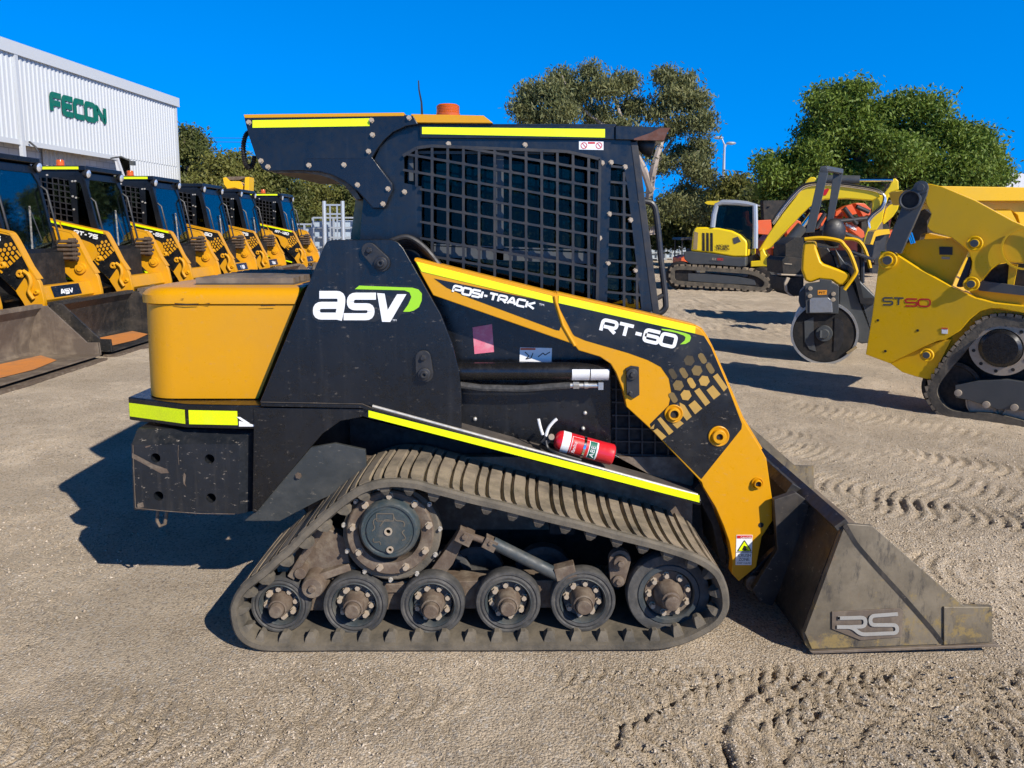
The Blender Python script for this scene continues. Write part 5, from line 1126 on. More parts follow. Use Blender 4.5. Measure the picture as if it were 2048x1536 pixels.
b = pl(MB(), C3([(465,760),(500,770),(570,820),(610,1010),(690,1010),(680,1060),(590,1050),(555,900)]), YR+.05, mR, .9); mk('step_frame', b, M['plastic'], RO)
for dy, nm in ((.0, 'near'), (.62, 'far')):
    off_ = nR*dy
    # roll bar leg (near) : tube of rectangular section
    if dy == 0: P_ = [(300,55),(345,55),(352,95),(250,530),(185,535),(285,90)]
    else: P_ = [(395,85),(462,85),(450,150),(385,465),(335,500),(385,130)]
    b = pl(MB(), C3(P_), YR+.12+dy*.8, mR, .09); mk('roll_bar_post', b, M['wngrey'], RO, bevel=.006)
b = MB(); b.add([W(*C3([p])[0], Y_, mR) for p, Y_ in (((285,90),YR+.12),((300,50),YR+.12),((330,44),YR+.12),((455,75),YR+.62),((462,90),YR+.62),((440,110),YR+.62),((345,65),YR+.12),((352,95),YR+.12))], [(0,1,6,7),(1,2,6),(2,3,6),(3,4,5,6)]); b.v += []; mk('roll_bar_top', b, M['wngrey'], RO)
b = MB(); b.bar(W(*C3([(318,62)])[0], YR+.16, mR), W(*C3([(438,84)])[0], YR+.66, mR), .09, .06); mk('roll_bar_top', b, M['wngrey'], RO, bevel=.01)
for dy, pts in ((0, [(180,580),(300,570),(430,590),(470,625),(510,680),(552,790),(550,835),(470,948)]), (.8, [(460,575),(540,580),(590,605),(630,680),(660,790)])):
    b = MB(); b.tube(cr([W(*C3([p])[0], YR+dy, mR) for p in pts], 5, False), .022, 8); mk('hand_rail', b, M['wn'], RO)
b = MB(); b.tube([W(*C3([p])[0], YR+.5, mR) for p in ((600,900),(600,740),(590,700))], .03, 8); b.lathe(W(*C3([(595,705)])[0], YR+.5, mR), (.3,-.2,1), [(0,.15),(.02,.15),(.02,.001)], 24); mk('steering_column', b, M['plastic'], RO)
b = MB(); b.bar(W(*C3([(490,1415)])[0], YR-.02, mR), W(*C3([(560,1365)])[0], YR-.02, mR), .02, .03); mk('scraper', b, M['worn_yellow'], RO)
c2_ = c+Vector((1.75,-.7,0)); mk('drum', MB().lathe(c2_, nR, [(0,.001),(0,Rr),(1.0,Rr),(1.0,.001)], 48), M['blackclean'], RO)
# ---- yellow excavator
mE = -.45; YE = 22.8; nE = nrm(mE)
cE = W(1450,580,YE,mE)
EX = thing('excavator', (cE.x, cE.y+1, 0), 'bright yellow tracked excavator with silver framed cab and arched boom, behind the roller', 'excavator')
def EP(pts, dY, t, nm, mt, par=EX, bev=0): return mk(nm, pl(MB(), C2(pts), YE+dY, mE, t), M[mt], par, bevel=bev)
HS = EP([(385,500),(405,450),(440,438),(560,438),(700,450),(850,480),(950,530),(1020,600),(1030,640),(1025,790),(870,790),(600,745),(360,722),(375,600)], 0, 1.9, 'engine_housing', 'lemon', EX, .05)
for x in (500,548,595): EP([(x,505),(x+28,510),(x+30,725),(x,720)], -.01, .008, 'vent_slot', 'dark', HS)
EP([(405,490),(450,505),(440,700),(390,700)], -.01, .008, 'vent_slot', 'worn_yellow', HS); EP([(860,570),(920,550),(955,610),(880,640),(866,620)], -.01, .008, 'vent_panel', 'wngrey', HS)
EP([(275,730),(360,724),(600,748),(870,792),(1015,795),(1010,905),(940,912),(640,885),(370,880),(330,862),(285,815)], -.02, 1.95, 'counterweight', 'wngrey', EX, .03)
CBE = None
fr = MB(); pth = [(1125,690),(1128,430),(1122,180),(1030,165),(900,150),(740,145),(670,170),(640,290),(622,440)]
fr.tube([W(*C2([p])[0], YE+.05, mE) for p in pth], .07, 8); CBE = mk('cab_frame', fr, M['galv'], EX)
EP([(640,430),(690,165),(900,165),(1110,190),(1110,700),(1040,700),(1020,600),(950,530),(850,480),(700,450)], .08, .02, 'cab_window', 'glass', CBE)
EP([(630,438),(650,440),(700,170),(1105,195),(1100,690),(1040,700),(1020,610),(940,530),(850,485)], 1.2, .03, 'cab_window', 'glass_clear', CBE)
EP([(525,150),(560,130),(700,128),(745,140),(700,160),(640,175),(560,170)], -.0, 1.2, 'cab_roof', 'lemon', CBE); EP([(740,140),(900,148),(1120,180),(1125,165),(1000,142),(800,130)], .1, 1.1, 'cab_roof', 'galv', CBE)
EP([(980,430),(960,330),(990,330),(1010,420),(1060,430),(1070,560),(960,560)], .5, .4, 'operator_seat', 'plastic', EX)
# boom: arched
def E1(pts, dY, t, nm, mt, bev=0): return mk(nm, pl(MB(), C1(pts), YE+dY, mE, t), M[mt], EX, bevel=bev)
def e1(p, dY): return W(*C1([p])[0], YE+dY, mE)
E1([(632,480),(690,385),(760,285),(830,195),(870,135),(895,100),(912,90),(932,92),(945,105),(950,128),(1000,130),(1100,140),(1200,155),(1262,172),(1285,195),(1240,216),(1100,206),(985,210),(940,226),(900,252),(850,300),(765,392),(705,462),(660,486),(645,495)], .45, .35, 'boom', 'lemon', .03)
E1([(640,490),(655,470),(668,500),(690,522),(715,530),(716,555),(680,568),(590,570),(590,540),(640,536)], .3, .6, 'boom_base', 'lemon', .02)
E1([(1240,216),(1258,180),(1292,190),(1330,140),(1345,102),(1362,97),(1378,112),(1380,158),(1335,172),(1305,255),(1292,325),(1262,372),(1212,442),(1190,445),(1200,400),(1236,300)], .5, .3, 'dipper_arm', 'lemon', .02)
E1([(1320,166),(1400,162),(1445,190),(1440,200),(1372,202),(1330,198)], .55, .25, 'dipper_plate', 'lemon')
E1([(1310,262),(1330,240),(1385,222),(1375,262),(1350,300),(1300,345),(1292,330)], .6, .3, 'dipper_linkage', 'lemon', .02)
mk('boom_cylinder', MB().cyl(e1((735,505), .3), e1((868,352), .35), .15, 14), M['wngrey'], EX)
mk('boom_cylinder_rod', MB().cyl(e1((866,354), .35), e1((935,262), .4), .06, 12), M['chrome'], EX)
mk('dipper_cylinder', MB().cyl(e1((960,102), .5), e1((1172,107), .5), .11, 14), M['wngrey'], EX); mk('dipper_cylinder_rod', MB().cyl(e1((1170,107), .5), e1((1350,107), .5), .045, 12), M['chrome'], EX)
for k in range(3):
    b = MB(); b.tube(cr([e1((x+k*5, y+k*7), .42) for x, y in ((700,330),(765,240),(830,165),(880,128),(960,118),(1060,124),(1150,135),(1230,148),(1285,168),(1300,200),(1285,245),(1238,285),(1214,318),(1216,350))], 5, False), .022, 6); mk('hydraulic_hose', b, M['chrome' if k else 'plastic'], EX)
E1([(978,158),(1000,152),(1010,156),(992,188),(978,190)], .44, .01, 'red_mark', 'redtext')
lt = MB(); x0, y0 = C2([(664,672)])[0]; x1, y1 = C2([(820,680)])[0]; letters(lt, 'WACKER', frame(x0,y0,x1,y1,5.0,YE,mE,.02), .2, .2, 0, .2); x0, y0 = C2([(664,706)])[0]; x1, y1 = C2([(820,714)])[0]; letters(lt, 'NEUSON', frame(x0,y0,x1,y1,5.0,YE,mE,.02), .2, .2, 0, .2); mk('lettering', lt, M['decal'], HS)
lt = MB(); x0, y0 = C2([(620,826)])[0]; x1, y1 = C2([(672,830)])[0]; letters(lt, 'EZ', frame(x0,y0,x1,y1,4.4,YE,mE,.05), .2, .2, 0, .2); mk('lettering', lt, M['bolt'], EX)
lt = MB(); x0, y0 = C2([(680,830)])[0]; x1, y1 = C2([(750,832)])[0]; letters(lt, '80', frame(x0,y0,x1,y1,4.4,YE,mE,.05), .2, .2, 0, .2); mk('lettering', lt, M['redtext'], EX)
def crawler(pts, dY, wdt, par, YE_=None, m_=None, seg=70, thick=.10):
    YE_ = YE if YE_ is None else YE_; m_ = mE if m_ is None else m_; n_ = nrm(m_)
    q = resample([W(p.x, p.y, YE_+dY, m_) for p in cr([(x, y, 0) for x, y in pts], 5)], seg); ce = sum(q, Vector())/len(q); inn = []
    for i, p in enumerate(q):
        d_ = (q[(i+1) % len(q)]-q[i-1]).normalized(); nn = d_.cross(n_); nn = nn if nn.dot(ce-p) > 0 else -nn; inn.append(p+nn*thick)
    b = MB(); b.plate(q, n_*wdt, [inn]); o = mk('crawler_track', b, M['rubber_edge'], par)
    b = MB()
    for i in range(0, len(q), 2):
        d_ = (q[(i+1) % len(q)]-q[i-1]).normalized(); nn = d_.cross(n_); nn = nn if nn.dot(ce-q[i]) < 0 else -nn
        b.bar(q[i]+nn*.02, q[i]+n_*wdt+nn*.02, .10, .05, nn)
    mk('track_pad', b, M['rubber'], o); return o
TKE = C2([(122,1010),(140,930),(210,900),(400,905),(800,930),(1050,950),(1180,990),(1270,1060),(1275,1130),(1230,1185),(1160,1192),(900,1165),(600,1145),(300,1125),(180,1110),(135,1070)])
crawler(TKE, -.1, .5, EX); crawler([(x+38,y-12) for x, y in TKE], 1.6, .5, EX)
EP([(330,985),(560,985),(900,1020),(1120,1060),(1130,1125),(800,1110),(330,1075)], -.05, .4, 'track_frame', 'wngrey', EX, .01)
for x, y, r in ((225,1010,.42),(1190,1080,.40)):
    c = W(*C2([(x,y)])[0], YE-.04, mE); mk('idler_wheel', MB().lathe(c, nE, [(0,r*.2),(0,r*.8),(.05,r*.9),(.3,r*.9),(.3,.001)], 26), M['dark'], EX)
EP([(1010,800),(1120,760),(1190,830),(1180,930),(1020,930)], .4, 1.0, 'swing_mount', 'dark', EX)
EP([(380,880),(1010,905),(1000,960),(500,930)], .3, 1.4, 'undercarriage', 'dark', EX)
EP([(1250,1040),(1360,1075),(1600,1060),(1640,1250),(1500,1240),(1420,1200),(1280,1150)], .6, .15, 'dozer_blade', 'dark', EX)
# ---- orange excavators further back
def orange_ex(px, py, Yo, s, label, canopy=True, flip=1, boom=True, text=False):
    base = G(px, py); base = W(px, py, Yo); k = Yo/1540*s   # metres per drawing unit
    t = thing('excavator', (base.x, Yo, 0), label, 'excavator', 'orange excavators behind the yellow one'); setorg((0,0,0))
    z0 = 0
    def q(pts, y, nm, mt, d_, par=t, bev=0):
        b = MB(); b.plate([Vector((flip*x*k, y, yy*k+z0)) for x, yy in pts], (0,d_,0)); return mk(nm, b, M[mt], par, bevel=bev)
    for y0 in (-.75,.4): q([(-52,4),(-46,0),(46,0),(54,8),(50,22),(40,26),(-44,26),(-53,18)], y0, 'crawler_track', 'rubber_edge', .35)
    q([(-34,8),(34,8),(34,18),(-34,18)], -.77, 'track_frame', 'wngrey', .3)
    q([(-48,30),(30,30),(34,34),(34,58),(10,66),(-40,72),(-52,60),(-54,36)], -.7, 'engine_housing', 'orange', 1.4, t, .03)
    q([(-50,28),(34,28),(34,36),(-52,36)], -.72, 'lower_skirt', 'plastic', 1.44)
    q([(-8,45),(8,45),(10,58),(-2,62),(-6,90),(-14,90),(-12,60)], -.25, 'operator_seat', 'plastic', .5)
    if canopy:
        for x in (-34, 26):
            for y in (-.6,.6): q([(x,60),(x+4,60),(x+4,122),(x,122)], y, 'canopy_post', 'plastic', .06)
        q([(-44,122),(38,122),(34,130),(-40,130)], -.75, 'canopy_roof', 'plastic', 1.5)
    else:
        q([(-20,60),(34,58),(36,120),(28,130),(-14,130),(-20,120)], -.7, 'cab', 'plastic', .06); q([(-14,68),(28,66),(30,118),(24,124),(-10,124),(-14,116)], -.71, 'cab_window', 'glass_blue', .01); q([(-20,60),(34,58),(36,120),(28,130),(-14,130),(-20,120)], .3, 'cab_side', 'plastic', .06)
    if boom:
        q([(32,34),(46,30),(60,60),(110,120),(128,118),(150,100),(156,108),(134,132),(112,136),(98,128),(48,72)], -.12, 'boom', 'orange', .24, t, .01)
        q([(146,112),(160,100),(150,40),(140,34),(136,44),(142,90)], -.1, 'dipper_arm', 'orange', .2, t, .01)
        q([(150,44),(136,32),(120,20),(124,6),(140,4),(156,18)], -.3, 'digging_bucket', 'plastic', .6)
        b = MB(); b.cyl((flip*50*k,-.14,40*k), (flip*92*k,-.14,112*k), .06, 10); mk('boom_cylinder', b, M['plastic'], t)
    return t
orange_ex(1372,522,28,.55,'small orange excavator with black canopy and people sized figures on its seat backs, left of the yellow excavator' if False else 'small orange excavator with a black canopy standing left of the yellow excavator', True, -1, False)
orange_ex(1585,560,26.5,1.18,'orange excavator with black cab just right of the silver cab', False, 1, True)
orange_ex(1650,560,29,1.22,'orange excavator with black canopy behind the roller roll bar, farthest to the back', True, 1, True)
orange_ex(1735,560,31,1.1,'orange excavator facing left behind the yellow dipper arm', False, -1, True)
# folded orange booms in front of them
OB = thing('folded_boom', (W(1680,450,24).x, 24, 0), 'heap of folded orange booms with white lettering seen through the roller roll bar', 'excavator boom'); 
def op(pts, Yb, t_, mt='orange', nm='boom_section'): return mk(nm, pl(MB(), C3(pts), Yb, 0, t_), M[mt], OB, bevel=.02)
def C3f(pts): return [((1280+x/2.6667-1560)*3.657, (320+y/2.6667-320)*3.657) for x, y in pts]
for pts, Yb in (([(1040,300),(1045,275),(1100,245),(1160,228),(1200,232),(1232,262),(1228,298),(1170,285),(1100,300)],24.6), ([(1090,350),(1100,335),(1125,322),(1195,380),(1200,410),(1180,420)],24.0), ([(1080,375),(1140,395),(1190,418),(1185,432),(1150,430),(1080,400)],24.3),
  ([(945,300),(960,282),(990,285),(995,310),(975,350),(945,372)],24.4), ([(1150,232),(1180,232),(1215,290),(1190,305)],24.1), ([(1090,262),(1108,256),(1150,320),(1128,330)],24.05), ([(1030,300),(1080,300),(1090,330),(1050,345)],24.5), ([(625,322),(700,318),(705,385),(690,400),(630,395)],24.6), ([(560,275),(580,270),(585,330),(605,345),(600,370),(560,370)],25.2), ([(760,330),(800,300),(860,330),(850,400),(790,410)],25.0), ([(1055,370),(1095,360),(1120,400),(1100,440),(1050,440)],24.7), ([(700,470),(760,430),(800,440),(780,480)],24.9)): op(C3f(pts), Yb, .3)
for pts in ([(655,215),(780,215),(785,300),(740,340),(660,330)], [(720,400),(860,330),(900,400),(880,500),(720,520)], [(900,380),(1060,370),(1060,470),(900,480)], [(1180,330),(1260,320),(1300,380),(1290,500),(1180,500)], [(1240,380),(1330,330),(1330,560),(1250,560)]): op(C3f(pts), 25.6, .3, 'dark', 'dark_bracket')
for a_, b_ in (((400,450),(640,425)),((470,350),(560,470)),((560,340),(650,380)),((260,500),(330,390)),((430,520),(600,590))):
    mk('cylinder_rod', MB().cyl(W(*C3([a_])[0], 23.8), W(*C3([b_])[0], 23.8), .07, 10), M['plastic'], OB)
lt = MB(); x0, y0 = C3([(478,478)])[0]; x1, y1 = C3([(556,520)])[0]; letters(lt, 'OVELON', frame(x0,y0,x1,y1,6,24.0,0,.02), .3, .2, 0, .2); mk('lettering', lt, M['white'], OB)
# ---- dark compact machine with bucket left of the roller
DM = thing('wheel_loader', (W(1600,590,13).x, 13.5, 0), 'small black machine with curved bucket half hidden behind the roller', 'loader')
def dp(pts, Yd, t_, mt, nm): return mk(nm, pl(MB(), C2(pts), Yd, 0, t_), M[mt], DM, bevel=.01)
dp([(1440,830),(1480,790),(1680,800),(1700,1000),(1450,990)], 13.0, .8, 'dark', 'body'); dp([(1480,640),(1600,560),(1700,560),(1700,800),(1480,790)], 13.4, .6, 'dark', 'hood')
dp([(1500,1030),(1540,1040),(1500,1120),(1510,1200),(1560,1245),(1600,1260),(1530,1250),(1480,1190),(1470,1100)], 12.9, .04, 'bolt', 'bucket_edge'); dp([(1510,1040),(1700,1030),(1700,1250),(1590,1255),(1520,1200),(1505,1120)], 13.0, .9, 'dark', 'bucket')
dp([(1430,990),(1680,1000),(1680,1020),(1430,1010)], 12.95, .2, 'bolt', 'arm')
lt = MB(); x0, y0 = C2([(1465,872)])[0]; x1, y1 = C2([(1560,880)])[0]; bfont(lt, 'WL 38', frame(x0,y0,x1,y1,3,13.0,0,.012)) if False else None
dp([(1470,866),(1560,872),(1560,882),(1470,876)], 12.985, .004, 'bolt', 'badge')
# ---- yellow dump truck body behind the ST50
DT = thing('site_dumper', (7.5, 12.5, 0), 'large yellow dump body with a sloping front behind the ST50 loader', 'dumper')
b = pl(MB(), [(1880,372),(2200,377),(2200,400),(2048,402),(1890,402)], 11.6, -.1, 1.9); DB = mk('body_rim', b, M['wn'], DT, bevel=.01)
b = pl(MB(), [(1950,402),(2200,400),(2200,560),(2060,520),(2035,430),(2022,420),(1985,420)], 11.75, -.1, 1.6); mk('body_panel', b, M['wn'], DT, bevel=.01)
b = pl(MB(), [(1985,421),(2022,421),(2048,470),(2040,520),(1985,470)], 11.65, -.1, .1); mk('body_rib', b, M['wn'], DT)
b = pl(MB(), [(1890,402),(1960,402),(2048,520),(2048,560),(1900,560)], 11.9, -.1, 1.5); mk('body_side', b, M['wn'], DT)
b = pl(MB(), [(1850,560),(2200,560),(2200,590),(1850,590)], 12.1, -.1, 1.2); mk('chassis', b, M['dark'], DT)
for x in (1900, 2120):
    c = W(x, 600, 11.9, -.1); mk('wheel', MB().lathe((c.x, c.y, .55), (0,1,0), [(0,.2),(0,.5),(.05,.55),(.35,.55),(.4,.5),(.4,.2)], 28), M['rubber'], DT)
mk('machine_yellow_bracket', pl(MB(), C3([(690,525),(710,512),(800,505),(805,540),(745,548),(700,560),(680,620),(660,615)]), 11.0, 0, .2), M['wn'], DT)
b = pl(MB(), C3([(700,560),(780,550),(760,700),(700,720),(670,740)]), 11.1, 0, .3); mk('hydraulic_block', b, M['plastic'], DT)
# ---- raised yellow attachment beyond the row
RA = thing('raised_excavator_arm', (W(470,360,26).x, 26, 0), 'yellow excavator arm with bracket raised behind the row of loaders', 'excavator arm')
def rp3(pts, Yb, t_, mt, nm): return mk(nm, pl(MB(), [(220+x/4.655, 330+y/4.655) for x, y in pts], Yb, 0, t_), M[mt], RA, bevel=.01)
rp3([(1050,120),(1075,112),(1110,150),(1200,150),(1240,190),(1235,235),(1160,210),(1090,220),(1060,180)], 26, .4, 'wn', 'arm_tip'); rp3([(1255,115),(1295,110),(1292,240),(1250,240)], 25.9, .5, 'wn', 'coupler_plate'); rp3([(1070,110),(1250,105),(1250,125),(1200,140),(1100,140)], 26.1, .3, 'rust', 'link'); rp3([(1140,200),(1200,190),(1230,600),(1120,600)], 26.2, .3, 'wn', 'boom')
# ------------------------------------------------------------------ building with sign
mW = 16.67; YW = 22+mW*14.6; nW = nrm(mW)
def BWp(px, py, off=0): return W(px, py, YW, mW)-nW*off
A0 = BWp(0, 75); A1 = BWp(350, 196); dirw = Vector((A1.x-A0.x, A1.y-A0.y, 0)).normalized()
ztop = (A0.z+A1.z)/2; far = A1; Lw = 26.0; start = far-dirw*Lw
def along(s_, z, off=0): p = start+dirw*s_-nW*off; return Vector((p.x, p.y, z))
def s_of(px): p = BWp(px, 300); return (p-start).dot(dirw)
zc = BWp(0,275).z
BD = thing('warehouse', (start+dirw*Lw/2-Vector((0,0,start.z+dirw.z)))*1, 'white corrugated metal warehouse with a green FECON sign and block base', 'warehouse') if False else None
BD = thing('warehouse', (start.x, start.y+Lw/2, 0), 'white corrugated metal warehouse with green lettered sign over a block base', 'warehouse')
M['clad'] = paint('white_cladding', (.47,.49,.50), .45, .12, (.5,.48,.44), dscale=.8, streak=.08)
M['block'] = paint('white_block', (.62,.60,.58), .8, .3, (.4,.36,.33), dscale=1.2, bmp=.2)
M['shedroof'] = paint('grey_roof', (.55,.56,.58), .5, .2)
cl = MB(); p_ = .19; n_ = int(Lw/p_); s_brace = s_of(240)
vs = []
def corr(mb, sa, sb, za, zb, off=0, pitch=.19):
    pts = []; s_ = sa
    while s_ < sb:
        for ds, d_ in ((0,0),(.45,0),(.55,.035),(.9,.035),(1.0,0)):
            if s_+ds*pitch <= sb: pts.append((s_+ds*pitch, d_))
        s_ += pitch
    lo = [along(a, za, off+d_) for a, d_ in pts]; hi = [along(a, zb, off+d_) for a, d_ in pts]; k = len(pts)
    mb.add(lo+hi, [(i, i+1, i+1+k, i+k) for i in range(k-1)])
corr(cl, 0, Lw, zc, ztop-.35); CLo = mk('corrugated_wall', cl, M['clad'], BD, smooth=0)
cl = MB(); corr(cl, s_of(258), Lw, -.1, zc-.001); mk('corrugated_wall', cl, M['clad'], BD, smooth=0)
cl = MB(); cl.add([along(s_of(226),zc,.02), along(s_of(232),zc,.02), along(s_of(262),-.0,.02), along(s_of(255),0,.02)], [(0,1,2,3)]); cl.bar(along(s_of(228),zc+.05,.06), along(s_of(258),2.4,.06), .08, .10); mk('diagonal_flashing', cl, M['shedroof'], BD)
fs = MB(); fs.plate([along(-.1,ztop-.36,.12), along(Lw+.12,ztop-.36,.12), along(Lw+.12,ztop,.12), along(-.1,ztop,.12)], nW*.3); mk('roof_fascia', fs, M['clad'], BD)
tm = MB(); tm.plate([along(Lw-.12,0,.055), along(Lw,0,.055), along(Lw,ztop-.36,.055), along(Lw-.12,ztop-.36,.055)], nW*.05); mk('corner_trim', tm, M['clad'], BD)
bx = MB(); bx.add([along(0,0,-.03),along(Lw,0,-.03),along(Lw,ztop-.05,-.03),along(0,ztop-.05,-.03)]+[along(0,0,-.03)+Vector((-16,0,0)),along(Lw,0,-.03)+Vector((-16,0,0)),along(Lw,ztop-.05,-.03)+Vector((-16,0,1.5)),along(0,ztop-.05,-.03)+Vector((-16,0,1.5))], [(1,5,6,2),(5,4,7,6),(4,0,3,7),(3,2,6,7)]); mk('end_wall', bx, M['clad'], BD)
bw = MB(); bw.plate([along(0,0,-.5), along(s_of(262),0,-.5), along(s_of(262),zc+.3,-.5), along(0,zc+.3,-.5)], nW*.2)
m, nt, bs = newmat('block_wall'); v = coord(nt, (1,1,1)); br = nt.nodes.new('ShaderNodeTexBrick'); sp = nt.nodes.new('ShaderNodeSeparateXYZ'); cb3 = nt.nodes.new('ShaderNodeCombineXYZ')
nt.links.new(v, sp.inputs[0]); nt.links.new(sp.outputs[1], cb3.inputs[0]); nt.links.new(sp.outputs[2], cb3.inputs[1]); nt.links.new(cb3.outputs[0], br.inputs['Vector'])
br.inputs['Scale'].default_value = 1; br.inputs['Brick Width'].default_value = .4; br.inputs['Row Height'].default_value = .2; br.inputs['Mortar Size'].default_value = .012
br.inputs['Color1'].default_value = (.56,.54,.52,1); br.inputs['Color2'].default_value = (.50,.48,.46,1); br.inputs['Mortar'].default_value = (.33,.31,.3,1); nt.links.new(br.outputs[0], bs.inputs['Base Color']); bs.inputs['Roughness'].default_value = .9
mk('block_wall', bw, m, BD)
rc = MB(); corr(rc, s_of(110), s_of(195), 0, zc+.3, -.42, .22); mk('roller_door', rc, paint('tan_door', (.5,.44,.36), .6, .2), BD, smooth=0)
dpn = MB(); dpn.bar(along(s_of(45),0,.05), along(s_of(40),ztop-.36,.05), .14, .11, (1,0,0)); mk('downpipe', dpn, M['clad'], BD)
cap = MB(); cap.plate([along(0,zc-.12,.06),along(s_of(232),zc-.12,.06),along(s_of(232),zc+.03,.06),along(0,zc+.03,.06)], nW*.05); mk('lower_flashing', cap, M['clad'], BD)
sg = MB()
# sign letters: bold rounded strokes
def BF(px0, py0, px1, py1, h): A = BWp(px0, py0, .06); B_ = BWp(px1, py1, .06); U = Vector((0,0,BWp(px0, py0-h).z-BWp(px0,py0).z)); return (A, Vector((B_.x-A.x, B_.y-A.y, 0)), U)
letters(sg, 'FECON', BF(97,226,211,252,44), .27, .20, 0, .16); SGo = mk('sign_lettering', sg, M['fecon'], BD)
gs_ = MB(); gs_.tube([along(s_of(52),zc,.12),along(s_of(52),zc-.15,.3),along(s_of(54),zc-.3,.35)], .03, 6); mk('wall_lamp', gs_, M['plastic'], BD)
gs_ = MB(); gs_.tube([along(s_of(215),zc-.1,.1),along(s_of(214),zc-.05,.5),along(s_of(216),zc-.25,.9)], .03, 6); gs_.box(tuple(along(s_of(214),zc-.35,.95)), tuple(along(s_of(218),zc-.2,.8))); mk('floodlight', gs_, M['wngrey'], BD)
# shed roof far right
SH = thing('shed', (40, 60, 0), 'pale grey metal shed roof at the right edge beyond the trees', 'shed')
a = W(2010,352,60); b_ = W(2300,330,60)
s_ = MB(); s_.plate([W(2005,352,60), W(2030,347,60), W(2500,330,60), Vector((W(2500,330,60).x,60,0)), Vector((a.x,60,0))], (0,12,0)); mk('wall', s_, M['shedroof'], SH)
# ------------------------------------------------------------------ trees
def leafmat(name, c1, c2, c3):
    m, nt, bs = newmat(name); v = coord(nt)
    n1 = noise(nt, v, .9, 3); n2 = noise(nt, v, 9, 2)
    c = mixc(nt, ramp(nt, n1, .35, .65), c1, c2); c = mixc(nt, ramp(nt, n2, .5, .7), c, c3)
    nt.links.new(c, bs.inputs['Base Color']); bs.inputs['Roughness'].default_value = .55; bs.inputs['Specular IOR Level'].default_value = .3
    tl = nt.nodes.new('ShaderNodeBsdfTranslucent'); nt.links.new(c, tl.inputs[0]); mx = nt.nodes.new('ShaderNodeMixShader'); mx.inputs[0].default_value = .3
    nt.links.new(bs.outputs[0], mx.inputs[1]); nt.links.new(tl.outputs[0], mx.inputs[2]); nt.links.new(mx.outputs[0], nt.nodes['Material Output'].inputs[0]); return m
LM = {'gum': leafmat('gum_leaves', (.12,.14,.055), (.18,.185,.07), (.26,.24,.10)), 'green': leafmat('broad_leaves', (.095,.16,.02), (.15,.215,.03), (.24,.28,.055)), 'olive': leafmat('olive_leaves', (.11,.13,.03), (.17,.17,.04), (.24,.21,.06)), 'dark': leafmat('dark_leaves', (.07,.095,.025), (.105,.115,.03), (.15,.15,.05))}
bark = paint('pale_bark', (.36,.30,.25), .8, .6, (.2,.15,.11), dscale=2); barkd = paint('brown_bark', (.16,.12,.09), .9, .5, (.08,.06,.05), dscale=2)
rng = np.random.default_rng(5)
def leaves(name, blobs, n, size, mat, parent, asp=2.2, droop=.0, clump=.35, fill=1.0):
    """many small leaf quads in clumps spread through every blob of the crown"""
    tot = sum(b[1]**2 for b in blobs); C = []; 
    for c, r in blobs:
        k = max(6, int(n*(r*r/tot)/26)); 
        u = rng.normal(size=(k,3)); u /= np.linalg.norm(u, axis=1)[:,None]; rad = r*(rng.random(k)**.38)*fill
        cc = np.array(c)+u*rad[:,None]*np.array([1,1,.85]); C.append((cc, r))
    P = []
    for cc, r in C:
        for c in cc:
            m_ = rng.integers(16, 38); s_ = clump*(.6+.8*rng.random()); q = np.clip(rng.normal(size=(m_,3)),-1.7,1.7)*s_*np.array([1,1,.6]); q[:,2] -= droop*abs(rng.normal(size=m_))*s_; P.append(c+q)
    P = np.concatenate(P); k = len(P)
    a = rng.normal(size=(k,3)); a[:,2] -= droop*1.5; a /= np.linalg.norm(a, axis=1)[:,None]
    b = np.cross(a, rng.normal(size=(k,3))); b /= np.linalg.norm(b, axis=1)[:,None]
    s_ = size*(.6+.8*rng.random(k))[:,None]; a = a*s_*asp*.5; b = b*s_*.5
    V = np.stack([P-a, P+b*.9, P+a, P-b*.9], axis=1).reshape(-1,3)-np.array(ORG)
    me = bpy.data.meshes.new(name); me.vertices.add(4*k); me.vertices.foreach_set('co', V.ravel()); me.loops.add(4*k); me.loops.foreach_set('vertex_index', np.arange(4*k)); me.polygons.add(k)
    me.polygons.foreach_set('loop_start', np.arange(0,4*k,4)); me.polygons.foreach_set('loop_total', np.full(k,4)); me.update(); me.materials.append(mat)
    o = bpy.data.objects.new(name, me); COL.objects.link(o); o.parent = parent; return o
def limbs(parent, Y, segs, mat):
    tk = MB()
    for pts in segs:
        path = []; rr_ = []
        for x, y, r in pts: path.append(W(x, y, Y)+Vector((0,random.uniform(-.3,.3),0))); rr_.append(r)
        P = cr(path, 4, False); R2 = [rr_[min(len(rr_)-1, i//4)]*(1-(i%4)/4)+rr_[min(len(rr_)-1, i//4+1)]*((i%4)/4) for i in range(len(P))]
        tk.tube(P, R2, 7)
    return mk('trunk', tk, mat, parent)
def tree(label, Y, blobs, segs, n, size, lm, bm_, group, yd=.8, **kw):
    x0, y0, _ = segs[0][0]; base = W(x0, y0, Y); t = thing('tree', (base.x, Y, 0), label, 'tree', group)
    g0 = [Vector((base.x, Y, -.2))]
    segs = [list(s) for s in segs]
    pxm = Y/1540
    bs_ = kw.pop('bs', 1)
    bl = [(tuple(W(x, y, Y)+Vector((0, random.uniform(-yd, yd)*r*pxm, 0))), r*pxm*bs_) for x, y, r in blobs]
    limbs(t, Y, segs, bm_); leaves('crown', bl, n, size, LM[lm], t, **kw); return t
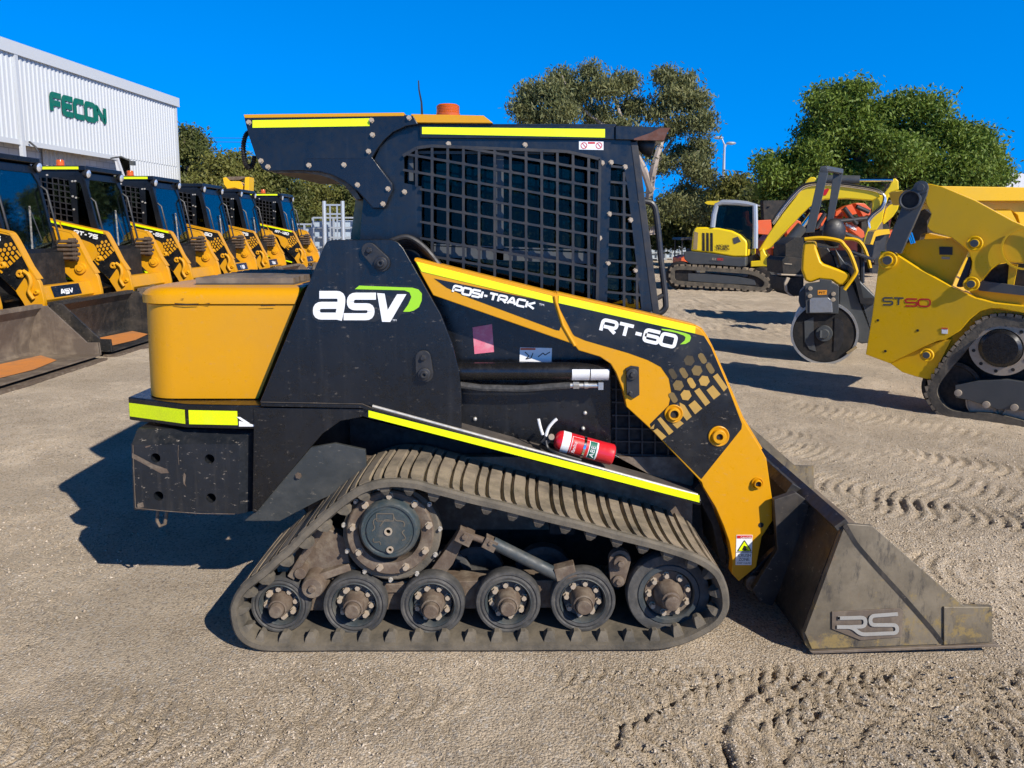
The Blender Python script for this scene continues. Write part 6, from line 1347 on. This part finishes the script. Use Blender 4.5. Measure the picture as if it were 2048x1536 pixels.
tree('tall gum tree with pale bark and hanging olive leaves rising behind the cab roof', 28,
 [(1125,145,36),(1155,180,42),(1100,185,40),(1060,185,34),(1040,215,28),(1070,235,40),(1120,230,48),(1180,140,26),(1205,175,40),(1250,160,34),(1270,205,40),(1200,225,44),(1240,250,36),(1330,150,32),(1370,160,30),(1340,195,40),(1390,200,36),(1395,245,38),(1350,250,30),(1405,290,36),(1385,330,40),(1330,320,26),(1410,350,26),(1380,380,36),(1340,400,34),(1300,420,30),(1390,420,30),(1310,225,24),(1300,300,18),(1360,300,24)],
 [[(1303,470,.17),(1300,400,.15),(1304,340,.13),(1318,290,.11),(1335,245,.09),(1342,200,.06),(1350,165,.03)], [(1303,380,.16),(1280,330,.12),(1255,280,.09),(1240,220,.06),(1225,180,.03)], [(1318,290,.12),(1350,262,.08),(1375,235,.05),(1390,205,.03)], [(1335,245,.08),(1315,215,.05),(1300,185,.03)], [(1306,350,.10),(1340,330,.07),(1375,315,.05),(1400,300,.02)], [(1255,280,.08),(1180,230,.06),(1140,190,.04),(1125,150,.02)], [(1255,290,.07),(1160,260,.05),(1090,220,.04),(1060,190,.02)], [(1304,340,.10),(1318,320,.08),(1345,280,.05)]],
 50000, .052, 'gum', bark, None, yd=1.0, bs=.78, asp=3.2, droop=.7, clump=.20, fill=.78)
def mxt(*a, **k): return tree(*a, **k)
tree('large round green tree behind the excavators at right', 26,
 [(1660,190,34),(1700,185,30),(1635,215,32),(1690,225,45),(1645,265,46),(1720,265,44),(1610,300,30),(1560,320,26),(1535,345,24),(1525,320,16),(1620,330,48),(1680,320,55),(1600,370,50),(1550,375,26),(1765,225,34),(1805,210,32),(1850,215,34),(1790,260,50),(1850,270,48),(1890,255,26),(1760,310,50),(1830,320,55),(1920,270,28),(1955,265,26),(1930,305,42),(1975,300,28),(1990,325,22),(1960,345,36),(1900,350,50),(1985,352,24),(1700,370,55),(1780,370,50),(1850,375,45),(1940,380,36),(1670,400,40)],
 [[(1740,520,.4),(1738,420,.35),(1730,330,.25),(1710,260,.15),(1695,210,.05)], [(1738,420,.25),(1790,330,.2),(1830,260,.1)], [(1735,400,.2),(1660,330,.15),(1620,300,.06)], [(1740,430,.2),(1860,350,.12),(1930,300,.05)]],
 125000, .062, 'green', barkd, None, yd=1.2, asp=2.2, droop=.35, clump=.22, fill=.88)
GRP = 'bushy trees along the far boundary'
tree('small bright green tree between the gum tree and the round tree', 34, [(1470,372,24),(1445,395,28),(1490,395,26),(1420,415,26),(1460,430,34),(1505,420,22),(1400,440,30),(1480,455,30),(1520,450,24),(1430,460,30)], [[(1465,500,.2),(1465,430,.15),(1462,390,.06)]], 20000, .085, 'olive', barkd, GRP, clump=.3)
tree('thin dark gum tree beside the warehouse corner', 36, [(370,268,22),(388,285,20),(362,300,26),(392,305,20),(375,335,26),(405,300,8),(365,370,28),(395,360,20)], [[(378,470,.2),(377,400,.16),(374,330,.1),(372,280,.04)], [(377,340,.08),(392,320,.05),(398,300,.02)]], 14000, .075, 'dark', barkd, GRP, clump=.25, droop=.5)
for i, (lb, bl, lm) in enumerate((
 ('olive bushy tree behind the row, left of the raised yellow arm', [(420,325,20),(440,315,22),(450,345,30),(420,360,34),(390,390,30),(440,400,40),(400,430,34)], 'olive'),
 ('olive bushy tree directly behind the raised yellow arm', [(480,312,22),(500,330,28),(475,350,30),(510,370,34),(480,400,40),(520,420,34)], 'olive'),
 ('darker bushy tree behind the farthest loader', [(545,335,24),(570,350,26),(545,380,34),(585,385,30),(560,420,40),(600,430,30)], 'dark'),
 ('bright olive bush left of the galvanised frames', [(610,370,26),(640,375,24),(620,410,34),(650,420,30),(600,440,34)], 'olive'),
 ('dark bush beside the rear post of the large cab', [(680,375,28),(715,370,34),(690,410,34),(730,410,34),(670,430,26),(720,450,34)], 'dark'))):
    bl = [(a, b+12, c*.85) for a, b, c in bl]; x = bl[2][0]; tree(lb, 33+i*1.3, bl, [[(x,480,.2),(x,420,.15),(x+4,370,.08)]], 15000, .075, lm, barkd, GRP, clump=.3)
for i, x in enumerate((1220,1290,1350)):
    tree(('low dark shrub behind the cab left of the gum trunk','low dark shrub at the foot of the gum tree','low dark shrub right of the gum trunk')[i], 36, [(x-20,440,26),(x+20,435,28),(x,465,30),(x+30,470,26)], [[(x,500,.12),(x,450,.08)]], 5000, .12, 'dark', barkd, GRP, clump=.3)
for i, (x, lb) in enumerate(((1520,'dark leafy shrub behind the excavator cab'),(1600,'dark leafy shrub behind the orange booms, left one'),(1680,'dark leafy shrub behind the roller roll bar'),(1760,'dark leafy shrub behind the grey arm link'),(1840,'dark leafy shrub behind the yellow dump body'))):
    tree(lb, 32, [(x-25,430,32),(x+22,425,34),(x,400,30),(x-10,470,34),(x+30,470,34)], [[(x,510,.12),(x,440,.08)]], 7000, .10, 'dark', barkd, GRP, clump=.3)
# ------------------------------------------------------------------ street lamp, wires, containers, galvanised frames
SL = thing('street_lamp', (W(1447,460,45).x, 45, 0), 'grey double armed street lamp right of the gum tree', 'street lamp')
p = MB(); b0 = W(1447,430,45); p.tube([Vector((b0.x,45,0)), W(1447,350,45), W(1449,288,45)], [.12,.09,.06], 8); mk('pole', p, M['galv'], SL)
p = MB(); p.tube([W(1449,290,45), W(1444,278,45), W(1436,275,45)], .04, 6); p.tube([W(1449,296,45), W(1454,287,45), W(1463,286,45)], .04, 6); mk('arm', p, M['galv'], SL)
p = MB(); p.ball(W(1437,275.5,45), .18, 6, (1.6,.8,.5)); mk('lamp_head', p, M['galv'], SL)
p = MB(); p.ball(W(1462,286.5,45), .18, 6, (1.6,.8,.5)); mk('lamp_head', p, M['galv'], SL)
for i, y in enumerate((275,283)):
    setorg((0,0,0)); w1 = MB(); w1.tube([W(352,y,70), W(500,y+1.5,70), W(700,y+1,70), W(950,y-3,70)], .02, 4); o = mk('power_line', w1, M['wngrey']); tag(o, ('upper thin power line crossing the sky behind the canopy', 'lower thin power line crossing the sky behind the canopy')[i], 'power line')
M['cont'] = paint('pale_container', (.36,.43,.50), .5, .3, (.3,.3,.3), dscale=1)
def stillage(px, Y, wd, h, label):
    t = thing('wire_cage', (W(px,470,Y).x, Y, 0), label, 'wire cage', 'galvanised cages stacked in the yard'); setorg((0,0,0))
    f = MB()
    for x in np.linspace(-wd/2, wd/2, 5): f.bar((x,0,0),(x,0,h),.06,.06)
    for z in np.linspace(.1, h, 7): f.bar((-wd/2,0,z),(wd/2,0,z),.05,.05)
    mk('frame', f, M['galv'], t)
    p = MB(); p.box((-wd/2,.1,.1),(wd/2,1.2,h-.1)); mk('panel', p, M['cont'], t)
    return t
stillage(625, 25, 1.0, 1.75, 'blue grey cage left of the pair of upright posts'); stillage(668, 24.5, 1.3, 1.95, 'galvanised cage with two tall posts, middle of the cages'); stillage(715, 25, 1.2, 1.85, 'galvanised cage nearest the rear post of the large cab')
PT = thing('post_frame', (W(665,440,23.8).x, 23.8, 0), 'galvanised frame with two tall uprights in front of the cages', 'steel frame'); setorg(PT.location)
p = MB()
for x in (648, 685): p.cyl(Vector((W(x,440,23.8).x,23.8,0)), W(x,402,23.8), .06, 8)
for y in (410,428): p.bar(W(648,y,23.8), W(685,y,23.8), .05, .05)
p.bar(W(660,408,23.8), Vector((W(660,480,23.8).x,23.8,0)), .04, .04); p.bar(W(674,408,23.8), Vector((W(674,480,23.8).x,23.8,0)), .04, .04); mk('uprights', p, M['galv'], PT)
for i, (x, Y, lb) in enumerate(((1300,40,'pale blue cage stack left of the canopy excavator'),(1330,41,'pale blue cage stack behind the grab handle'),(1395,43,'pale blue cage stack right behind the canopy excavator'))): stillage(x, Y, 1.7, 1.9, lb)
# dark tyre stacks under the trees so that the yard edge reads dark
# ------------------------------------------------------------------ ground: one sheet, fine near the camera
def axis(segs):
    out = [segs[0][0]]
    for a, b, d0, d1 in segs:
        x = a
        while x < b-1e-6:
            t = (x-a)/(b-a); x += d0+(d1-d0)*t; out.append(min(x, b))
    return np.array(out)
xs = axis([(0,2.8,.0125,.0125),(2.8,4.6,.013,.03),(4.6,12,.03,.4),(12,60,.5,6),(60,900,20,120)]); xs = np.concatenate([-xs[:0:-1], xs])
ys = axis([(-6,1.6,.8,.1),(1.6,3.5,.0125,.0135),(3.5,5.0,.0135,.02),(5.0,9.0,.02,.05),(9,20,.06,.3),(20,60,.4,4),(60,1500,20,160)])
X, Y = np.meshgrid(xs, ys); 
def vnoise(X, Y, f, seed):
    r = np.random.default_rng(seed); T = r.random((256,256)); x = X*f+1000; y = Y*f+1000; xi = np.floor(x).astype(int); yi = np.floor(y).astype(int); fx = x-xi; fy = y-yi; fx = fx*fx*(3-2*fx); fy = fy*fy*(3-2*fy)
    a = T[yi%256, xi%256]; b = T[yi%256, (xi+1)%256]; c = T[(yi+1)%256, xi%256]; d = T[(yi+1)%256, (xi+1)%256]
    return (a*(1-fx)+b*fx)*(1-fy)+(c*(1-fx)+d*fx)*fy-.5
def ss(a, b, x): t = np.clip((x-a)/(b-a), 0, 1); return t*t*(3-2*t)
near = 1-ss(9, 16, Y)
Z = .12*ss(1.9,4.2,-X)*ss(3.5,6.5,Y)
Z = Z+near*(.020*vnoise(X,Y,.8,1)+.010*vnoise(X,Y,2.7,2)+.006*vnoise(X,Y,9,3)+.0045*vnoise(X,Y,24,4)+.0040*vnoise(X,Y,48,9)) 
rough = ss(.0,1.2,X-.0)*(1-ss(7,10,Y)); Z += .6*rough*(.011*np.maximum(0,vnoise(X,Y,11,6))+.008*vnoise(X,Y,26,7)+.016*np.maximum(0,vnoise(X,Y,5,12)-.1)*(.5+vnoise(X,Y,19,13)))
def strip(path, half, period, amp, curve=.06, seed=0, brk=.25, dips=None):
    """a crawler track print: ridges across a band that follows a path"""
    global Z
    P = [np.array(p) for p in path]; s0 = 0; dips = (P[0][1] < 3.4) if dips is None else dips
    if dips: amp = min(amp, .015)*1.1; curve *= 1.5; half *= 1.15; brk = min(brk, .0); period *= 1.15
    for a, b in zip(P[:-1], P[1:]):
        d = b-a; L = np.linalg.norm(d); d = d/L; n = np.array([-d[1], d[0]])
        u = (X-a[0])*d[0]+(Y-a[1])*d[1]; v = (X-a[0])*n[0]+(Y-a[1])*n[1]
        m_ = (u > -.02) & (u < L+.02) & (abs(v) < half*1.3)
        ph = (u+s0+curve*(v/half)**2+.03*vnoise(X,Y,5,seed+20)*(.3 if dips else 1))/period
        rid = (np.abs((ph % 1)-.5)*2); rid = (.75-np.exp(-(rid/.30)**2)) if dips else np.clip((rid-.25)*2.2, 0, 1)
        msk = (1-ss(half*.8, half*1.15, abs(v)))*ss(-.02,.03,u)*(1-ss(L-.03,L+.02,u))*np.clip((vnoise(X,Y,2.2,seed+30)+.5-brk)*(3 if dips else 4), .15, 1)
        Z = Z+np.where(m_, (rid-.5)*(amp if dips else amp*.42)*msk, 0); s0 += L
def gp(px, py): g = G(px, py); return (g.x, g.y)
strip([gp(60,1262),gp(430,1258)], .14, .062, .020, .09, 1, -.3)
strip([gp(-60,1500),gp(110,1492),gp(340,1480)], .13, .055, .020, .08, 2, -.3)
strip([gp(1180,1430),gp(1330,1360),gp(1500,1290)], .14, .05, .018, .08, 3, .0)
strip([gp(1540,1420),gp(1700,1340),gp(1900,1325)], .16, .06, .026, -.09, 4, .1)
strip([gp(1850,1500),gp(1920,1360),gp(2060,1300)], .15, .06, .024, .05, 5, .1)
strip([gp(1560,890),gp(1760,935),gp(2100,1010)], .19, .08, .034, .03, 6, .35)
strip([gp(1640,1015),gp(1800,1050),gp(2100,1110)], .19, .075, .034, -.05, 7, .35)
strip([gp(1480,800),gp(1700,830),gp(2100,900)], .2, .085, .028, .03, 8, .4)
strip([gp(1180,1536),gp(1400,1500),gp(1700,1480)], .12, .05, .016, .04, 10, .1)
def groove(path, wd, dep, seed=0):
    global Z
    P = [np.array(gp(*p)) for p in path]
    D = np.full(X.shape, 9.0); S_ = np.zeros(X.shape)
    for a, b in zip(P[:-1], P[1:]):
        d = b-a; L2 = d@d; t = np.clip(((X-a[0])*d[0]+(Y-a[1])*d[1])/L2, 0, 1); dx = X-a[0]-t*d[0]; dy = Y-a[1]-t*d[1]; dd = np.hypot(dx, dy); sg = np.sign(dx*d[1]-dy*d[0]); S_ = np.where(dd < D, sg*dd, S_); D = np.minimum(D, dd)
    S_ = S_+.02*vnoise(X,Y,14,seed+50)
    Z = Z+dep*.55*np.exp(-((S_-wd*.6)/wd)**2)*.8-dep*.7*np.exp(-((S_+wd*.5)/wd)**2)
groove([(1240,1480),(1250,1445),(1330,1410),(1390,1372),(1440,1362),(1490,1345)], .018, .016, 1)
groove([(1480,1560),(1452,1480),(1458,1440),(1490,1395),(1520,1375)], .022, .020, 2)
groove([(940,1320),(935,1370),(880,1420),(890,1470)], .012, .009, 3); groove([(960,1310),(945,1390),(925,1420)], .010, .009, 4)
groove([(1540,1560),(1600,1480),(1640,1430)], .015, .014, 5)
for (p0, p1, hw_, per_, am_, cv_, sd_) in (
  ((1500,860),(2150,960),.16,.08,.034,.05,21), ((1540,940),(2150,1060),.18,.075,.036,-.05,22), ((1700,1000),(2200,1060),.17,.08,.034,.05,23), ((1800,1120),(2200,1190),.17,.075,.032,-.06,24),
  ((1480,760),(2100,850),.2,.09,.022,.04,25), ((1100,1340),(1330,1310),.10,.05,.014,.06,26), ((1230,1470),(1480,1330),.12,.048,.018,.09,27), ((1500,1330),(1760,1310),.13,.05,.018,.08,28),
  ((1560,1500),(1900,1330),.14,.055,.024,-.1,29), ((1700,1560),(2100,1400),.15,.06,.022,.1,30), ((1960,1340),(2200,1500),.15,.055,.022,.08,31), ((380,1240),(150,1300),.12,.055,.012,.08,32),
  ((560,1400),(900,1380),.14,.06,.008,.06,33), ((1350,620),(1700,600),.3,.15,.02,.05,34), ((150,1420),(600,1500),.15,.06,.009,.06,35)):
    strip([gp(*p0), gp(*p1)], hw_, per_, am_, cv_, sd_, .22)
groove([(1500,1420),(1620,1350),(1760,1320),(1900,1310)], .014, .012, 6); groove([(1520,1450),(1640,1380),(1780,1350)], .012, .010, 7); groove([(1700,1500),(1800,1400),(1850,1330)], .014, .012, 8); groove([(1900,1320),(1960,1370),(1970,1450)], .014, .012, 9); groove([(1560,1330),(1700,1312),(1850,1312)], .010, .010, 10)
# press the sheet flat under the machine
flat = ss(-2.0,-1.7,-abs(X))*ss(2.55,2.68,Y)*(1-ss(4.25,4.5,Y)); Z = Z*(1-flat)-.004*flat
ny, nx = X.shape; V = np.stack([X, Y, Z], axis=-1).reshape(-1,3); idx = np.arange(nx*ny).reshape(ny, nx)
Fq = np.stack([idx[:-1,:-1], idx[:-1,1:], idx[1:,1:], idx[1:,:-1]], axis=-1).reshape(-1,4); k = len(Fq)
me = bpy.data.meshes.new('ground'); me.vertices.add(len(V)); me.vertices.foreach_set('co', V.ravel()); me.loops.add(4*k); me.loops.foreach_set('vertex_index', Fq.ravel()); me.polygons.add(k)
me.polygons.foreach_set('loop_start', np.arange(0,4*k,4)); me.polygons.foreach_set('loop_total', np.full(k,4)); me.polygons.foreach_set('use_smooth', np.ones(k, dtype=bool)); me.update()
m, nt, bs = newmat('gravel_yard'); v = coord(nt)
n1 = noise(nt, v, .7, 5, .6); n2 = noise(nt, v, 5, 6, .65); n3 = noise(nt, v, 85, 5, .75); n4 = noise(nt, v, 240, 3, .7)
c = mixc(nt, ramp(nt, n1, .35, .65), (.58,.465,.33), (.66,.54,.395)); c = mixc(nt, ramp(nt, n2, .45, .75, (0,0,0,1), (.6,.6,.6,1)), c, (.43,.33,.225))
vo = nt.nodes.new('ShaderNodeTexVoronoi'); vo.inputs['Scale'].default_value = 110; nt.links.new(v, vo.inputs['Vector'])
c = mixc(nt, ramp(nt, n3, .52, .66, (0,0,0,1), (.8,.8,.8,1)), c, (.60,.53,.43)); c = mixc(nt, ramp(nt, n3, .34, .47, (.85,.85,.85,1), (0,0,0,1)), c, (.20,.16,.12))
vr = nt.nodes.new('ShaderNodeSeparateColor'); nt.links.new(vo.outputs['Color'], vr.inputs[0])
c = mixc(nt, ramp(nt, vr.outputs[0], .86, .90, (0,0,0,1), (.75,.75,.75,1)), c, (.62,.56,.48)); c = mixc(nt, ramp(nt, vr.outputs[1], .88, .92, (0,0,0,1), (.6,.6,.6,1)), c, (.25,.21,.17))
nt.links.new(c, bs.inputs['Base Color']); bs.inputs['Roughness'].default_value = .95; bs.inputs['Specular IOR Level'].default_value = .15
ad = nt.nodes.new('ShaderNodeMath'); ad.operation = 'MULTIPLY_ADD'; nt.links.new(n3, ad.inputs[0]); ad.inputs[1].default_value = 1.3; nt.links.new(n4, ad.inputs[2])
a2 = nt.nodes.new('ShaderNodeMath'); a2.operation = 'SUBTRACT'; nt.links.new(ad.outputs[0], a2.inputs[0]); nt.links.new(vo.outputs['Distance'], a2.inputs[1])
n5 = noise(nt, v, 1.1, 4, .7); cm5 = ramp(nt, n5, .38, .58, (.45,.45,.45,1), (1,1,1,1)); a3 = nt.nodes.new('ShaderNodeMath'); a3.operation = 'MULTIPLY'; nt.links.new(a2.outputs[0], a3.inputs[0]); nt.links.new(cm5, a3.inputs[1])
bump(nt, bs, a3.outputs[0], 1.0, .014)
me.materials.append(m); GR = bpy.data.objects.new('ground', me); COL.objects.link(GR); struct(GR)
# loose stones
def stones(n, seed, region, smin, smax, mat, nm):
    r = np.random.default_rng(seed); base = np.array([(1,0,0),(-1,0,0),(0,1,0),(0,-1,0),(0,0,1),(0,0,-1)], float); tri = np.array([(0,2,4),(2,1,4),(1,3,4),(3,0,4),(2,0,5),(1,2,5),(3,1,5),(0,3,5)])
    pxs = r.uniform(region[0], region[2], n); pys = region[1]+(region[3]-region[1])*r.random(n)
    vv = (pys-CY)/F; k_ = HC/(SP+vv*CP); x = (pxs-CX)/F*k_; y = (CP-vv*SP)*k_
    keep = ~((abs(x) < 1.75) & (y > 2.66) & (y < 4.3)); keep &= r.random(n) < np.clip(.35+vnoise(x,y,1.3,77)+.35*(x > .3), .05, 1); x = x[keep]; y = y[keep]; n = len(x)
    ix = np.clip(np.searchsorted(xs, x), 1, nx-1); iy = np.clip(np.searchsorted(ys, y), 1, ny-1); z = Z[iy, ix]
    s = (smin+(smax-smin)*r.random(n)**3.5); sc3 = s[:,None]*(.6+.6*r.random((n,3)))*np.array([1,1,.7])
    ang = r.random(n)*6.28; ca, sa = np.cos(ang), np.sin(ang)
    B = base[None]*(1+.35*r.normal(size=(n,6,3)))*sc3[:,None,:]; bx = B[...,0]*ca[:,None]-B[...,1]*sa[:,None]; by = B[...,0]*sa[:,None]+B[...,1]*ca[:,None]
    Vv = np.stack([bx+x[:,None], by+y[:,None], B[...,2]+z[:,None]+.15*s[:,None]], axis=-1).reshape(-1,3); Ff = (tri[None]+6*np.arange(n)[:,None,None]).reshape(-1,3); k2 = len(Ff)
    me = bpy.data.meshes.new(nm); me.vertices.add(len(Vv)); me.vertices.foreach_set('co', Vv.ravel()); me.loops.add(3*k2); me.loops.foreach_set('vertex_index', Ff.ravel()); me.polygons.add(k2)
    me.polygons.foreach_set('loop_start', np.arange(0,3*k2,3)); me.polygons.foreach_set('loop_total', np.full(k2,3)); me.update(); me.materials.append(mat)
    o = bpy.data.objects.new(nm, me); COL.objects.link(o); o['kind'] = 'stuff'; return o
ms, nt, bs = newmat('loose_stones'); oi = coord(nt); nn_ = nt.nodes.new('ShaderNodeTexWhiteNoise')
vq = nt.nodes.new('ShaderNodeTexVoronoi'); vq.inputs['Scale'].default_value = 30; nt.links.new(oi, vq.inputs['Vector']); sc_ = nt.nodes.new('ShaderNodeSeparateColor'); nt.links.new(vq.outputs['Color'], sc_.inputs[0])
c = mixc(nt, ramp(nt, sc_.outputs[0], .2, .9), (.34,.27,.19), (.55,.47,.37)); nt.links.new(c, bs.inputs['Base Color']); bs.inputs['Roughness'].default_value = .9
stones(60000, 3, (-80,1180,2130,1620), .0012, .0062, ms, 'gravel'); stones(50000, 4, (-80,720,2130,1250), .002, .009, ms, 'gravel')
# low far bushland beyond the yard, seen only through the cab and from the side
setorg((0,0,0))
far_b = [(tuple(Vector((x, 62+6*math.sin(x*.7), 1.6+.8*math.sin(x*1.9)))), 3.2+.8*math.sin(x*2.3)) for x in np.arange(-60, 75, 3.2)]
tw_ = leaves('far_bushland', far_b, 26000, .34, LM['dark'], None, asp=1.6, clump=.9); tw_['kind'] = 'stuff'
